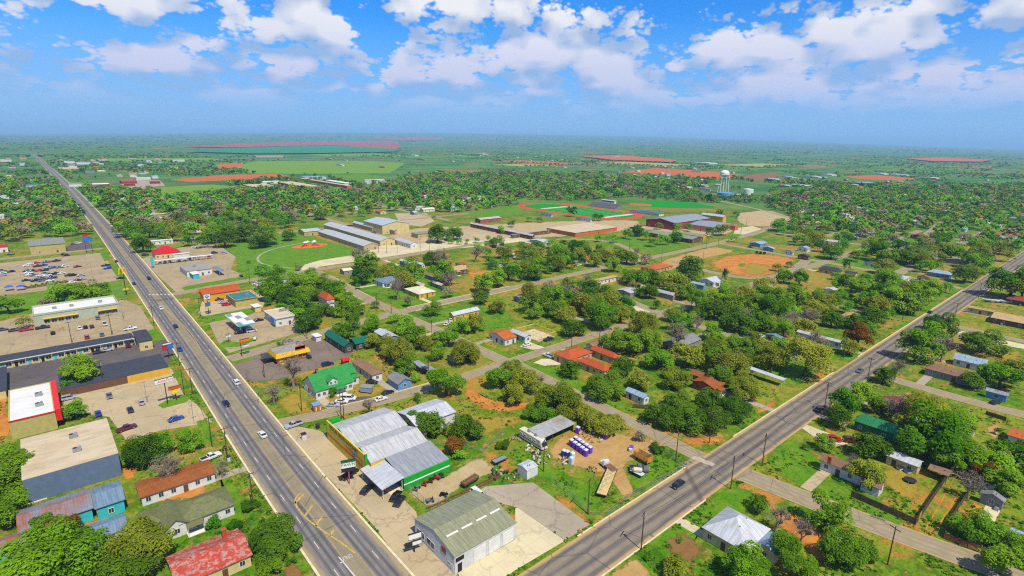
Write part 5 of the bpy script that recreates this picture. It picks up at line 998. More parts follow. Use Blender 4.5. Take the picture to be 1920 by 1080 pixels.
house((976, 453), (1001, 456), 2.9, 'gable', 'y', .8, 'white', 'dark'); house((992, 449), (1037, 453), 3.2, 'gable', 'x', 1.0, 'white', 'white', 'white workshop with parked cars below the brick school'); house((950, 474), (968, 477), 2.6, 'gable', 'y', .8, 'white', 'white'); house((1405, 455), (1440, 455), 3.0, 'gable', 'x', 1.2, 'pale', 'blue', 'pale blue house opposite the dirt lot'); house((1430, 463), (1453, 466), 3.0, 'gable', 'x', 1.2, 'white', 'blue'); house((636, 505), (662, 506), 3.0, 'gable', 'x', 1.1, 'cream', 'grey')
house((961, 556), (986, 560), 2.8, 'gable', 'x', 1.0, 'bluem', 'grey'); house((902, 463), (923, 465), 2.9, 'gable', 'x', 1.2, 'orange', 'white'); house((930, 462), (958, 466), 2.9, 'gable', 'y', 1.0, 'grey', 'white'); house((1110, 528), (1130, 531), 2.6, 'gable', 'x', .8, 'white', 'white'); house((526, 529), (548, 529), 3.0, 'gable', 'x', 1.4, 'slate', 'white')
# --- schools
b = house((596, 434), (711, 458), 4.2, 'gable', 'y', 1.8, 'school', 'tan', 'school with long parallel grey-roofed wings beside the playground', 'school', 'school', 'schools', 'the long grey-roofed school', wspace=6)
add(b, (606, 421), (742, 449), 4.6, 'gable', 'y', 2.4, 'school', 'cream', wspace=6); add(b, (558, 431), (602, 432), 4.0, 'gable', 'x', 1.6, 'school', 'tan', wspace=5); add(b, (738, 449), (784, 456), 4.0, 'gable', 'y', 1.6, 'school', 'white', wspace=4); add(b, (660, 417), (708, 426), 4.4, 'gable', 'y', 1.4, 'schoolb', 'tan', wspace=6)
b = house((681, 414), (768, 418), 9, 'gable', 'y', 3.0, 'schoolb', 'cream', 'tall cream school gym with pale blue metal roof', 'school_gym', 'gym', 'schools', 'the cream school gym', wspace=9); add(b, (722, 428), (745, 432), 4.4, 'gable', 'y', 1.2, 'schoolb', 'tan')
house((770, 436), (868, 430), 4.2, 'flat', 'x', 0, 'olive', 'tan', 'school block with olive-grey flat roof behind round trees', 'school_block', 'school', 'schools', wspace=6)
house((882, 419), (1002, 442), 4.0, 'gable', 'y', 1.4, 'school', 'brown', 'long brown school wing with pale grey roof', 'school_block', 'school', 'schools', wspace=6); house((890, 410), (940, 408), 4.4, 'gable', 'x', 1.2, 'schoolb', 'brick', 'brick school annex with pale blue roof', 'school_block', 'school', 'schools', wspace=6)
b = house((1024, 427), (1158, 426), 4.2, 'flat', 'x', 0, 'flatt', 'orange', 'orange brick school with broad flat tan roof', 'school_block', 'school', 'schools', 'the orange brick school', wspace=5); add(b, (958, 440), (1032, 431), 3.6, 'flat', 'x', 0, 'flatg', 'brown', wspace=6)
b = house((1211, 411), (1332, 409), 8, 'gable', 'x', 3.2, 'slate', 'maroon', 'maroon brick school hall with slate-blue metal roof', 'school_hall', 'school', 'schools', 'the maroon brick school hall', wspace=9); add(b, (1290, 420), (1378, 420), 6, 'gable', 'y', 2.2, 'slate', 'salmon', wspace=8)
house((1314, 402), (1363, 406), 8, 'gable', 'y', 2.0, 'school', 'yellow', 'school gym with yellow lower walls beside the dirt lot', 'school_gym', 'gym', 'schools', wspace=9)
b = house((1207, 428), (1298, 449), 4.0, 'gable', 'y', 1.4, 'olive', 'brown', 'low olive-roofed school wing with yellow end wall', 'school_block', 'school', 'schools', 'the yellow-ended school wing', wspace=5); add(b, (1278, 438), (1326, 442), 4.4, 'gable', 'y', 1.7, 'olive', 'gold', wspace=3)
house((1369, 422), (1386, 422), 5.5, 'flat', 'x', 0, 'flatg', 'orange', 'orange brick cube at the end of the school', 'school_block', 'school', 'schools', wspace=6)
# stadium: grandstand rows, press box, small teal-roofed huts
p0 = (636, 526); r = empty('grandstand', (p0[0], p0[1], .05)); mb = MB()
for k in range(9): mb.box(-11 + k * 1.7, -11 + (k + 1) * 1.7, -26, 26, 0, .6 + k * .62)
link('seat_rows', mb.mesh('seat_rows', [plain('grey_bleacher_metal', C(136, 130, 134), .6, .12)]), r)
mb = MB(); mb.box(4.4, 8.4, -12, 12, 5.8, 9.2); mb.box(4.2, 8.6, -12.4, 12.4, 9.2, 9.7); link('press_box', mb.mesh('press_box', [M_FRAME]), r)
mb = MB(); mb.box(4.3, 4.39, -11, 11, 7.2, 8.6); link('press_windows', mb.mesh('press_windows', [M_GLASS]), r)
thing(r, 'grey football grandstand with a white press box', 'grandstand', 'sports ground'); mark('the grey grandstand', 636, 526); BLOCK.append((620, 650, 498, 556))
for L, R_ in (((1014, 399), (1036, 402)), ((1080, 407), (1110, 411)), ((1190, 393), (1236, 401))): house(L, R_, 3.4, 'gable', 'x', 1.3, 'tealm', 'white', None, 'shed', 'shed', 'sheds', doors=0)
# --- far buildings, upper left school and shops along the highway
far = [((455, 346), (520, 349), 5, 'flatt', 'brick'), ((520, 341), (600, 349), 6, 'flatt', 'brick'), ((560, 334), (660, 348), 5, 'flatt', 'orange'), ((480, 340), (530, 340), 4, 'flatw', 'white'), ((558, 331), (612, 332), 5, 'pale', 'white'), ((610, 338), (660, 343), 5, 'flatw', 'white'), ((681, 338), (722, 337), 7, 'white', 'steel'), ((228, 341), (252, 338), 4, 'redp', 'maroon'), ((232, 345), (253, 344), 4, 'redp', 'maroon'), ((281, 341), (300, 340), 4, 'redp', 'maroon'), ((255, 334), (282, 333), 4, 'white', 'white'), ((281, 330), (297, 331), 4, 'white', 'white'),
       ((160, 344), (206, 345), 5, 'flatw', 'maroon'), ((128, 345), (160, 344), 5, 'bluem', 'white'), ((38, 347), (92, 346), 5, 'tealm', 'white'), ((56, 350), (72, 352), 4, 'redo', 'gold'), ((15, 354), (40, 353), 4, 'tan', 'tan'), ((25, 358), (40, 358), 4, 'silver', 'white'), ((95, 392), (104, 393), 3.4, 'orange', 'white'), ((62, 407), (90, 403), 3.6, 'maroon', 'brown'), ((50, 410), (80, 409), 3.2, 'maroon', 'brown'), ((83, 418), (110, 416), 3.4, 'tan', 'tan'), ((197, 383), (220, 386), 3.4, 'silver', 'white'), ((-5, 403), (8, 404), 3.4, 'white', 'white'), ((268, 371), (290, 373), 3.2, 'orange', 'white'), ((358, 425), (390, 428), 3.4, 'orange', 'white'), ((443, 418), (462, 422), 3.4, 'orange', 'white'), ((470, 414), (495, 418), 3.4, 'orange', 'tan'), ((440, 430), (462, 432), 3.4, 'white', 'white'), ((260, 402), (325, 400), 4, 'flatt', 'tan'), ((330, 402), (345, 405), 4, 'flatg', 'brown'), ((522, 376), (534, 378), 3.2, 'bluem', 'white'), ((560, 382), (575, 384), 3.2, 'orange', 'brick'), ((640, 384), (660, 387), 3.2, 'tan', 'white'), ((655, 387), (672, 389), 3.2, 'white', 'white'), ((605, 376), (625, 378), 3.2, 'tan', 'tan'), ((710, 368), (725, 370), 3.2, 'grey', 'white'), ((768, 397), (784, 398), 3.4, 'white', 'grey'), ((905, 383), (925, 385), 3.4, 'dark', 'grey'), ((790, 361), (800, 362), 3.2, 'orange', 'brick'), ((848, 350), (856, 351), 3.2, 'tan', 'white'), ((885, 322), (905, 324), 3.5, 'tan', 'white'), ((975, 355), (998, 358), 3.4, 'white', 'brick'), ((1093, 358), (1112, 361), 3.4, 'orange', 'brick'), ((1080, 339), (1086, 341), 3.4, 'white', 'white'), ((1150, 336), (1175, 337), 4, 'silver', 'brick'), ((1094, 320), (1108, 322), 4, 'orange', 'brick'), ((1120, 326), (1138, 328), 4, 'white', 'tan'), ((1265, 350), (1310, 351), 4.5, 'flatt', 'tan'), ((1310, 353), (1332, 355), 4, 'silver', 'white'), ((1302, 346), (1330, 347), 4, 'flatw', 'tan'), ((1140, 293), (1158, 294), 6, 'white', 'white'), ((1310, 304), (1330, 306), 5, 'white', 'white'), ((1296, 320), (1316, 321), 4, 'silver', 'white'),
       ((118, 302), (140, 303), 5, 'white', 'white'), ((140, 304), (170, 305), 5, 'silver', 'white'), ((182, 300), (198, 301), 5, 'white', 'bluegrey'), ((0, 300), (22, 300), 5, 'silver', 'white'), ((108, 314), (148, 316), 5, 'flatt', 'tan'), ((270, 301), (285, 302), 5, 'white', 'white'), ((322, 300), (346, 300), 5, 'white', 'white'), ((388, 317), (403, 319), 4, 'pale', 'white'), ((36, 294), (50, 296), 5, 'orange', 'tan'), ((640, 299), (650, 300), 5, 'white', 'white'), ((480, 293), (524, 292), 5, 'white', 'tan'), ((612, 297), (622, 298), 5, 'cream', 'tan'), ((768, 290), (778, 291), 6, 'white', 'white'), ((882, 288), (916, 289), 6, 'white', 'tan'), ((630, 308), (646, 309), 4, 'white', 'white'), ((710, 312), (724, 313), 4, 'orange', 'tan'), ((785, 298), (797, 299), 5, 'white', 'grey')]
for L, R_, h, rk, wk in far:
    house(L, R_, h, 'flat' if rk.startswith('flat') else 'gable', 'x', 1.4, rk, wk, None, 'far_building', 'building', 'buildings in the distance', wspace=7, doors=0, wins=math.hypot(*at(*L)[:2]) < 1300)
# random small houses where roofs peep out of the distant trees
frng = random.Random(11)
for poly_, n in (([(1010, 300), (1400, 318), (1350, 350), (1060, 345)], 36), ([(1430, 322), (1900, 330), (1910, 400), (1480, 400)], 44), ([(0, 290), (420, 298), (240, 335), (0, 335)], 34), ([(560, 366), (950, 372), (940, 395), (600, 405)], 16), ([(150, 360), (330, 378), (420, 430), (260, 430)], 8), ([(0, 360), (90, 362), (140, 400), (0, 400)], 6), ([(760, 286), (1000, 282), (1080, 300), (800, 305)], 20), ([(1650, 362), (1910, 372), (1900, 460), (1700, 430)], 30), ([(1480, 395), (1700, 400), (1720, 470), (1520, 462)], 16)):
    k = 0; tries = 0
    while k < n and tries < 600:
        tries += 1
        a, b_, c_, d_ = poly_; s_, t_ = frng.random(), frng.random()
        u = (a[0] * (1 - s_) + b_[0] * s_) * (1 - t_) + (d_[0] * (1 - s_) + c_[0] * s_) * t_; v = (a[1] * (1 - s_) + b_[1] * s_) * (1 - t_) + (d_[1] * (1 - s_) + c_[1] * s_) * t_
        p = at(u, v)
        if any(q[0] - 14 < p.x < q[1] + 14 and q[2] - 14 < p.y < q[3] + 14 for q in BLOCK) or any(((r_[0] + r_[1]) / 2 - p).length < 20 for r_ in ROADS) or abs(p.x - 50) < 35: continue
        sx_, sy_ = frng.choice(((14, 9), (9, 14), (18, 10), (12, 8)))
        P1, P2 = proj(p.x - sx_ / 2, p.y + sy_ / 2, 3.2), proj(p.x + sx_ / 2, p.y - sy_ / 2, 3.2)
        house(P1, P2, 3.2, frng.choice(('gable', 'gable', 'hip')), 'x' if sx_ > sy_ else 'y', 1.6, frng.choice(('white', 'silver', 'pale', 'grey', 'brown', 'tan', 'white', 'orange', 'cream', 'silver')), frng.choice(('white', 'tan', 'white', 'grey', 'cream', 'brick')), None, 'far_house', 'house', 'houses in the distance', doors=0, wspace=4.5, wins=math.hypot(p.x, p.y) < 900); k += 1

# driveways from the houses to the nearest street
dr = random.Random(3)
for x0, x1, y0, y1, desc in HOMES:
    cx, cy = (x0 + x1) / 2, (y0 + y1) / 2; best = None
    for a, b_, hw_ in ROADS:
        if hw_ > 7.2: continue
        d_ = b_ - a; t = max(0, min(1, ((cx - a.x) * d_.x + (cy - a.y) * d_.y) / max(d_.length_squared, 1e-6))); q = a + d_ * t; dist = math.hypot(q.x - cx, q.y - cy)
        if best is None or dist < best[0]: best = (dist, q, hw_)
    dist, q, hw_ = best
    if dist > 42 or math.hypot(cx, cy) > 520: continue
    w = 1.5
    if abs(q.x - cx) > abs(q.y - cy):
        yy = dr.choice((y0 + 2, y1 - 2)); xa, xb = (q.x + hw_ - .4, x0 + .4) if q.x < cx else (x1 - .4, q.x - hw_ + .4)
        if not 1.5 < xb - xa < 32: continue
        P = [(xa, yy - w), (xb, yy - w), (xb, yy + w), (xa, yy + w)]
    else:
        xx = dr.choice((x0 + 2, x1 - 2)); ya, yb = (q.y + hw_ - .4, y0 + .4) if q.y < cy else (y1 - .4, q.y - hw_ + .4)
        if not 1.5 < yb - ya < 32: continue
        P = [(xx - w, ya), (xx + w, ya), (xx + w, yb), (xx - w, yb)]
    PAVED.append(P); sheet('driveway', ' '.join(('pale driveway of the ' + desc).split()[:15]), P, dr.choice((M_CONC2, M_CONC, M_STREETL)), 0.047, world=True, block=True)
# ------------------------------------------------------------------ trees
LEAF = dict(g=leafmat('leaf_bright_green', C(60, 122, 12), C(156, 212, 44), C(166, 176, 54), .35), d=leafmat('leaf_dark_green', C(52, 100, 14), C(126, 174, 44), C(136, 150, 48), .3),
            o=leafmat('leaf_olive', C(102, 128, 24), C(192, 198, 66), C(172, 156, 62), .25), r=leafmat('leaf_brown_orange', C(112, 74, 24), C(182, 118, 44), C(150, 110, 60), .3), s=leafmat('leaf_shrub', C(38, 92, 12), C(110, 160, 34)),
            b=leafmat('twig_grey_brown', C(100, 88, 70), C(156, 138, 112), C(140, 128, 80), .4))
M_BARK = plain('bark', C(96, 82, 68), .95, .25, 2.5); M_BARE = plain('bare_bark', C(150, 134, 116), .95, .25, 2.5)
def quads_to_mesh(name, Q, col, m, extra=None):
    n = len(Q); me = bpy.data.meshes.new(name)
    me.vertices.add(n * 4); me.vertices.foreach_set('co', Q.reshape(-1).astype(np.float32))
    me.loops.add(n * 4); me.loops.foreach_set('vertex_index', np.arange(n * 4, dtype=np.int32))
    me.polygons.add(n); me.polygons.foreach_set('loop_start', np.arange(0, n * 4, 4, dtype=np.int32)); me.polygons.foreach_set('loop_total', np.full(n, 4, dtype=np.int32))
    if col.ndim == 1:
        a = me.attributes.new('Col', 'FLOAT', 'POINT'); a.data.foreach_set('value', np.repeat(col, 4).astype(np.float32))
    else:
        a = me.attributes.new('Col', 'FLOAT_COLOR', 'POINT'); a.data.foreach_set('color', np.repeat(np.c_[col, np.ones(n)], 4, axis=0).astype(np.float32).reshape(-1))
    me.materials.append(m); me.update(); me.validate(); return me
def unitv(n, rng):
    v = rng.normal(size=(n, 3)); return v / np.linalg.norm(v, axis=1)[:, None]
def leafquads(p, nrm, size, rng):
    a = np.cross(nrm, rng.normal(size=p.shape)); a /= np.linalg.norm(a, axis=1)[:, None]; b_ = np.cross(nrm, a)
    s_ = size[:, None]; a = a * s_; b_ = b_ * s_ * 0.62
    return np.stack([p - a, p - b_ * .9 + a * .1, p + a, p + b_ * .9 + a * .1], axis=1)
def crown(seed, n, leaf, lobes=18, zc=1.1, vz=.8, spread=.72, top=1.0):
    rng = np.random.default_rng(seed)
    d = unitv(lobes, rng); d[:, 2] = np.where(d[:, 2] < -.6, -d[:, 2] * .5, d[:, 2])
    c = d * rng.uniform(.35, 1, (lobes, 1)) ** .5 * spread; c[0] = (0, 0, .1)
    c[:, :2] *= rng.uniform(.8, 1.2, 2); c[:, 2] *= vz * top; lr = rng.uniform(.17, .43, lobes); lb = rng.uniform(0, 1, lobes)
    w = lr ** 2 / (lr ** 2).sum(); k = rng.choice(lobes, n, p=w)
    dirs = unitv(n, rng); dirs[:, 2] = np.where((dirs[:, 2] < -.3) & (rng.random(n) < .6), -dirs[:, 2], dirs[:, 2])
    p = c[k] + dirs * lr[k][:, None] * (rng.uniform(.55, 1.12, n) ** .6)[:, None] * np.array([1, 1, .85])
    p[:, 2] += zc
    nr = dirs * .7 + unitv(n, rng) * .5 + np.array([0, -.25, .8]); nr /= np.linalg.norm(nr, axis=1)[:, None]
    sz = leaf * rng.uniform(.55, 1.35, n)
    return leafquads(p, nr, sz, rng), np.clip(.6 * lb[k] + .4 * rng.random(n), 0, 1), c + np.array([0, 0, zc])
def trunk(c, seed, zc, r=.075, m=None):
    rg = random.Random(seed); mb = MB(); top = Vector((rg.uniform(-.08, .08), rg.uniform(-.08, .08), zc * .55))
    mb.tube((0, 0, -.03), top, r * 1.25, r * .8, 7)
    order = sorted(range(len(c)), key=lambda i: -c[i][2])[:9]
    for i in order:
        q = Vector(c[i]); mid = top.lerp(q, .5) + Vector((0, 0, .06)); mb.tube(top, mid, r * .5, r * .32, 5, cap=False); mb.tube(mid, q, r * .32, r * .1, 4, cap=False)
    return mb.mesh('trunk', [m or M_BARK], True)
def bare(seed, depth=5, spread=.62):
    rg = random.Random(seed); big, fine = MB(), MB()
    def grow(p, d, l, r, lev):
        q = p + d * l
        (big if lev < 2 else fine).tube(p, q, max(r, .011), max(r * .68, .009), 5 if lev < 2 else 3, cap=False)
        if lev >= depth: return
        for k in range(3 if lev else 4):
            dv = (d + Vector((rg.uniform(-1, 1), rg.uniform(-1, 1), rg.uniform(-.25, .7))) * spread).normalized()
            grow(p + d * l * rg.uniform(.55, 1.0), dv, l * rg.uniform(.55, .8), r * .58, lev + 1)
    grow(Vector((0, 0, -.03)), Vector((0, 0, 1)), .62, .075, 0)
    return big.mesh('trunk', [M_BARE]), fine
PROTO = {}
def proto(kind, var, lod):
    k = (kind, var, lod)
    if k in PROTO: return PROTO[k]
    seed = hash((ord(kind), var)) % 9973
    if kind == 'b':
        tm, fine = bare(seed, 6 if lod else 5)
        # haze of fine dry twigs
        rng = np.random.default_rng(seed); n = 260
        for _ in range(600 if lod else 300):
            d_ = unitv(1, rng)[0]; p_ = d_ * rng.uniform(.35, .95) * np.array([.85, .85, .7]) + np.array([0, 0, 1.25]); a_ = (d_ * .6 + unitv(1, rng)[0] * .8); a_ /= np.linalg.norm(a_); w_ = np.cross(a_, unitv(1, rng)[0]); w_ /= np.linalg.norm(w_)
            a_, w_ = a_ * rng.uniform(.06, .14), w_ * (.007 if lod else .012); fine.poly([p_ - a_ - w_, p_ - a_ + w_, p_ + a_ + w_ * .4, p_ + a_ - w_ * .4])
        cm = fine.mesh('twigs', [M_BARE]); PROTO[k] = (tm, cm, 1.5); return PROTO[k]
    n, leaf = ((1500, .095), (3800, .064), (8500, .044))[lod]
    if kind == 'd': q, c, L = crown(seed, n, leaf, 26, .68, .74, .80); zc = .68
    elif kind == 'o': q, c, L = crown(seed, n, leaf * .95, 24, .76, .80, .80); zc = .76
    elif kind == 's': q, c, L = crown(seed, n // 2, leaf * 1.2, 10, .42, .55, .7); zc = .3
    elif kind == 'r': q, c, L = crown(seed, n, leaf * .9, 14, .8, .8, .7); zc = .8
    elif kind == 'c': q, c, L = crown(seed, n // 2, leaf * 1.3, 12, 2.6, 3.4, .6); zc = 1.0
    else: q, c, L = crown(seed, int(n * .85), leaf, 22, .84, .90, .80); zc = .84
    PROTO[k] = (trunk(L, seed, zc), quads_to_mesh('crown', q, c, LEAF['d' if kind == 'c' else kind]), zc); return PROTO[k]
KN = dict(g=('leafy_tree', 'bright green leafy tree'), d=('live_oak_tree', 'dark green round-crowned oak'), o=('olive_oak_tree', 'olive-tinged oak'), b=('bare_tree', 'leafless grey tree'), r=('russet_tree', 'russet-brown leafy tree'), s=('shrub', 'low green shrub'), c=('cypress_tree', 'slim dark cypress'))
NT = [0]
def place(x, y, r, kind, w=30):
    lod = 2 if w > 58 else 1 if w > 24 else 0
    var = NT[0] % (3 if lod == 2 else 4); NT[0] += 1
    tm, cm, zc = proto(kind, var, lod)
    nm, ds = KN[kind]
    o = empty(nm, (x, y, 0), random.uniform(0, 6.28)); s_ = r * random.uniform(.95, 1.08)
    o.scale = (s_ * random.uniform(.88, 1.1), s_ * random.uniform(.88, 1.1), s_ * random.uniform(.85, 1.15))
    if kind != 's': link('trunk', tm, o)
    link('twigs' if kind == 'b' else 'foliage' if kind == 's' else 'crown', cm, o)
    size = 'tall' if r > 6 else 'mid-sized' if r > 3.6 else 'small'
    thing(o, (size + ' ' + ds) if kind != 's' else ds, 'shrub' if kind == 's' else 'tree', 'shrubs of the town' if kind == 's' else 'trees of the town'); return o
def locate(cx, cy, w, kind):
    zc = dict(d=.68, o=.76, s=.3, r=.8, c=2.0, b=1.0).get(kind, .84); p = at(cx, cy)
    for _ in range(3):
        dist = math.sqrt(p.x ** 2 + p.y ** 2 + (H - p.z) ** 2); r = w * dist / F / 2 / .98; p = at(cx, cy, r * zc)
    return p.x, p.y, r
T = '''395 440 36 g,420 448 40 d,455 436 44 d,486 452 34 d,500 440 42 g,540 440 30 d,380 454 28 d,266 460 32 d,354 452 26 d,322 440 30 o,262 448 26 g,430 430 36 g
14 568 36 g,105 553 32 g,130 550 42 g,160 549 42 g,184 545 32 g,85 566 24 b,45 603 24 o,152 690 58 g,126 721 25 g,140 769 34 g
24 870 64 g,12 905 56 g,20 955 54 g,60 1050 104 g,140 1046 96 g,252 1024 92 o,240 1066 84 d,185 1003 30 g,262 850 62 d,236 838 26 o,300 832 44 g,312 880 56 b,352 825 42 g,512 1010 84 d,415 880 32 b,402 986 26 s,470 952 30 s,546 1057 18 s,502 1066 40 g,115 986 44 r,90 985 40 d,440 990 34 s,372 985 18 s
500 546 42 g,516 530 38 g,536 552 44 d,560 536 44 g,586 526 44 g,562 570 42 g,586 592 46 d,625 540 40 g,606 530 30 g,574 606 42 d,640 562 36 g,660 570 32 g,655 598 40 g,640 620 36 d,678 518 44 d,697 602 32 g,740 596 26 g,760 612 46 g,778 626 46 g,752 660 58 o,722 642 46 o,762 684 48 g,820 650 30 d,870 660 62 o,838 716 62 g,780 706 24 g,942 706 54 g,960 690 40 o,782 746 20 d,548 694 66 b,512 736 42 b,692 764 32 b,623 736 22 d,866 612 36 g,890 609 40 o,745 542 42 b,765 562 26 b,842 546 26 b,812 580 30 g,907 532 40 g,902 558 34 d,930 576 34 o,812 482 42 d,808 506 26 g,735 496 20 g,746 504 22 g,765 504 18 g,700 640 34 o,885 660 40 o,705 575 20 s,525 650 16 s
998 568 48 g,1040 560 54 g,1062 588 46 o,1092 572 52 o,1142 568 54 o,1130 594 62 d,1075 616 44 d,1165 590 40 o,1208 606 60 o,1275 605 36 g,1152 640 48 g,1198 642 56 g,1222 640 40 g,1068 690 46 d,1133 722 70 d,1167 690 50 d,1200 712 48 o,1236 674 48 g,1272 708 54 o,1285 668 56 o,1340 652 56 o,1372 682 64 o,1396 722 62 o,1350 706 50 d,1240 776 58 d,1290 782 66 d,1340 786 62 d,1382 766 62 d,1330 748 58 d,1272 752 50 d,1270 636 58 b,1345 640 36 g,1375 645 38 g,1402 648 38 g,1310 564 48 g,1340 582 48 d,1372 570 48 g,1352 554 44 g,1388 602 56 d,1420 572 46 g,1424 602 46 d,1440 556 38 g,1307 606 34 b,1292 505 58 d,1264 528 52 o,1240 520 40 d,1220 516 36 g,1192 520 42 g,1006 505 44 g,985 500 30 o,1050 482 44 g,1064 480 34 g,1040 488 38 g,1000 508 42 g,1151 497 32 g,1176 482 40 d,1130 476 36 o,1096 457 22 g,1122 446 18 g,1151 446 22 g,1223 452 24 g,1195 547 24 d,1232 572 24 d,982 716 66 o,1042 748 74 o,1080 768 36 d,1112 788 50 o,1136 800 44 o,1012 712 34 b,960 740 44 o,1100 520 22 b,1080 545 26 b,1160 562 24 d,1030 530 26 b
1470 520 30 d,1500 520 34 g,1600 530 38 g,1622 540 46 g,1652 552 48 d,1682 562 46 g,1560 562 34 g,1542 567 46 o,1480 560 52 g,1452 582 46 g,1520 592 42 b,1470 616 42 g,1512 672 84 o,1600 602 36 d,1635 592 46 d,1610 632 46 r,1590 652 30 o,1642 578 42 o,1700 542 38 o,1722 560 38 g,1742 545 36 g,1660 524 36 g,1762 607 46 d,1745 626 46 g,1722 652 52 g,1770 652 44 b,1845 640 52 d,1810 515 34 d,1900 528 56 g,1920 545 40 o,1682 690 38 b,1656 704 34 d,1822 712 36 d,1882 700 54 g,1905 690 48 o,1580 756 58 g,1612 740 40 g,1750 560 26 s,1705 570 36 g,1630 565 36 g,1560 600 36 d,1490 595 34 b,1530 640 34 b,1545 640 22 b
1745 812 100 g,1730 772 84 o,1792 852 66 g,1634 838 56 d,1573 784 46 d,1620 888 56 o,1550 966 58 g,1580 1033 66 d,1622 1028 42 d,1820 906 48 b,1882 900 56 g,1905 850 58 g,1860 868 56 g,1832 986 54 g,1885 1048 56 g,1908 1020 42 g,1402 1056 84 g,1492 1048 76 g,1268 1064 46 o,1421 943 34 g,1457 970 52 b,1505 996 46 b,1276 1012 15 g,1232 842 34 s,1152 790 36 o,1202 816 26 b,804 798 56 d,784 790 46 d,872 798 56 d,850 836 40 r,862 852 24 g,943 836 32 s,1060 776 38 o,1092 772 38 o,1022 776 38 d,1000 772 34 d,1130 786 34 o,1680 770 50 b,1870 812 14 s,1655 760 34 g,1788 800 60 g,1545 830 30 g,1510 842 14 s,1600 870 34 b,1850 1000 40 g,1790 830 50 g,1850 890 40 r
915 447 16 g,820 440 44 d,850 436 40 d,940 430 20 g,845 452 14 g,860 453 14 g,877 452 14 g,893 449 14 g,912 459 16 g,930 453 30 d,1070 397 26 d,1115 408 18 d,1125 408 18 d,993 410 14 g,1012 412 14 o,1175 437 26 g,1195 432 30 d,1212 440 24 g,1245 448 26 g,1265 446 26 d,1270 440 28 g,1345 434 20 d,1330 436 24 d,1355 432 26 d,1376 446 18 g,1236 423 18 o,1272 424 20 g,1290 425 20 g,1380 402 14 d,1350 400 20 o,960 420 18 d,700 436 16 b,1195 470 16 b,1212 482 26 b,465 492 8 d,1330 372 20 d,1500 352 18 g,1452 356 20 g,560 500 14 b,700 494 14 s,672 540 14 s,585 504 16 b,1458 500 18 g,1480 496 14 d,1360 520 14 c,1583 497 9 c,1589 499 9 c,1660 500 30 o,1650 472 36 g,1690 478 30 d,1715 480 40 d,1630 470 22 g,1560 470 40 d,1580 462 24 d,1520 440 24 g'''
TREES = []
for tok in T.replace('\n', ',').split(','):
    a = tok.split(); x, y, r = locate(float(a[0]), float(a[1]), float(a[2]), a[3]); TREES.append((x, y, r, a[3], float(a[2])))
# belts and yards where the crowns stand too close to list: loose scatter between houses and streets
def inside(px_, py_, poly_):
    r = np.zeros(len(px_), bool); n = len(poly_)
    for i in range(n):
        x0, y0 = poly_[i]; x1, y1 = poly_[(i + 1) % n]
        c = ((y0 > py_) != (y1 > py_)) & (px_ < (x1 - x0) * (py_ - y0) / ((y1 - y0) or 1e-9) + x0); r ^= c
    return r
def free(P, gap_house=1.5, gap_road=1.5, polys=True):
    ok = np.ones(len(P), bool); x, y = P[:, 0], P[:, 1]
    for q in BLOCK: ok &= ~((x > q[0] - gap_house * 3.2) & (x < q[1] + gap_house) & (y > q[2] - gap_house * 3.2) & (y < q[3] + gap_house))
    if polys:
        for q in BLOCKP: ok &= ~inside(x, y, q)
    for a, b_, hw in ROADS:
        dx, dy = b_.x - a.x, b_.y - a.y; L2 = dx * dx + dy * dy or 1e-9
        t = np.clip(((x - a.x) * dx + (y - a.y) * dy) / L2, 0, 1); ok &= np.hypot(x - a.x - t * dx, y - a.y - t * dy) > hw + gap_road
    return ok
SC = [([(150, 345), (190, 362), (330, 376), (440, 362), (545, 358), (720, 366), (960, 376), (975, 395), (860, 398), (740, 398), (690, 405), (560, 420), (530, 436), (450, 432), (395, 445), (350, 440), (250, 462), (205, 425)], 15.5, 'gggdoob'),
      ([(-30, 340), (100, 342), (160, 410), (170, 440), (60, 452), (-30, 462)], 15, 'gggdoob'), ([(1440, 372), (1560, 352), (1930, 348), (1930, 470), (1800, 530), (1690, 506), (1580, 488), (1510, 474), (1452, 440)], 15, 'gggdoob'),
      ([(700, 350), (760, 335), (960, 325), (1180, 335), (1330, 345), (1300, 362), (1160, 372), (1040, 378), (960, 372), (820, 368)], 15.5, 'ggdob'), ([(1240, 362), (1300, 360), (1330, 372), (1280, 374)], 9, 'gd'), ([(1010, 458), (1090, 470), (1190, 484), (1130, 498), (1050, 516), (960, 536), (880, 470), (960, 480)], 11, 'ggdo'),
      ([(960, 560), (1160, 520), (1240, 560), (1170, 605), (1000, 610)], 10, 'ggdob'), ([(1250, 560), (1440, 540), (1560, 580), (1560, 660), (1450, 700), (1330, 700), (1260, 640)], 10.5, 'gggdoob'), ([(1560, 520), (1680, 530), (1780, 545), (1700, 590), (1620, 640), (1560, 600)], 8.5, 'ggd'), ([(680, 620), (740, 640), (800, 630), (900, 660), (850, 700), (760, 690), (700, 680)], 9, 'ggo'),
      ([(480, 515), (590, 515), (690, 580), (690, 600), (560, 600), (500, 575)], 9, 'ggd'), ([(1000, 760), (1060, 760), (1180, 800), (1150, 806), (1040, 785)], 6, 'oods'), ([(1000, 700), (1040, 715), (1150, 772), (1180, 795), (1120, 780), (1020, 730)], 8, 'ooss'),
      ([(640, 480), (720, 500), (940, 480), (960, 540), (850, 555), (700, 560)], 17, 'ggob'), ([(1210, 690), (1300, 690), (1420, 640), (1470, 680), (1420, 740), (1240, 730)], 9, 'doo')]
exist = np.array([(t[0], t[1], t[2]) for t in TREES])
cand = []
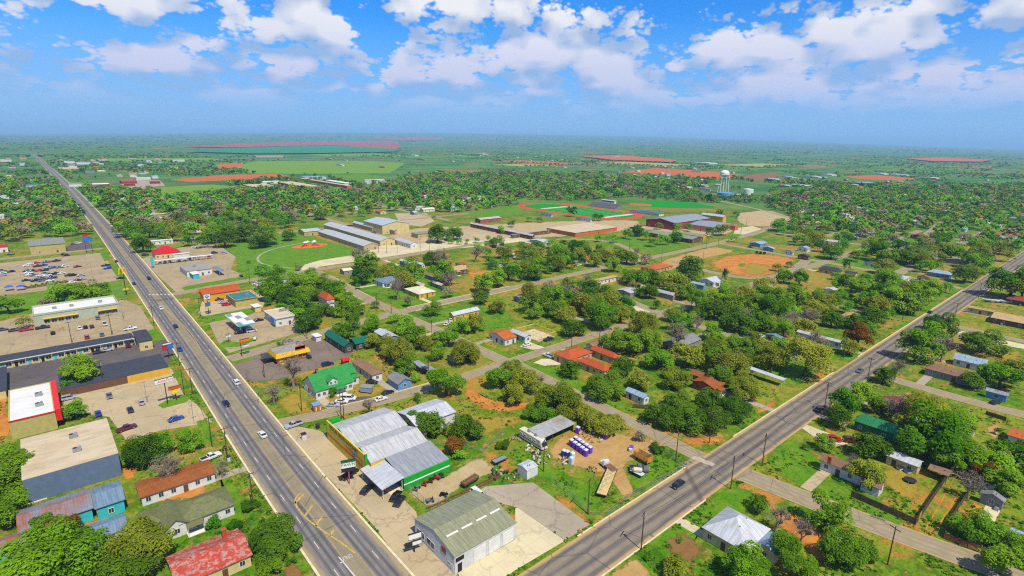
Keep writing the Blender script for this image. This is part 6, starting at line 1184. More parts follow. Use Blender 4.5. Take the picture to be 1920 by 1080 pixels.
for poly_, gap, kinds in SC:
    W_ = [at(*p) for p in poly_]; xs = [p.x for p in W_]; ys = [p.y for p in W_]
    area = (max(xs) - min(xs)) * (max(ys) - min(ys)); n = int(min(60000, area / gap ** 2 * 2.2))
    P = np.c_[RNG.uniform(min(xs), max(xs), n), RNG.uniform(min(ys), max(ys), n)]
    P = P[inside(P[:, 0], P[:, 1], [(p.x, p.y) for p in W_])]; P = P[free(P)]
    for x, y in P:
        if (np.hypot(exist[:, 0] - x, exist[:, 1] - y) < np.maximum(exist[:, 2] * .9, gap * .72)).any(): continue
        k = random.choice(kinds); r = random.uniform(.36, .62) * gap * (.6 if k == 's' else 1); cand.append((x, y, r, k, 2 * r * F / math.sqrt(x * x + y * y + H * H)))
        exist = np.r_[exist, [[x, y, r]]]
every = sorted(TREES + cand, key=lambda t: -t[4])
vis = [t for t in every if -30 < proj(t[0], t[1], t[2])[0] < 1950 and proj(t[0], t[1], t[2])[1] < 1110]
ind = vis[:345]; ids = set(map(id, ind)); rest = [t for t in every if id(t) not in ids]
for t in ind: place(*t)
# weeds, tufts and low scrub that roughen the open ground near the town
wq = [crown(700 + i, 9, .42, 3, .3, .5, .7)[0] for i in range(6)]; WQ, WC = [], []
nW = 42000; ur = RNG.random(nW); uu = RNG.uniform(-20, 1940, nW); vv = 430 + 660 * ur ** .9
PW = np.array([at(a_, b2)[:2] for a_, b2 in zip(uu, vv)]); okw = free(PW, .3, .4, False)
okw &= ~np.array([False] * nW)
for q in PAVED: okw &= ~inside(PW[:, 0], PW[:, 1], q)
from mathutils import noise as mn
for (x, y), k_ in zip(PW, okw):
    if not k_ or mn.noise(Vector((x / 14, y / 14, 1.0))) + .4 * mn.noise(Vector((x / 4, y / 4, 2.0))) < .06: continue
    q = wq[random.randrange(6)]; r = random.uniform(.25, .8) * (1.6 if random.random() < .06 else 1); a_ = random.uniform(0, 6.28); ca, sa = math.cos(a_), math.sin(a_)
    WQ.append(np.stack([(q[..., 0] * ca - q[..., 1] * sa) * r + x, (q[..., 0] * sa + q[..., 1] * ca) * r + y, q[..., 2] * r * .7], axis=-1))
    c1 = random.choice((C(74, 132, 20), C(52, 106, 12), C(110, 140, 40), C(150, 140, 60), C(60, 110, 20))); WC.append(np.array(c1) * RNG.uniform(.7, 1.2, (len(q), 1)))
# ------------------------------------------------------------------ distant woods: past the nearest few hundred trees, one mass
KC = dict(g=(C(104, 152, 30), C(64, 116, 20)), d=(C(66, 112, 28), C(46, 88, 20)), o=(C(126, 132, 44), C(86, 102, 30)), b=(C(136, 126, 98), C(108, 98, 74)), s=(C(80, 130, 30), C(50, 96, 18)), r=(C(150, 110, 50), C(120, 90, 40)), c=(C(54, 104, 26), C(34, 78, 18)))
LOW = [crown(100 + i, 560, .10, 16, .8, .8, .78)[0] for i in range(5)]; LOW2 = [crown(200 + i, 110, .23, 10, .8, .75, .72)[0] for i in range(5)]; LOW3 = [crown(300 + i, 14, .6, 5, .6, .6, .7)[0] for i in range(4)]
QS, CS = [], []
def put(x, y, r, k, protos, zs=1.0):
    q = protos[random.randrange(len(protos))]; a = random.uniform(0, 6.28); ca, sa = math.cos(a), math.sin(a)
    X = q[..., 0] * ca - q[..., 1] * sa; Y = q[..., 0] * sa + q[..., 1] * ca
    QS.append(np.stack([X * r + x, Y * r + y, q[..., 2] * r * zs + terrain(x, y)], axis=-1))
    c1, c2 = KC[k]; c1, c2 = sc(c1, 1.75), sc(c2, 1.6); f = RNG.random(len(q))[:, None] * .3 + random.random() * .7; CS.append(np.array(c1) * f + np.array(c2) * (1 - f))
for x, y, r, k, w in rest: put(x, y, r, k, LOW if math.hypot(x, y) < 700 else LOW2, 3.0 if k == 'c' else 1.0)
n = 23000; U = RNG.uniform(-40, 1960, n); V = 253 + (RNG.random(n) ** 1.25) * 118 + np.maximum(0, U - 900) * .022
P = np.array([at(u, v)[:2] for u, v in zip(U, V)]); D = np.hypot(P[:, 0], P[:, 1])
from mathutils import noise as mn
ok = (D > 420) & (D < 16000) & free(P, 4, 3)
for (x, y), d, k_ in zip(P, D, ok):
    if not k_: continue
    m_ = mn.noise(Vector((x / 420, y / 420, 3.0))) + .5 * mn.noise(Vector((x / 130, y / 130, 9.0)))
    if d < 1500 and m_ < -.1 + .1 * random.random(): continue
    if d >= 1100:
        m2 = mn.noise(Vector((x / 800, y / 800, 5.0))) + .45 * mn.noise(Vector((x / 260, y / 260, 7.0)))
        if m2 < .12 and random.random() < .95: continue
    kind = random.choice('ggddoobs' if d < 1500 else 'gddoo')
    put(x, y, random.uniform(2.6, 5.4) if d < 1200 else random.uniform(3.5, 7) * max(1, d / 2200), kind, LOW2 if d < 1500 else LOW3, 1.0 if d < 1800 else .6 if d < 3000 else .3)
for fx, fy, w, l in FIELDS:
    for side in range(4):
        if random.random() < .35: continue
        for _ in range(int((w if side < 2 else l) / 9)):
            t_ = random.uniform(-.5, .5); x = fx + (t_ * w if side < 2 else (w / 2 + 6) * (1 if side == 2 else -1)); y = fy + (t_ * l if side > 1 else (l / 2 + 6) * (1 if side else -1))
            put(x + random.uniform(-4, 4), y + random.uniform(-4, 4), random.uniform(3, 7), random.choice('gddo'), LOW3, .8)
fm, t, b, o_ = new_mat('distant_foliage'); t.nodes.remove(b)
a = nn(t, 'ShaderNodeAttribute', attribute_name='Col'); di = nn(t, 'ShaderNodeBsdfDiffuse'); tr = nn(t, 'ShaderNodeBsdfTranslucent'); mx = nn(t, 'ShaderNodeMixShader', i_Fac=.25)
t.links.new(a.outputs['Color'], di.inputs[0]); t.links.new(a.outputs['Color'], tr.inputs[0]); t.links.new(di.outputs[0], mx.inputs[1]); t.links.new(tr.outputs[0], mx.inputs[2]); t.links.new(mx.outputs[0], o_.inputs[0])
struct(link('distant_trees', quads_to_mesh('distant_trees', np.concatenate(QS), np.concatenate(CS), fm)), 'mass of distant green trees and scrub filling the plain behind the town', 'woods', 'stuff')
struct(link('ground_weeds', quads_to_mesh('ground_weeds', np.concatenate(WQ), np.concatenate(WC), fm)), 'scattered weeds and grass tufts roughening lawns and verges', 'weeds', 'stuff')
print('weeds', len(WQ))
print('trees', len(TREES), 'cand', len(cand), 'individual', len(ind), 'mass quads', sum(len(q) for q in QS))
# ------------------------------------------------------------------ vehicles
CARC = dict(white=C(236, 236, 232), black=C(26, 26, 30), silver=C(178, 182, 188), grey=C(110, 114, 120), blue=C(36, 70, 160), navy=C(28, 36, 66), red=C(190, 26, 30), maroon=C(104, 22, 34), green=C(40, 80, 60), yellow=C(240, 210, 40), tan=C(190, 170, 130), teal=C(60, 140, 150))
M_TYRE = plain('tyre_rubber', C(34, 34, 36), .9, .1); M_LAMP = gloss('lamp_glass', C(236, 236, 220), .15); M_TAIL = gloss('tail_lamp_red', C(170, 20, 20), .2); M_BUMP = plain('dark_plastic', C(46, 46, 48), .7, .05)
CG = gloss('car_glass', C(34, 40, 48), .06, .5)
def ring(x, hw, z, inset=0.0): return x, hw, z
def car_parts(kind):
    """body, roof glass band, lamp meshes; forward is +x"""
    spec = dict(sedan=dict(L=4.7, W=.9, prof=[(-2.35, .5), (-2.28, .3), (2.25, .3), (2.35, .5), (2.3, .72), (1.05, .9), (-1.55, .95), (-2.3, .9)], cab=(-1.8, 1.0, -1.05, .2, .9, 1.42)),
                suv=dict(L=4.9, W=.97, prof=[(-2.4, .55), (-2.35, .35), (2.35, .35), (2.42, .6), (2.35, .95), (1.2, 1.1), (-2.3, 1.12)], cab=(-2.3, 1.25, -2.05, .45, 1.08, 1.75)),
                van=dict(L=5.3, W=1.0, prof=[(-2.65, .5), (-2.6, .35), (2.5, .35), (2.62, .6), (2.5, 1.0), (1.9, 1.2), (-2.62, 1.25)], cab=(-2.6, 1.9, -2.45, .95, 1.18, 2.0)),
                pickup=dict(L=5.7, W=.98, prof=[(-2.85, .6), (-2.8, .42), (2.75, .42), (2.85, .65), (2.75, 1.0), (1.3, 1.12), (-2.82, 1.12)], cab=(-.75, 1.35, -.45, .55, 1.1, 1.8)))[kind]
    mb = MB(); W_ = spec['W']; pr = spec['prof']
    n = len(pr)
    L0 = [(x, -W_ * .9, z) for x, z in pr]; L1 = [(x * .985, -W_, max(.42, min(z, .78))) if False else (x, -W_, .35 + (z - .35) * .72) for x, z in pr]
    R1 = [(x, -y, z) for x, y, z in L1]; R0 = [(x, W_ * .9, z) for x, z in pr]
    for a, b_ in ((L0, L1), (L1, R1), (R1, R0)) if False else ((L0, L1), (R1, R0)):
        for k in range(n): mb.poly([a[k], a[(k + 1) % n], b_[(k + 1) % n], b_[k]])
    mb.poly(L1[::-1]); mb.poly(R1)
    for k in range(n): mb.poly([L0[k], R0[k], R0[(k + 1) % n], L0[(k + 1) % n]])
    x0, x1, t0, t1, zb, zt = spec['cab']; wb, wt = W_ * .92, W_ * .72
    base = [(x0, -wb, zb), (x1, -wb, zb), (x1, wb, zb), (x0, wb, zb)]; top = [(t0, -wt, zt), (t1, -wt, zt), (t1, wt, zt), (t0, wt, zt)]
    # roof panel with a little crown plus the pillars
    mb.hull([(t0 - .04, -wt - .03, zt - .03), (t1 + .04, -wt - .03, zt - .03), (t1 + .04, wt + .03, zt - .03), (t0 - .04, wt + .03, zt - .03)], [(t0 + .1, -wt + .1, zt + .05), (t1 - .1, -wt + .1, zt + .05), (t1 - .1, wt - .1, zt + .05), (t0 + .1, wt - .1, zt + .05)])
    for i in range(4): mb.tube(base[i], top[i], .06, .05, 4, cap=False)
    for s_ in (-1, 1): mb.tube(((x0 + x1) / 2 - .1, s_ * wb, zb), ((t0 + t1) / 2, s_ * wt, zt), .05, .05, 4, cap=False)
    if kind == 'pickup':
        pass
    gm = MB(); q = .02
    gm.hull([(x0 + q, -wb + q, zb - .05), (x1 - q, -wb + q, zb - .05), (x1 - q, wb - q, zb - .05), (x0 + q, wb - q, zb - .05)], [(t0 + q, -wt + q, zt - .02), (t1 - q, -wt + q, zt - .02), (t1 - q, wt - q, zt - .02), (t0 + q, wt - q, zt - .02)])
    bedm = None
    if kind == 'pickup':
        bedm = MB(); bedm.box(-2.72, -.9, -.78, .78, 1.0, 1.135)
    hl = MB(); hl.box(-.06, .06, -.2, .2, -.08, .1, 0, True)
    wz = .34 if kind != 'pickup' else .4
    wx = spec['L'] * .31
    return dict(body=mb, glass=gm.mesh('window_glass', [CG]), bed=bedm.mesh('load_bed', [M_BUMP]) if bedm else None, front=max(p[0] for p in pr), rear=min(p[0] for p in pr), W=W_, wz=wz, wx=wx, lz=.68 if kind == 'sedan' else .82)
CP = {}; BODY = {}
wm = MB(); wm.tube((0, -.11, 0), (0, .11, 0), .34, .34, 12); WHEEL = wm.mesh('wheel', [M_TYRE]); wm = MB(); wm.tube((0, -.02, 0), (0, .02, 0), .2, .2, 10); RIM = wm.mesh('rim', [M_GALV])
lm_ = MB(); lm_.box(-.05, .05, -.2, .2, -.07, .08, 0, True); HEADL = lm_.mesh('headlight', [M_LAMP]); lm_ = MB(); lm_.box(-.05, .05, -.16, .16, -.1, .1, 0, True); TAILL = lm_.mesh('tail_light', [M_TAIL])
DIR = {'X': 0, 'Y': math.pi / 2, '-X': math.pi, '-Y': -math.pi / 2}
def car(u, v, kind, colr, head, where, group='parked cars', world=False, z=.07):
    p = Vector((u, v, 0)) if world else at(u, v, .6)
    if kind not in CP: CP[kind] = car_parts(kind)
    c = CP[kind]
    if (kind, colr) not in BODY:
        BODY[(kind, colr)] = c['body'].mesh('body', [gloss('car_paint_' + colr, CARC[colr], .28, .7, .1)])
    ang = DIR[head] if head in DIR else RAD(float(head))
    o = empty({'sedan': 'sedan_car', 'suv': 'suv_car', 'van': 'van', 'pickup': 'pickup_truck'}[kind], (p.x, p.y, z), ang + random.uniform(-.02, .02))
    link('body', BODY[(kind, colr)], o); link('window_glass', c['glass'], o)
    if c['bed']: link('load_bed', c['bed'], o)
    near = math.hypot(p.x, p.y) < 260
    for sx_ in (-1, 1):
        for sy_ in (-1, 1):
            w_ = link('wheel', WHEEL, o, (sx_ * c['wx'], sy_ * (c['W'] - .1), c['wz'] if c['wz'] < .38 else .36))
            if near: link('rim', RIM, w_, (0, sy_ * .1, 0))
    if near:
        for sy_ in (-1, 1): link('headlight', HEADL, o, (c['front'] - .03, sy_ * c['W'] * .68, c['lz'] - .05)); link('tail_light', TAILL, o, (c['rear'] + .03, sy_ * c['W'] * .72, c['lz']))
    thing(o, colr.replace('navy', 'dark blue') + ' ' + {'suv': 'SUV'}.get(kind, kind) + ' ' + where, 'pickup' if kind == 'pickup' else 'van' if kind == 'van' else 'car', group); return o
on = 'driving on the highway'
for u, v, k, c, h in ((337, 655, 'sedan', 'blue', '-Y'), (329, 612, 'sedan', 'navy', '-Y'), (302, 578, 'sedan', 'white', '-Y'), (279, 522, 'pickup', 'black', 'Y'), (251, 532, 'sedan', 'navy', '-Y'), (443, 717, 'suv', 'white', 'Y'), (424, 757, 'sedan', 'black', '-Y'), (492, 815, 'sedan', 'white', 'Y'), (218, 490, 'sedan', 'black', 'Y'), (164, 420, 'suv', 'white', '-Y'), (104, 336, 'sedan', 'black', '-Y')):
    car(u, v, k, c, h, on, 'cars driving on the highway', z=.13)
for u, v, k, c, h in ((1271, 908, 'sedan', 'black', '-X'), (1612, 695, 'sedan', 'grey', '-X'), (1857, 522, 'sedan', 'navy', 'X')): car(u, v, k, c, h, 'driving on the avenue', 'cars driving on the avenue', z=.11)
for u, v, k, c, h, w in ((550, 797, 'pickup', 'silver', '-X', 'waiting on the side street beside the pawn shop'), (655, 889, 'pickup', 'black', '20', 'parked under the pawn sign'), (688, 917, 'sedan', 'black', '30', 'parked before the pawn shop porch'), (742, 930, 'sedan', 'black', '35', 'farther of two parked by the pawn yard fence'), (749, 939, 'sedan', 'black', '35', 'nearer of two parked by the pawn yard fence'), (897, 929, 'van', 'white', '-Y', 'parked behind the olive-roofed garage'),
    (130, 746, 'suv', 'silver', 'X', 'parked beside the red store front'), (205, 742, 'sedan', 'grey', '-Y', 'parked mid-lot before the auto parts stores'), (265, 754, 'sedan', 'silver', 'Y', 'parked by the lamp post in the auto parts lot'), (244, 768, 'sedan', 'navy', 'Y', 'parked in the middle row of the auto parts lot'), (184, 775, 'sedan', 'blue', 'Y', 'parked beside the blue-grey store corner'), (237, 803, 'pickup', 'maroon', '10', 'crossing the auto parts lot'), (330, 785, 'sedan', 'blue', '8', 'parked by the highway end of the auto parts lot'), (395, 857, 'pickup', 'white', '12', 'parked at the end of the rust-brown roof'), (140, 779, 'sedan', 'navy', 'X', 'parked behind the small tree by the red facade'),
    (186, 660, 'sedan', 'black', 'X', 'parked at the motel rooms'), (201, 656, 'sedan', 'silver', 'X', 'parked at the motel rooms'), (240, 648, 'suv', 'maroon', 'Y', 'parked at the motel rooms near the office'), (163, 632, 'suv', 'red', 'Y', 'parked behind the motel'), (191, 627, 'sedan', 'grey', 'Y', 'parked behind the motel'), (99, 624, 'sedan', 'black', 'Y', 'parked in the fast food lot'), (49, 618, 'pickup', 'red', 'X', 'parked in the fast food lot'), (27, 619, 'sedan', 'black', 'X', 'parked in the fast food lot'), (80, 614, 'pickup', 'navy', 'X', 'parked at the fast food wall'), (149, 615, 'sedan', 'white', 'Y', 'parked in the fast food lot'), (160, 613, 'sedan', 'black', 'Y', 'parked in the fast food lot'), (172, 612, 'sedan', 'maroon', 'Y', 'parked in the fast food lot'), (183, 596, 'suv', 'grey', 'Y', 'at the fast food drive-through window'), (196, 607, 'pickup', 'white', 'Y', 'parked in the fast food lot'), (244, 616, 'pickup', 'white', 'X', 'parked in the fast food lot'), (4, 618, 'sedan', 'navy', 'X', 'parked in the fast food lot'),
    (625, 759, 'sedan', 'silver', '-40', 'parked below the green-roofed house'), (641, 752, 'sedan', 'white', '-40', 'parked below the green-roofed house'), (654, 747, 'van', 'white', '-40', 'parked below the green-roofed house'), (614, 683, 'suv', 'navy', 'X', 'parked behind the green-roofed house'), (577, 668, 'sedan', 'black', 'Y', 'parked beside the yellow restaurant'), (527, 680, 'sedan', 'yellow', 'Y', 'parked before the yellow restaurant'), (698, 716, 'sedan', 'black', '-50', 'left beside the mobile home'), (727, 736, 'sedan', 'black', 'X', 'parked on the grass verge by the side street'), (714, 748, 'sedan', 'white', 'X', 'parked behind the bare shrub by the side street'),
    (1535, 767, 'sedan', 'black', 'X', 'parked under the tree beside the avenue'), (1562, 823, 'suv', 'red', '-55', 'parked on the driveway by the brown-shingled house'), (1596, 826, 'suv', 'maroon', '-55', 'half hidden behind the red one on the driveway'), (988, 646, 'sedan', 'white', 'X', 'parked on the drive of the orange-tiled house'), (1029, 636, 'pickup', 'navy', 'X', 'parked beside the timber frame'), (1028, 667, 'pickup', 'white', 'Y', 'parked by the orange-red ranch house'), (1425, 632, 'pickup', 'white', 'X', 'parked on the pale drive beside the oaks'), (1866, 754, 'sedan', 'black', '-20', 'parked before the small blue-grey garage'), (1744, 585, 'sedan', 'navy', 'X', 'parked on the avenue shoulder'),
    (471, 620, 'suv', 'white', 'X', 'refuelling beneath the gas station canopy'), (485, 600, 'sedan', 'black', 'X', 'parked beside the convenience store'), (556, 612, 'sedan', 'silver', 'X', 'parked on the grass edge by the convenience store'), (449, 623, 'sedan', 'navy', 'X', 'in the shade of the gas station canopy'), (424, 571, 'suv', 'red', 'X', 'parked before the beige box shop'), (411, 561, 'sedan', 'maroon', 'X', 'parked before the beige box shop'), (418, 566, 'sedan', 'silver', 'X', 'parked before the beige box shop'), (480, 532, 'pickup', 'white', 'X', 'parked behind the taqueria'), (488, 534, 'van', 'white', 'X', 'parked behind the taqueria'), (484, 541, 'sedan', 'black', 'X', 'parked behind the taqueria'), (838, 515, 'sedan', 'red', 'X', 'parked under the broad tan roof'), (868, 511, 'sedan', 'red', 'X', 'parked by the orange dirt yard'), (838, 607, 'sedan', 'white', '30', 'parked below the white-roofed yellow house'), (845, 600, 'sedan', 'white', '60', 'parked below the white-roofed yellow house'), (1085, 497, 'pickup', 'white', 'X', 'parked before the orange-roofed cottage'), (1080, 490, 'sedan', 'silver', 'X', 'parked before the orange-roofed cottage'), (1025, 458, 'sedan', 'blue', 'X', 'parked below the white workshop'), (1035, 456, 'sedan', 'silver', 'X', 'parked below the white workshop'), (1406, 463, 'sedan', 'navy', 'Y', 'parked before the pale blue house'), (120, 476, 'sedan', 'black', 'X', 'parked by the store lot edge'), (65, 473, 'suv', 'black', 'X', 'parked below the tan warehouse'), (138, 457, 'sedan', 'maroon', 'X', 'parked beside the tan warehouse'), (146, 456, 'suv', 'white', 'X', 'parked beside the tan warehouse'), (20, 476, 'sedan', 'black', 'X', 'parked by the red-roofed restaurant at the edge'), (272, 478, 'suv', 'navy', 'X', 'parked in front of the red-roofed restaurant'), (402, 474, 'suv', 'navy', 'X', 'parked behind the drive-in canopy'), (420, 475, 'suv', 'silver', 'X', 'parked behind the drive-in canopy'), (364, 463, 'sedan', 'white', 'X', 'parked behind the red-roofed restaurant'), (452, 517, 'sedan', 'black', 'Y', 'parked at the end of the old station lot')):
    car(u, v, k, c, h, w)
for i, (u, c) in enumerate(((300, 'white'), (309, 'silver'), (318, 'grey'), (335, 'white'), (346, 'white'), (355, 'navy'), (365, 'silver'), (373, 'silver'), (391, 'maroon'))): car(u, 493 - i * 1.6, 'suv' if i % 2 else 'sedan', c, 'Y', 'under the drive-in canopy', 'cars at the drive-in')
for zx, zy, c in ((490, 235, 'red'), (400, 250, 'white'), (360, 275, 'white'), (620, 225, 'grey'), (590, 265, 'blue'), (510, 280, 'maroon'), (760, 210, 'navy'), (715, 300, 'blue'), (660, 300, 'silver'), (805, 295, 'grey'), (865, 285, 'white'), (1045, 285, 'maroon'), (890, 135, 'black'), (360, 345, 'black'), (450, 340, 'navy'), (520, 340, 'red'), (600, 335, 'navy'), (375, 372, 'white'), (400, 398, 'white'), (460, 402, 'grey'), (610, 380, 'navy'), (640, 402, 'white'), (545, 405, 'white'), (750, 382, 'navy'), (825, 375, 'white'), (940, 402, 'green'), (990, 402, 'black'), (1090, 402, 'silver'), (560, 445, 'maroon'), (700, 438, 'blue'), (350, 470, 'black'), (470, 475, 'black'), (570, 472, 'grey'), (670, 475, 'white'), (1040, 470, 'maroon'), (1115, 452, 'silver'), (980, 495, 'white'), (1425, 270, 'navy'), (1450, 308, 'blue'), (1625, 440, 'black'), (145, 352, 'black'), (20, 345, 'grey'), (30, 378, 'white'), (30, 402, 'silver')):
    car(zx / 7.2, 460 + zy / 7.2, random.choice(('sedan', 'sedan', 'suv', 'pickup')), c, random.choice(('12', '-168')), 'parked in the large store lot', 'cars in the store lot')
for u, v, c in ((930, 495, 'silver'), (938, 500, 'white'), (945, 497, 'grey'), (950, 503, 'white'), (957, 507, 'maroon'), (962, 500, 'white'), (916, 487, 'white'), (922, 490, 'tan'), (800, 482, 'white')): car(u, v, random.choice(('sedan', 'van', 'pickup')), c, random.choice(('X', 'Y', '30')), 'left in the orange wreck yard', 'old cars in the dirt yard')

# ------------------------------------------------------------------ poles, lamps and signs
pm = MB(); pm.tube((0, 0, 0), (0, 0, 1), .16, .1, 7); POLE = pm.mesh('pole', [M_POST]); pm = MB(); pm.box(-1.25, 1.25, -.07, .07, -.08, .08, 0, True); ARM = pm.mesh('crossarm', [M_POST]); pm = MB(); pm.tube((0, 0, 0), (0, 0, .22), .05, .03, 6); INS = pm.mesh('insulator', [M_GALV])
pm = MB(); pm.tube((.3, 0, -.45), (.3, 0, .45), .24, .24, 9); TRAF = pm.mesh('transformer', [M_GALV]); pm = MB(); pm.tube((0, 0, 0), (2.0, 0, .35), .05, .04, 5); pm.box(1.9, 2.7, -.14, .14, .26, .4, 0, True); LARM = pm.mesh('lamp_arm', [M_GALV])
pm = MB(); pm.tube((0, 0, 0), (0, 0, 1), .1, .07, 7); LPOLE = pm.mesh('pole', [M_GALV]); pm = MB(); pm.box(-.9, .9, -.12, .12, -.06, .08, 0, True); LBAR = pm.mesh('lamp_bar', [M_GALV])
def pole(u, v, h=10.5, arm=0.0, lamp=False, tf=False, kind='utility', cross=True):
    p = at(u, v)
    o = empty('utility_pole' if kind == 'utility' else 'lamp_post', (p.x, p.y, 0), arm)
    link('pole', POLE if kind == 'utility' else LPOLE, o, (0, 0, 0), 0, (1, 1, h))
    if kind == 'utility':
        if cross:
            a = link('crossarm', ARM, o, (0, .14, h - .5))
            for x in (-1.1, -.5, .5, 1.1): link('insulator', INS, a, (x, 0, .08))
        if tf: link('transformer', TRAF, o, (0, 0, h - 1.8))
        if lamp: link('lamp_arm', LARM, o, (0, 0, h - 2.2), lamp if lamp is not True else 0)
        thing(o, 'wooden utility pole' + (' with street lamp arm' if lamp else ' with transformer' if tf else ' with crossarm' if cross else ', plain'), 'utility pole', 'utility poles')
    else:
        link('lamp_bar', LBAR, o, (0, 0, h)); thing(o, 'grey steel lamp post', 'lamp post', 'lamp posts')
HPI = math.pi / 2
for u, v, a, l, t_ in ((1369.6, 917, .3, 0, 1), (1202, 1031, .3, 0, 1), (1664, 1059, 1.2, 0, 0), (1267, 865, .8, 0, 0), (1330, 830, HPI, 0, 0), (1429, 871, .3, 0, 0), (1789, 601, HPI, 0, 0), (1692, 600, .3, 0, 0), (1715, 587, HPI, 0, 0), (1834, 560, HPI, 0, 0), (1772, 550, .3, 0, 0), (1626, 715, HPI, 0, 0), (1546, 764, HPI, 0, 1), (1581, 672, .2, 0, 0), (1870, 533, HPI, 0, 0), (135, 643, .2, 0, 0), (194, 722, .2, 0, 1), (210, 628, .2, 0, 0), (346, 741, 0, 1, 0), (361, 738, 0, 0, 0), (337, 686, 0, 1, 0), (289, 611, 0, 0, 0), (398, 838, 0, 1, 0), (427, 860, 0, 0, 1), (475, 952, 0, 1, 1), (566, 771, .2, 0, 0), (496, 708, .2, 1, 0), (576, 636, .2, 0, 1), (810, 638, HPI, 0, 1), (707, 583, .2, 0, 0), (734, 588, .2, 0, 0), (640, 786, .2, 0, 0), (645, 786, .2, 0, 0), (1019, 884, .4, 0, 0), (1102, 964, .3, 0, 0), (1124, 636, .2, 0, 0), (1071, 661, .2, 0, 0), (1240, 493, .2, 0, 0), (1324, 466, .2, 0, 0), (1347, 458, .2, 0, 0), (1042, 466, .2, 0, 0), (1180, 468, .2, 0, 0), (1389, 438, .2, 0, 0), (1399, 423, .2, 0, 0), (1450, 538, .3, 0, 0), (1545, 487, .3, 0, 0), (725, 475, .2, 0, 0), (745, 475, .2, 0, 0), (788, 470, .2, 0, 0), (556, 520, .2, 0, 0), (469, 532, .2, 0, 0), (1295, 580, .4, 0, 0), (1215, 545, .4, 0, 0), (805, 470, .2, 0, 0), (710, 474, .2, 0, 0), (1317, 497, .2, 0, 0), (376, 593, .2, 0, 0)):
    pole(u, v, 10.2, a, l, t_)
for u, v, h in ((276, 755, 8), (85, 585, 7.5), (222, 566, 8), (234, 566, 8), (231, 598, 7.5), (162, 498, 8), (174, 522, 10), (42, 535, 9), (485, 757, 5), (430, 645, 8), (364, 795, 8), (408, 467, 8), (458, 489, 8), (475, 496, 8)): pole(u, v, h, .2, kind='lamp')
for u, v, h in ((1192, 391, 22), (1270, 388, 22), (1297, 377, 22), (1304, 391, 22), (1152, 404, 14), (1158, 407, 10), (1019, 392, 14), (1027, 391, 14)): pole(u, v, h, .2, kind='lamp')
for o, d_, c_, g_ in THINGS[-8:]: o.name = 'floodlight_pole'
for i in range(len(THINGS) - 8, len(THINGS)): THINGS[i] = (THINGS[i][0], 'tall grey floodlight pole', 'light pole', 'sports ground')
RX = lambda a: (math.pi / 2, 0, a)                    # sign faces: text upright, turned by a about the vertical
def sign(name, u, v, h, parts, desc, rz=.0, legs=1, lm=None, pm_=None, legx=.8):
    p = at(u, v); o = empty(name, (p.x, p.y, .05), rz)
    top = max(q[3] for q in parts)
    mb = MB()
    for s_ in ((0,) if legs == 1 else (-legx, legx)): mb.tube((s_, 0, 0), (s_, 0, h), .16, .14, 8)
    link('post', mb.mesh('post', [pm_ or M_BUMP]), o)
    for x0, x1, z0, z1, m in [q[:5] for q in parts]:
        mb = MB(); mb.box(x0, x1, -.17, .17, z0, z1, 0, True); link('sign_panel', mb.mesh('sign_panel', [m]), o)
        fb = MB()
        for q in ((x0 - .08, x1 + .08, z1, z1 + .1), (x0 - .08, x1 + .08, z0 - .1, z0)): fb.box(q[0], q[1], -.2, .2, q[2], q[3], 0, True)
        link('sign_frame', fb.mesh('sign_frame', [M_BUMP]), o)
    thing(o, desc, 'sign', 'roadside signs')
    if lm: mark(lm, p.x, p.y)
    return o
M_SO = plain('orange_sign_face', C(226, 92, 28), .5, .08); M_SY = plain('yellow_sign_face', C(244, 212, 40), .5, .08); M_SB = plain('blue_sign_face', C(50, 120, 200), .5, .1); M_SR = plain('red_sign_face', C(206, 40, 44), .5, .1); M_SG = plain('green_letter', C(20, 110, 60), .5, .05)
o = sign('store_sign', 314.5, 758, 8.6, [(-2.9, 2.9, 8.2, 9.8, M_SIGNW)], 'white roadside sign with slanted red auto parts lettering on one post', .12, lm='the white auto parts sign')
text('lettering', 'AutoZone', 1.25, M_REDL, o, (.25, -.2, 9.05), RX(0), .01, shear=.35, xs=.95)
sign('price_sign', 331, 750, 4.4, [(-2.0, 2.0, 4.4, 5.3, M_SO), (-1.1, 1.1, 2.6, 4.2, M_SY)], 'orange and yellow stacked sign beside the auto parts sign', .12)
o = sign('motel_sign', 317, 672, 4.6, [(-.1, 2.2, 4.2, 6.2, M_SB), (-2.0, -.2, 4.0, 5.8, M_SR), (-1.6, 1.6, 6.3, 6.9, M_SIGNW)], 'small red, white and blue motel sign by the highway', .12)
o = sign('restaurant_sign', 454, 669, 6.6, [(-.3, 3.7, 6.2, 7.7, M_SO), (1.0, 3.2, 4.2, 5.0, M_SIGNW)], 'orange sign with yellow letters on the oval grass island', .1, lm='the orange restaurant sign'); text('lettering', 'TACO', 1.2, M_SY, o, (1.7, -.2, 6.95), RX(0), .01)
o = sign('gas_sign', 392, 590, 9.5, [(-1.5, 1.5, 8.6, 11.2, M_SIGNW), (-1.3, 1.3, 5.0, 6.6, M_SB), (-1.2, 1.2, 3.6, 4.6, M_SY)], 'tall blue and white gas station sign', .1)
mb = MB(); mb.poly([(0, -.2, 8.8), (1.2, -.2, 10.0), (0, -.2, 11.1), (-1.2, -.2, 10.0)]); link('emblem', mb.mesh('emblem', [M_SB]), o)
mb = MB(); mb.poly([(-.5, -.22, 10.5), (0, -.22, 9.4), (.5, -.22, 10.5), (.25, -.22, 10.6), (0, -.22, 10.0), (-.25, -.22, 10.6)]); link('emblem', mb.mesh('emblem', [M_SIGNW]), o)
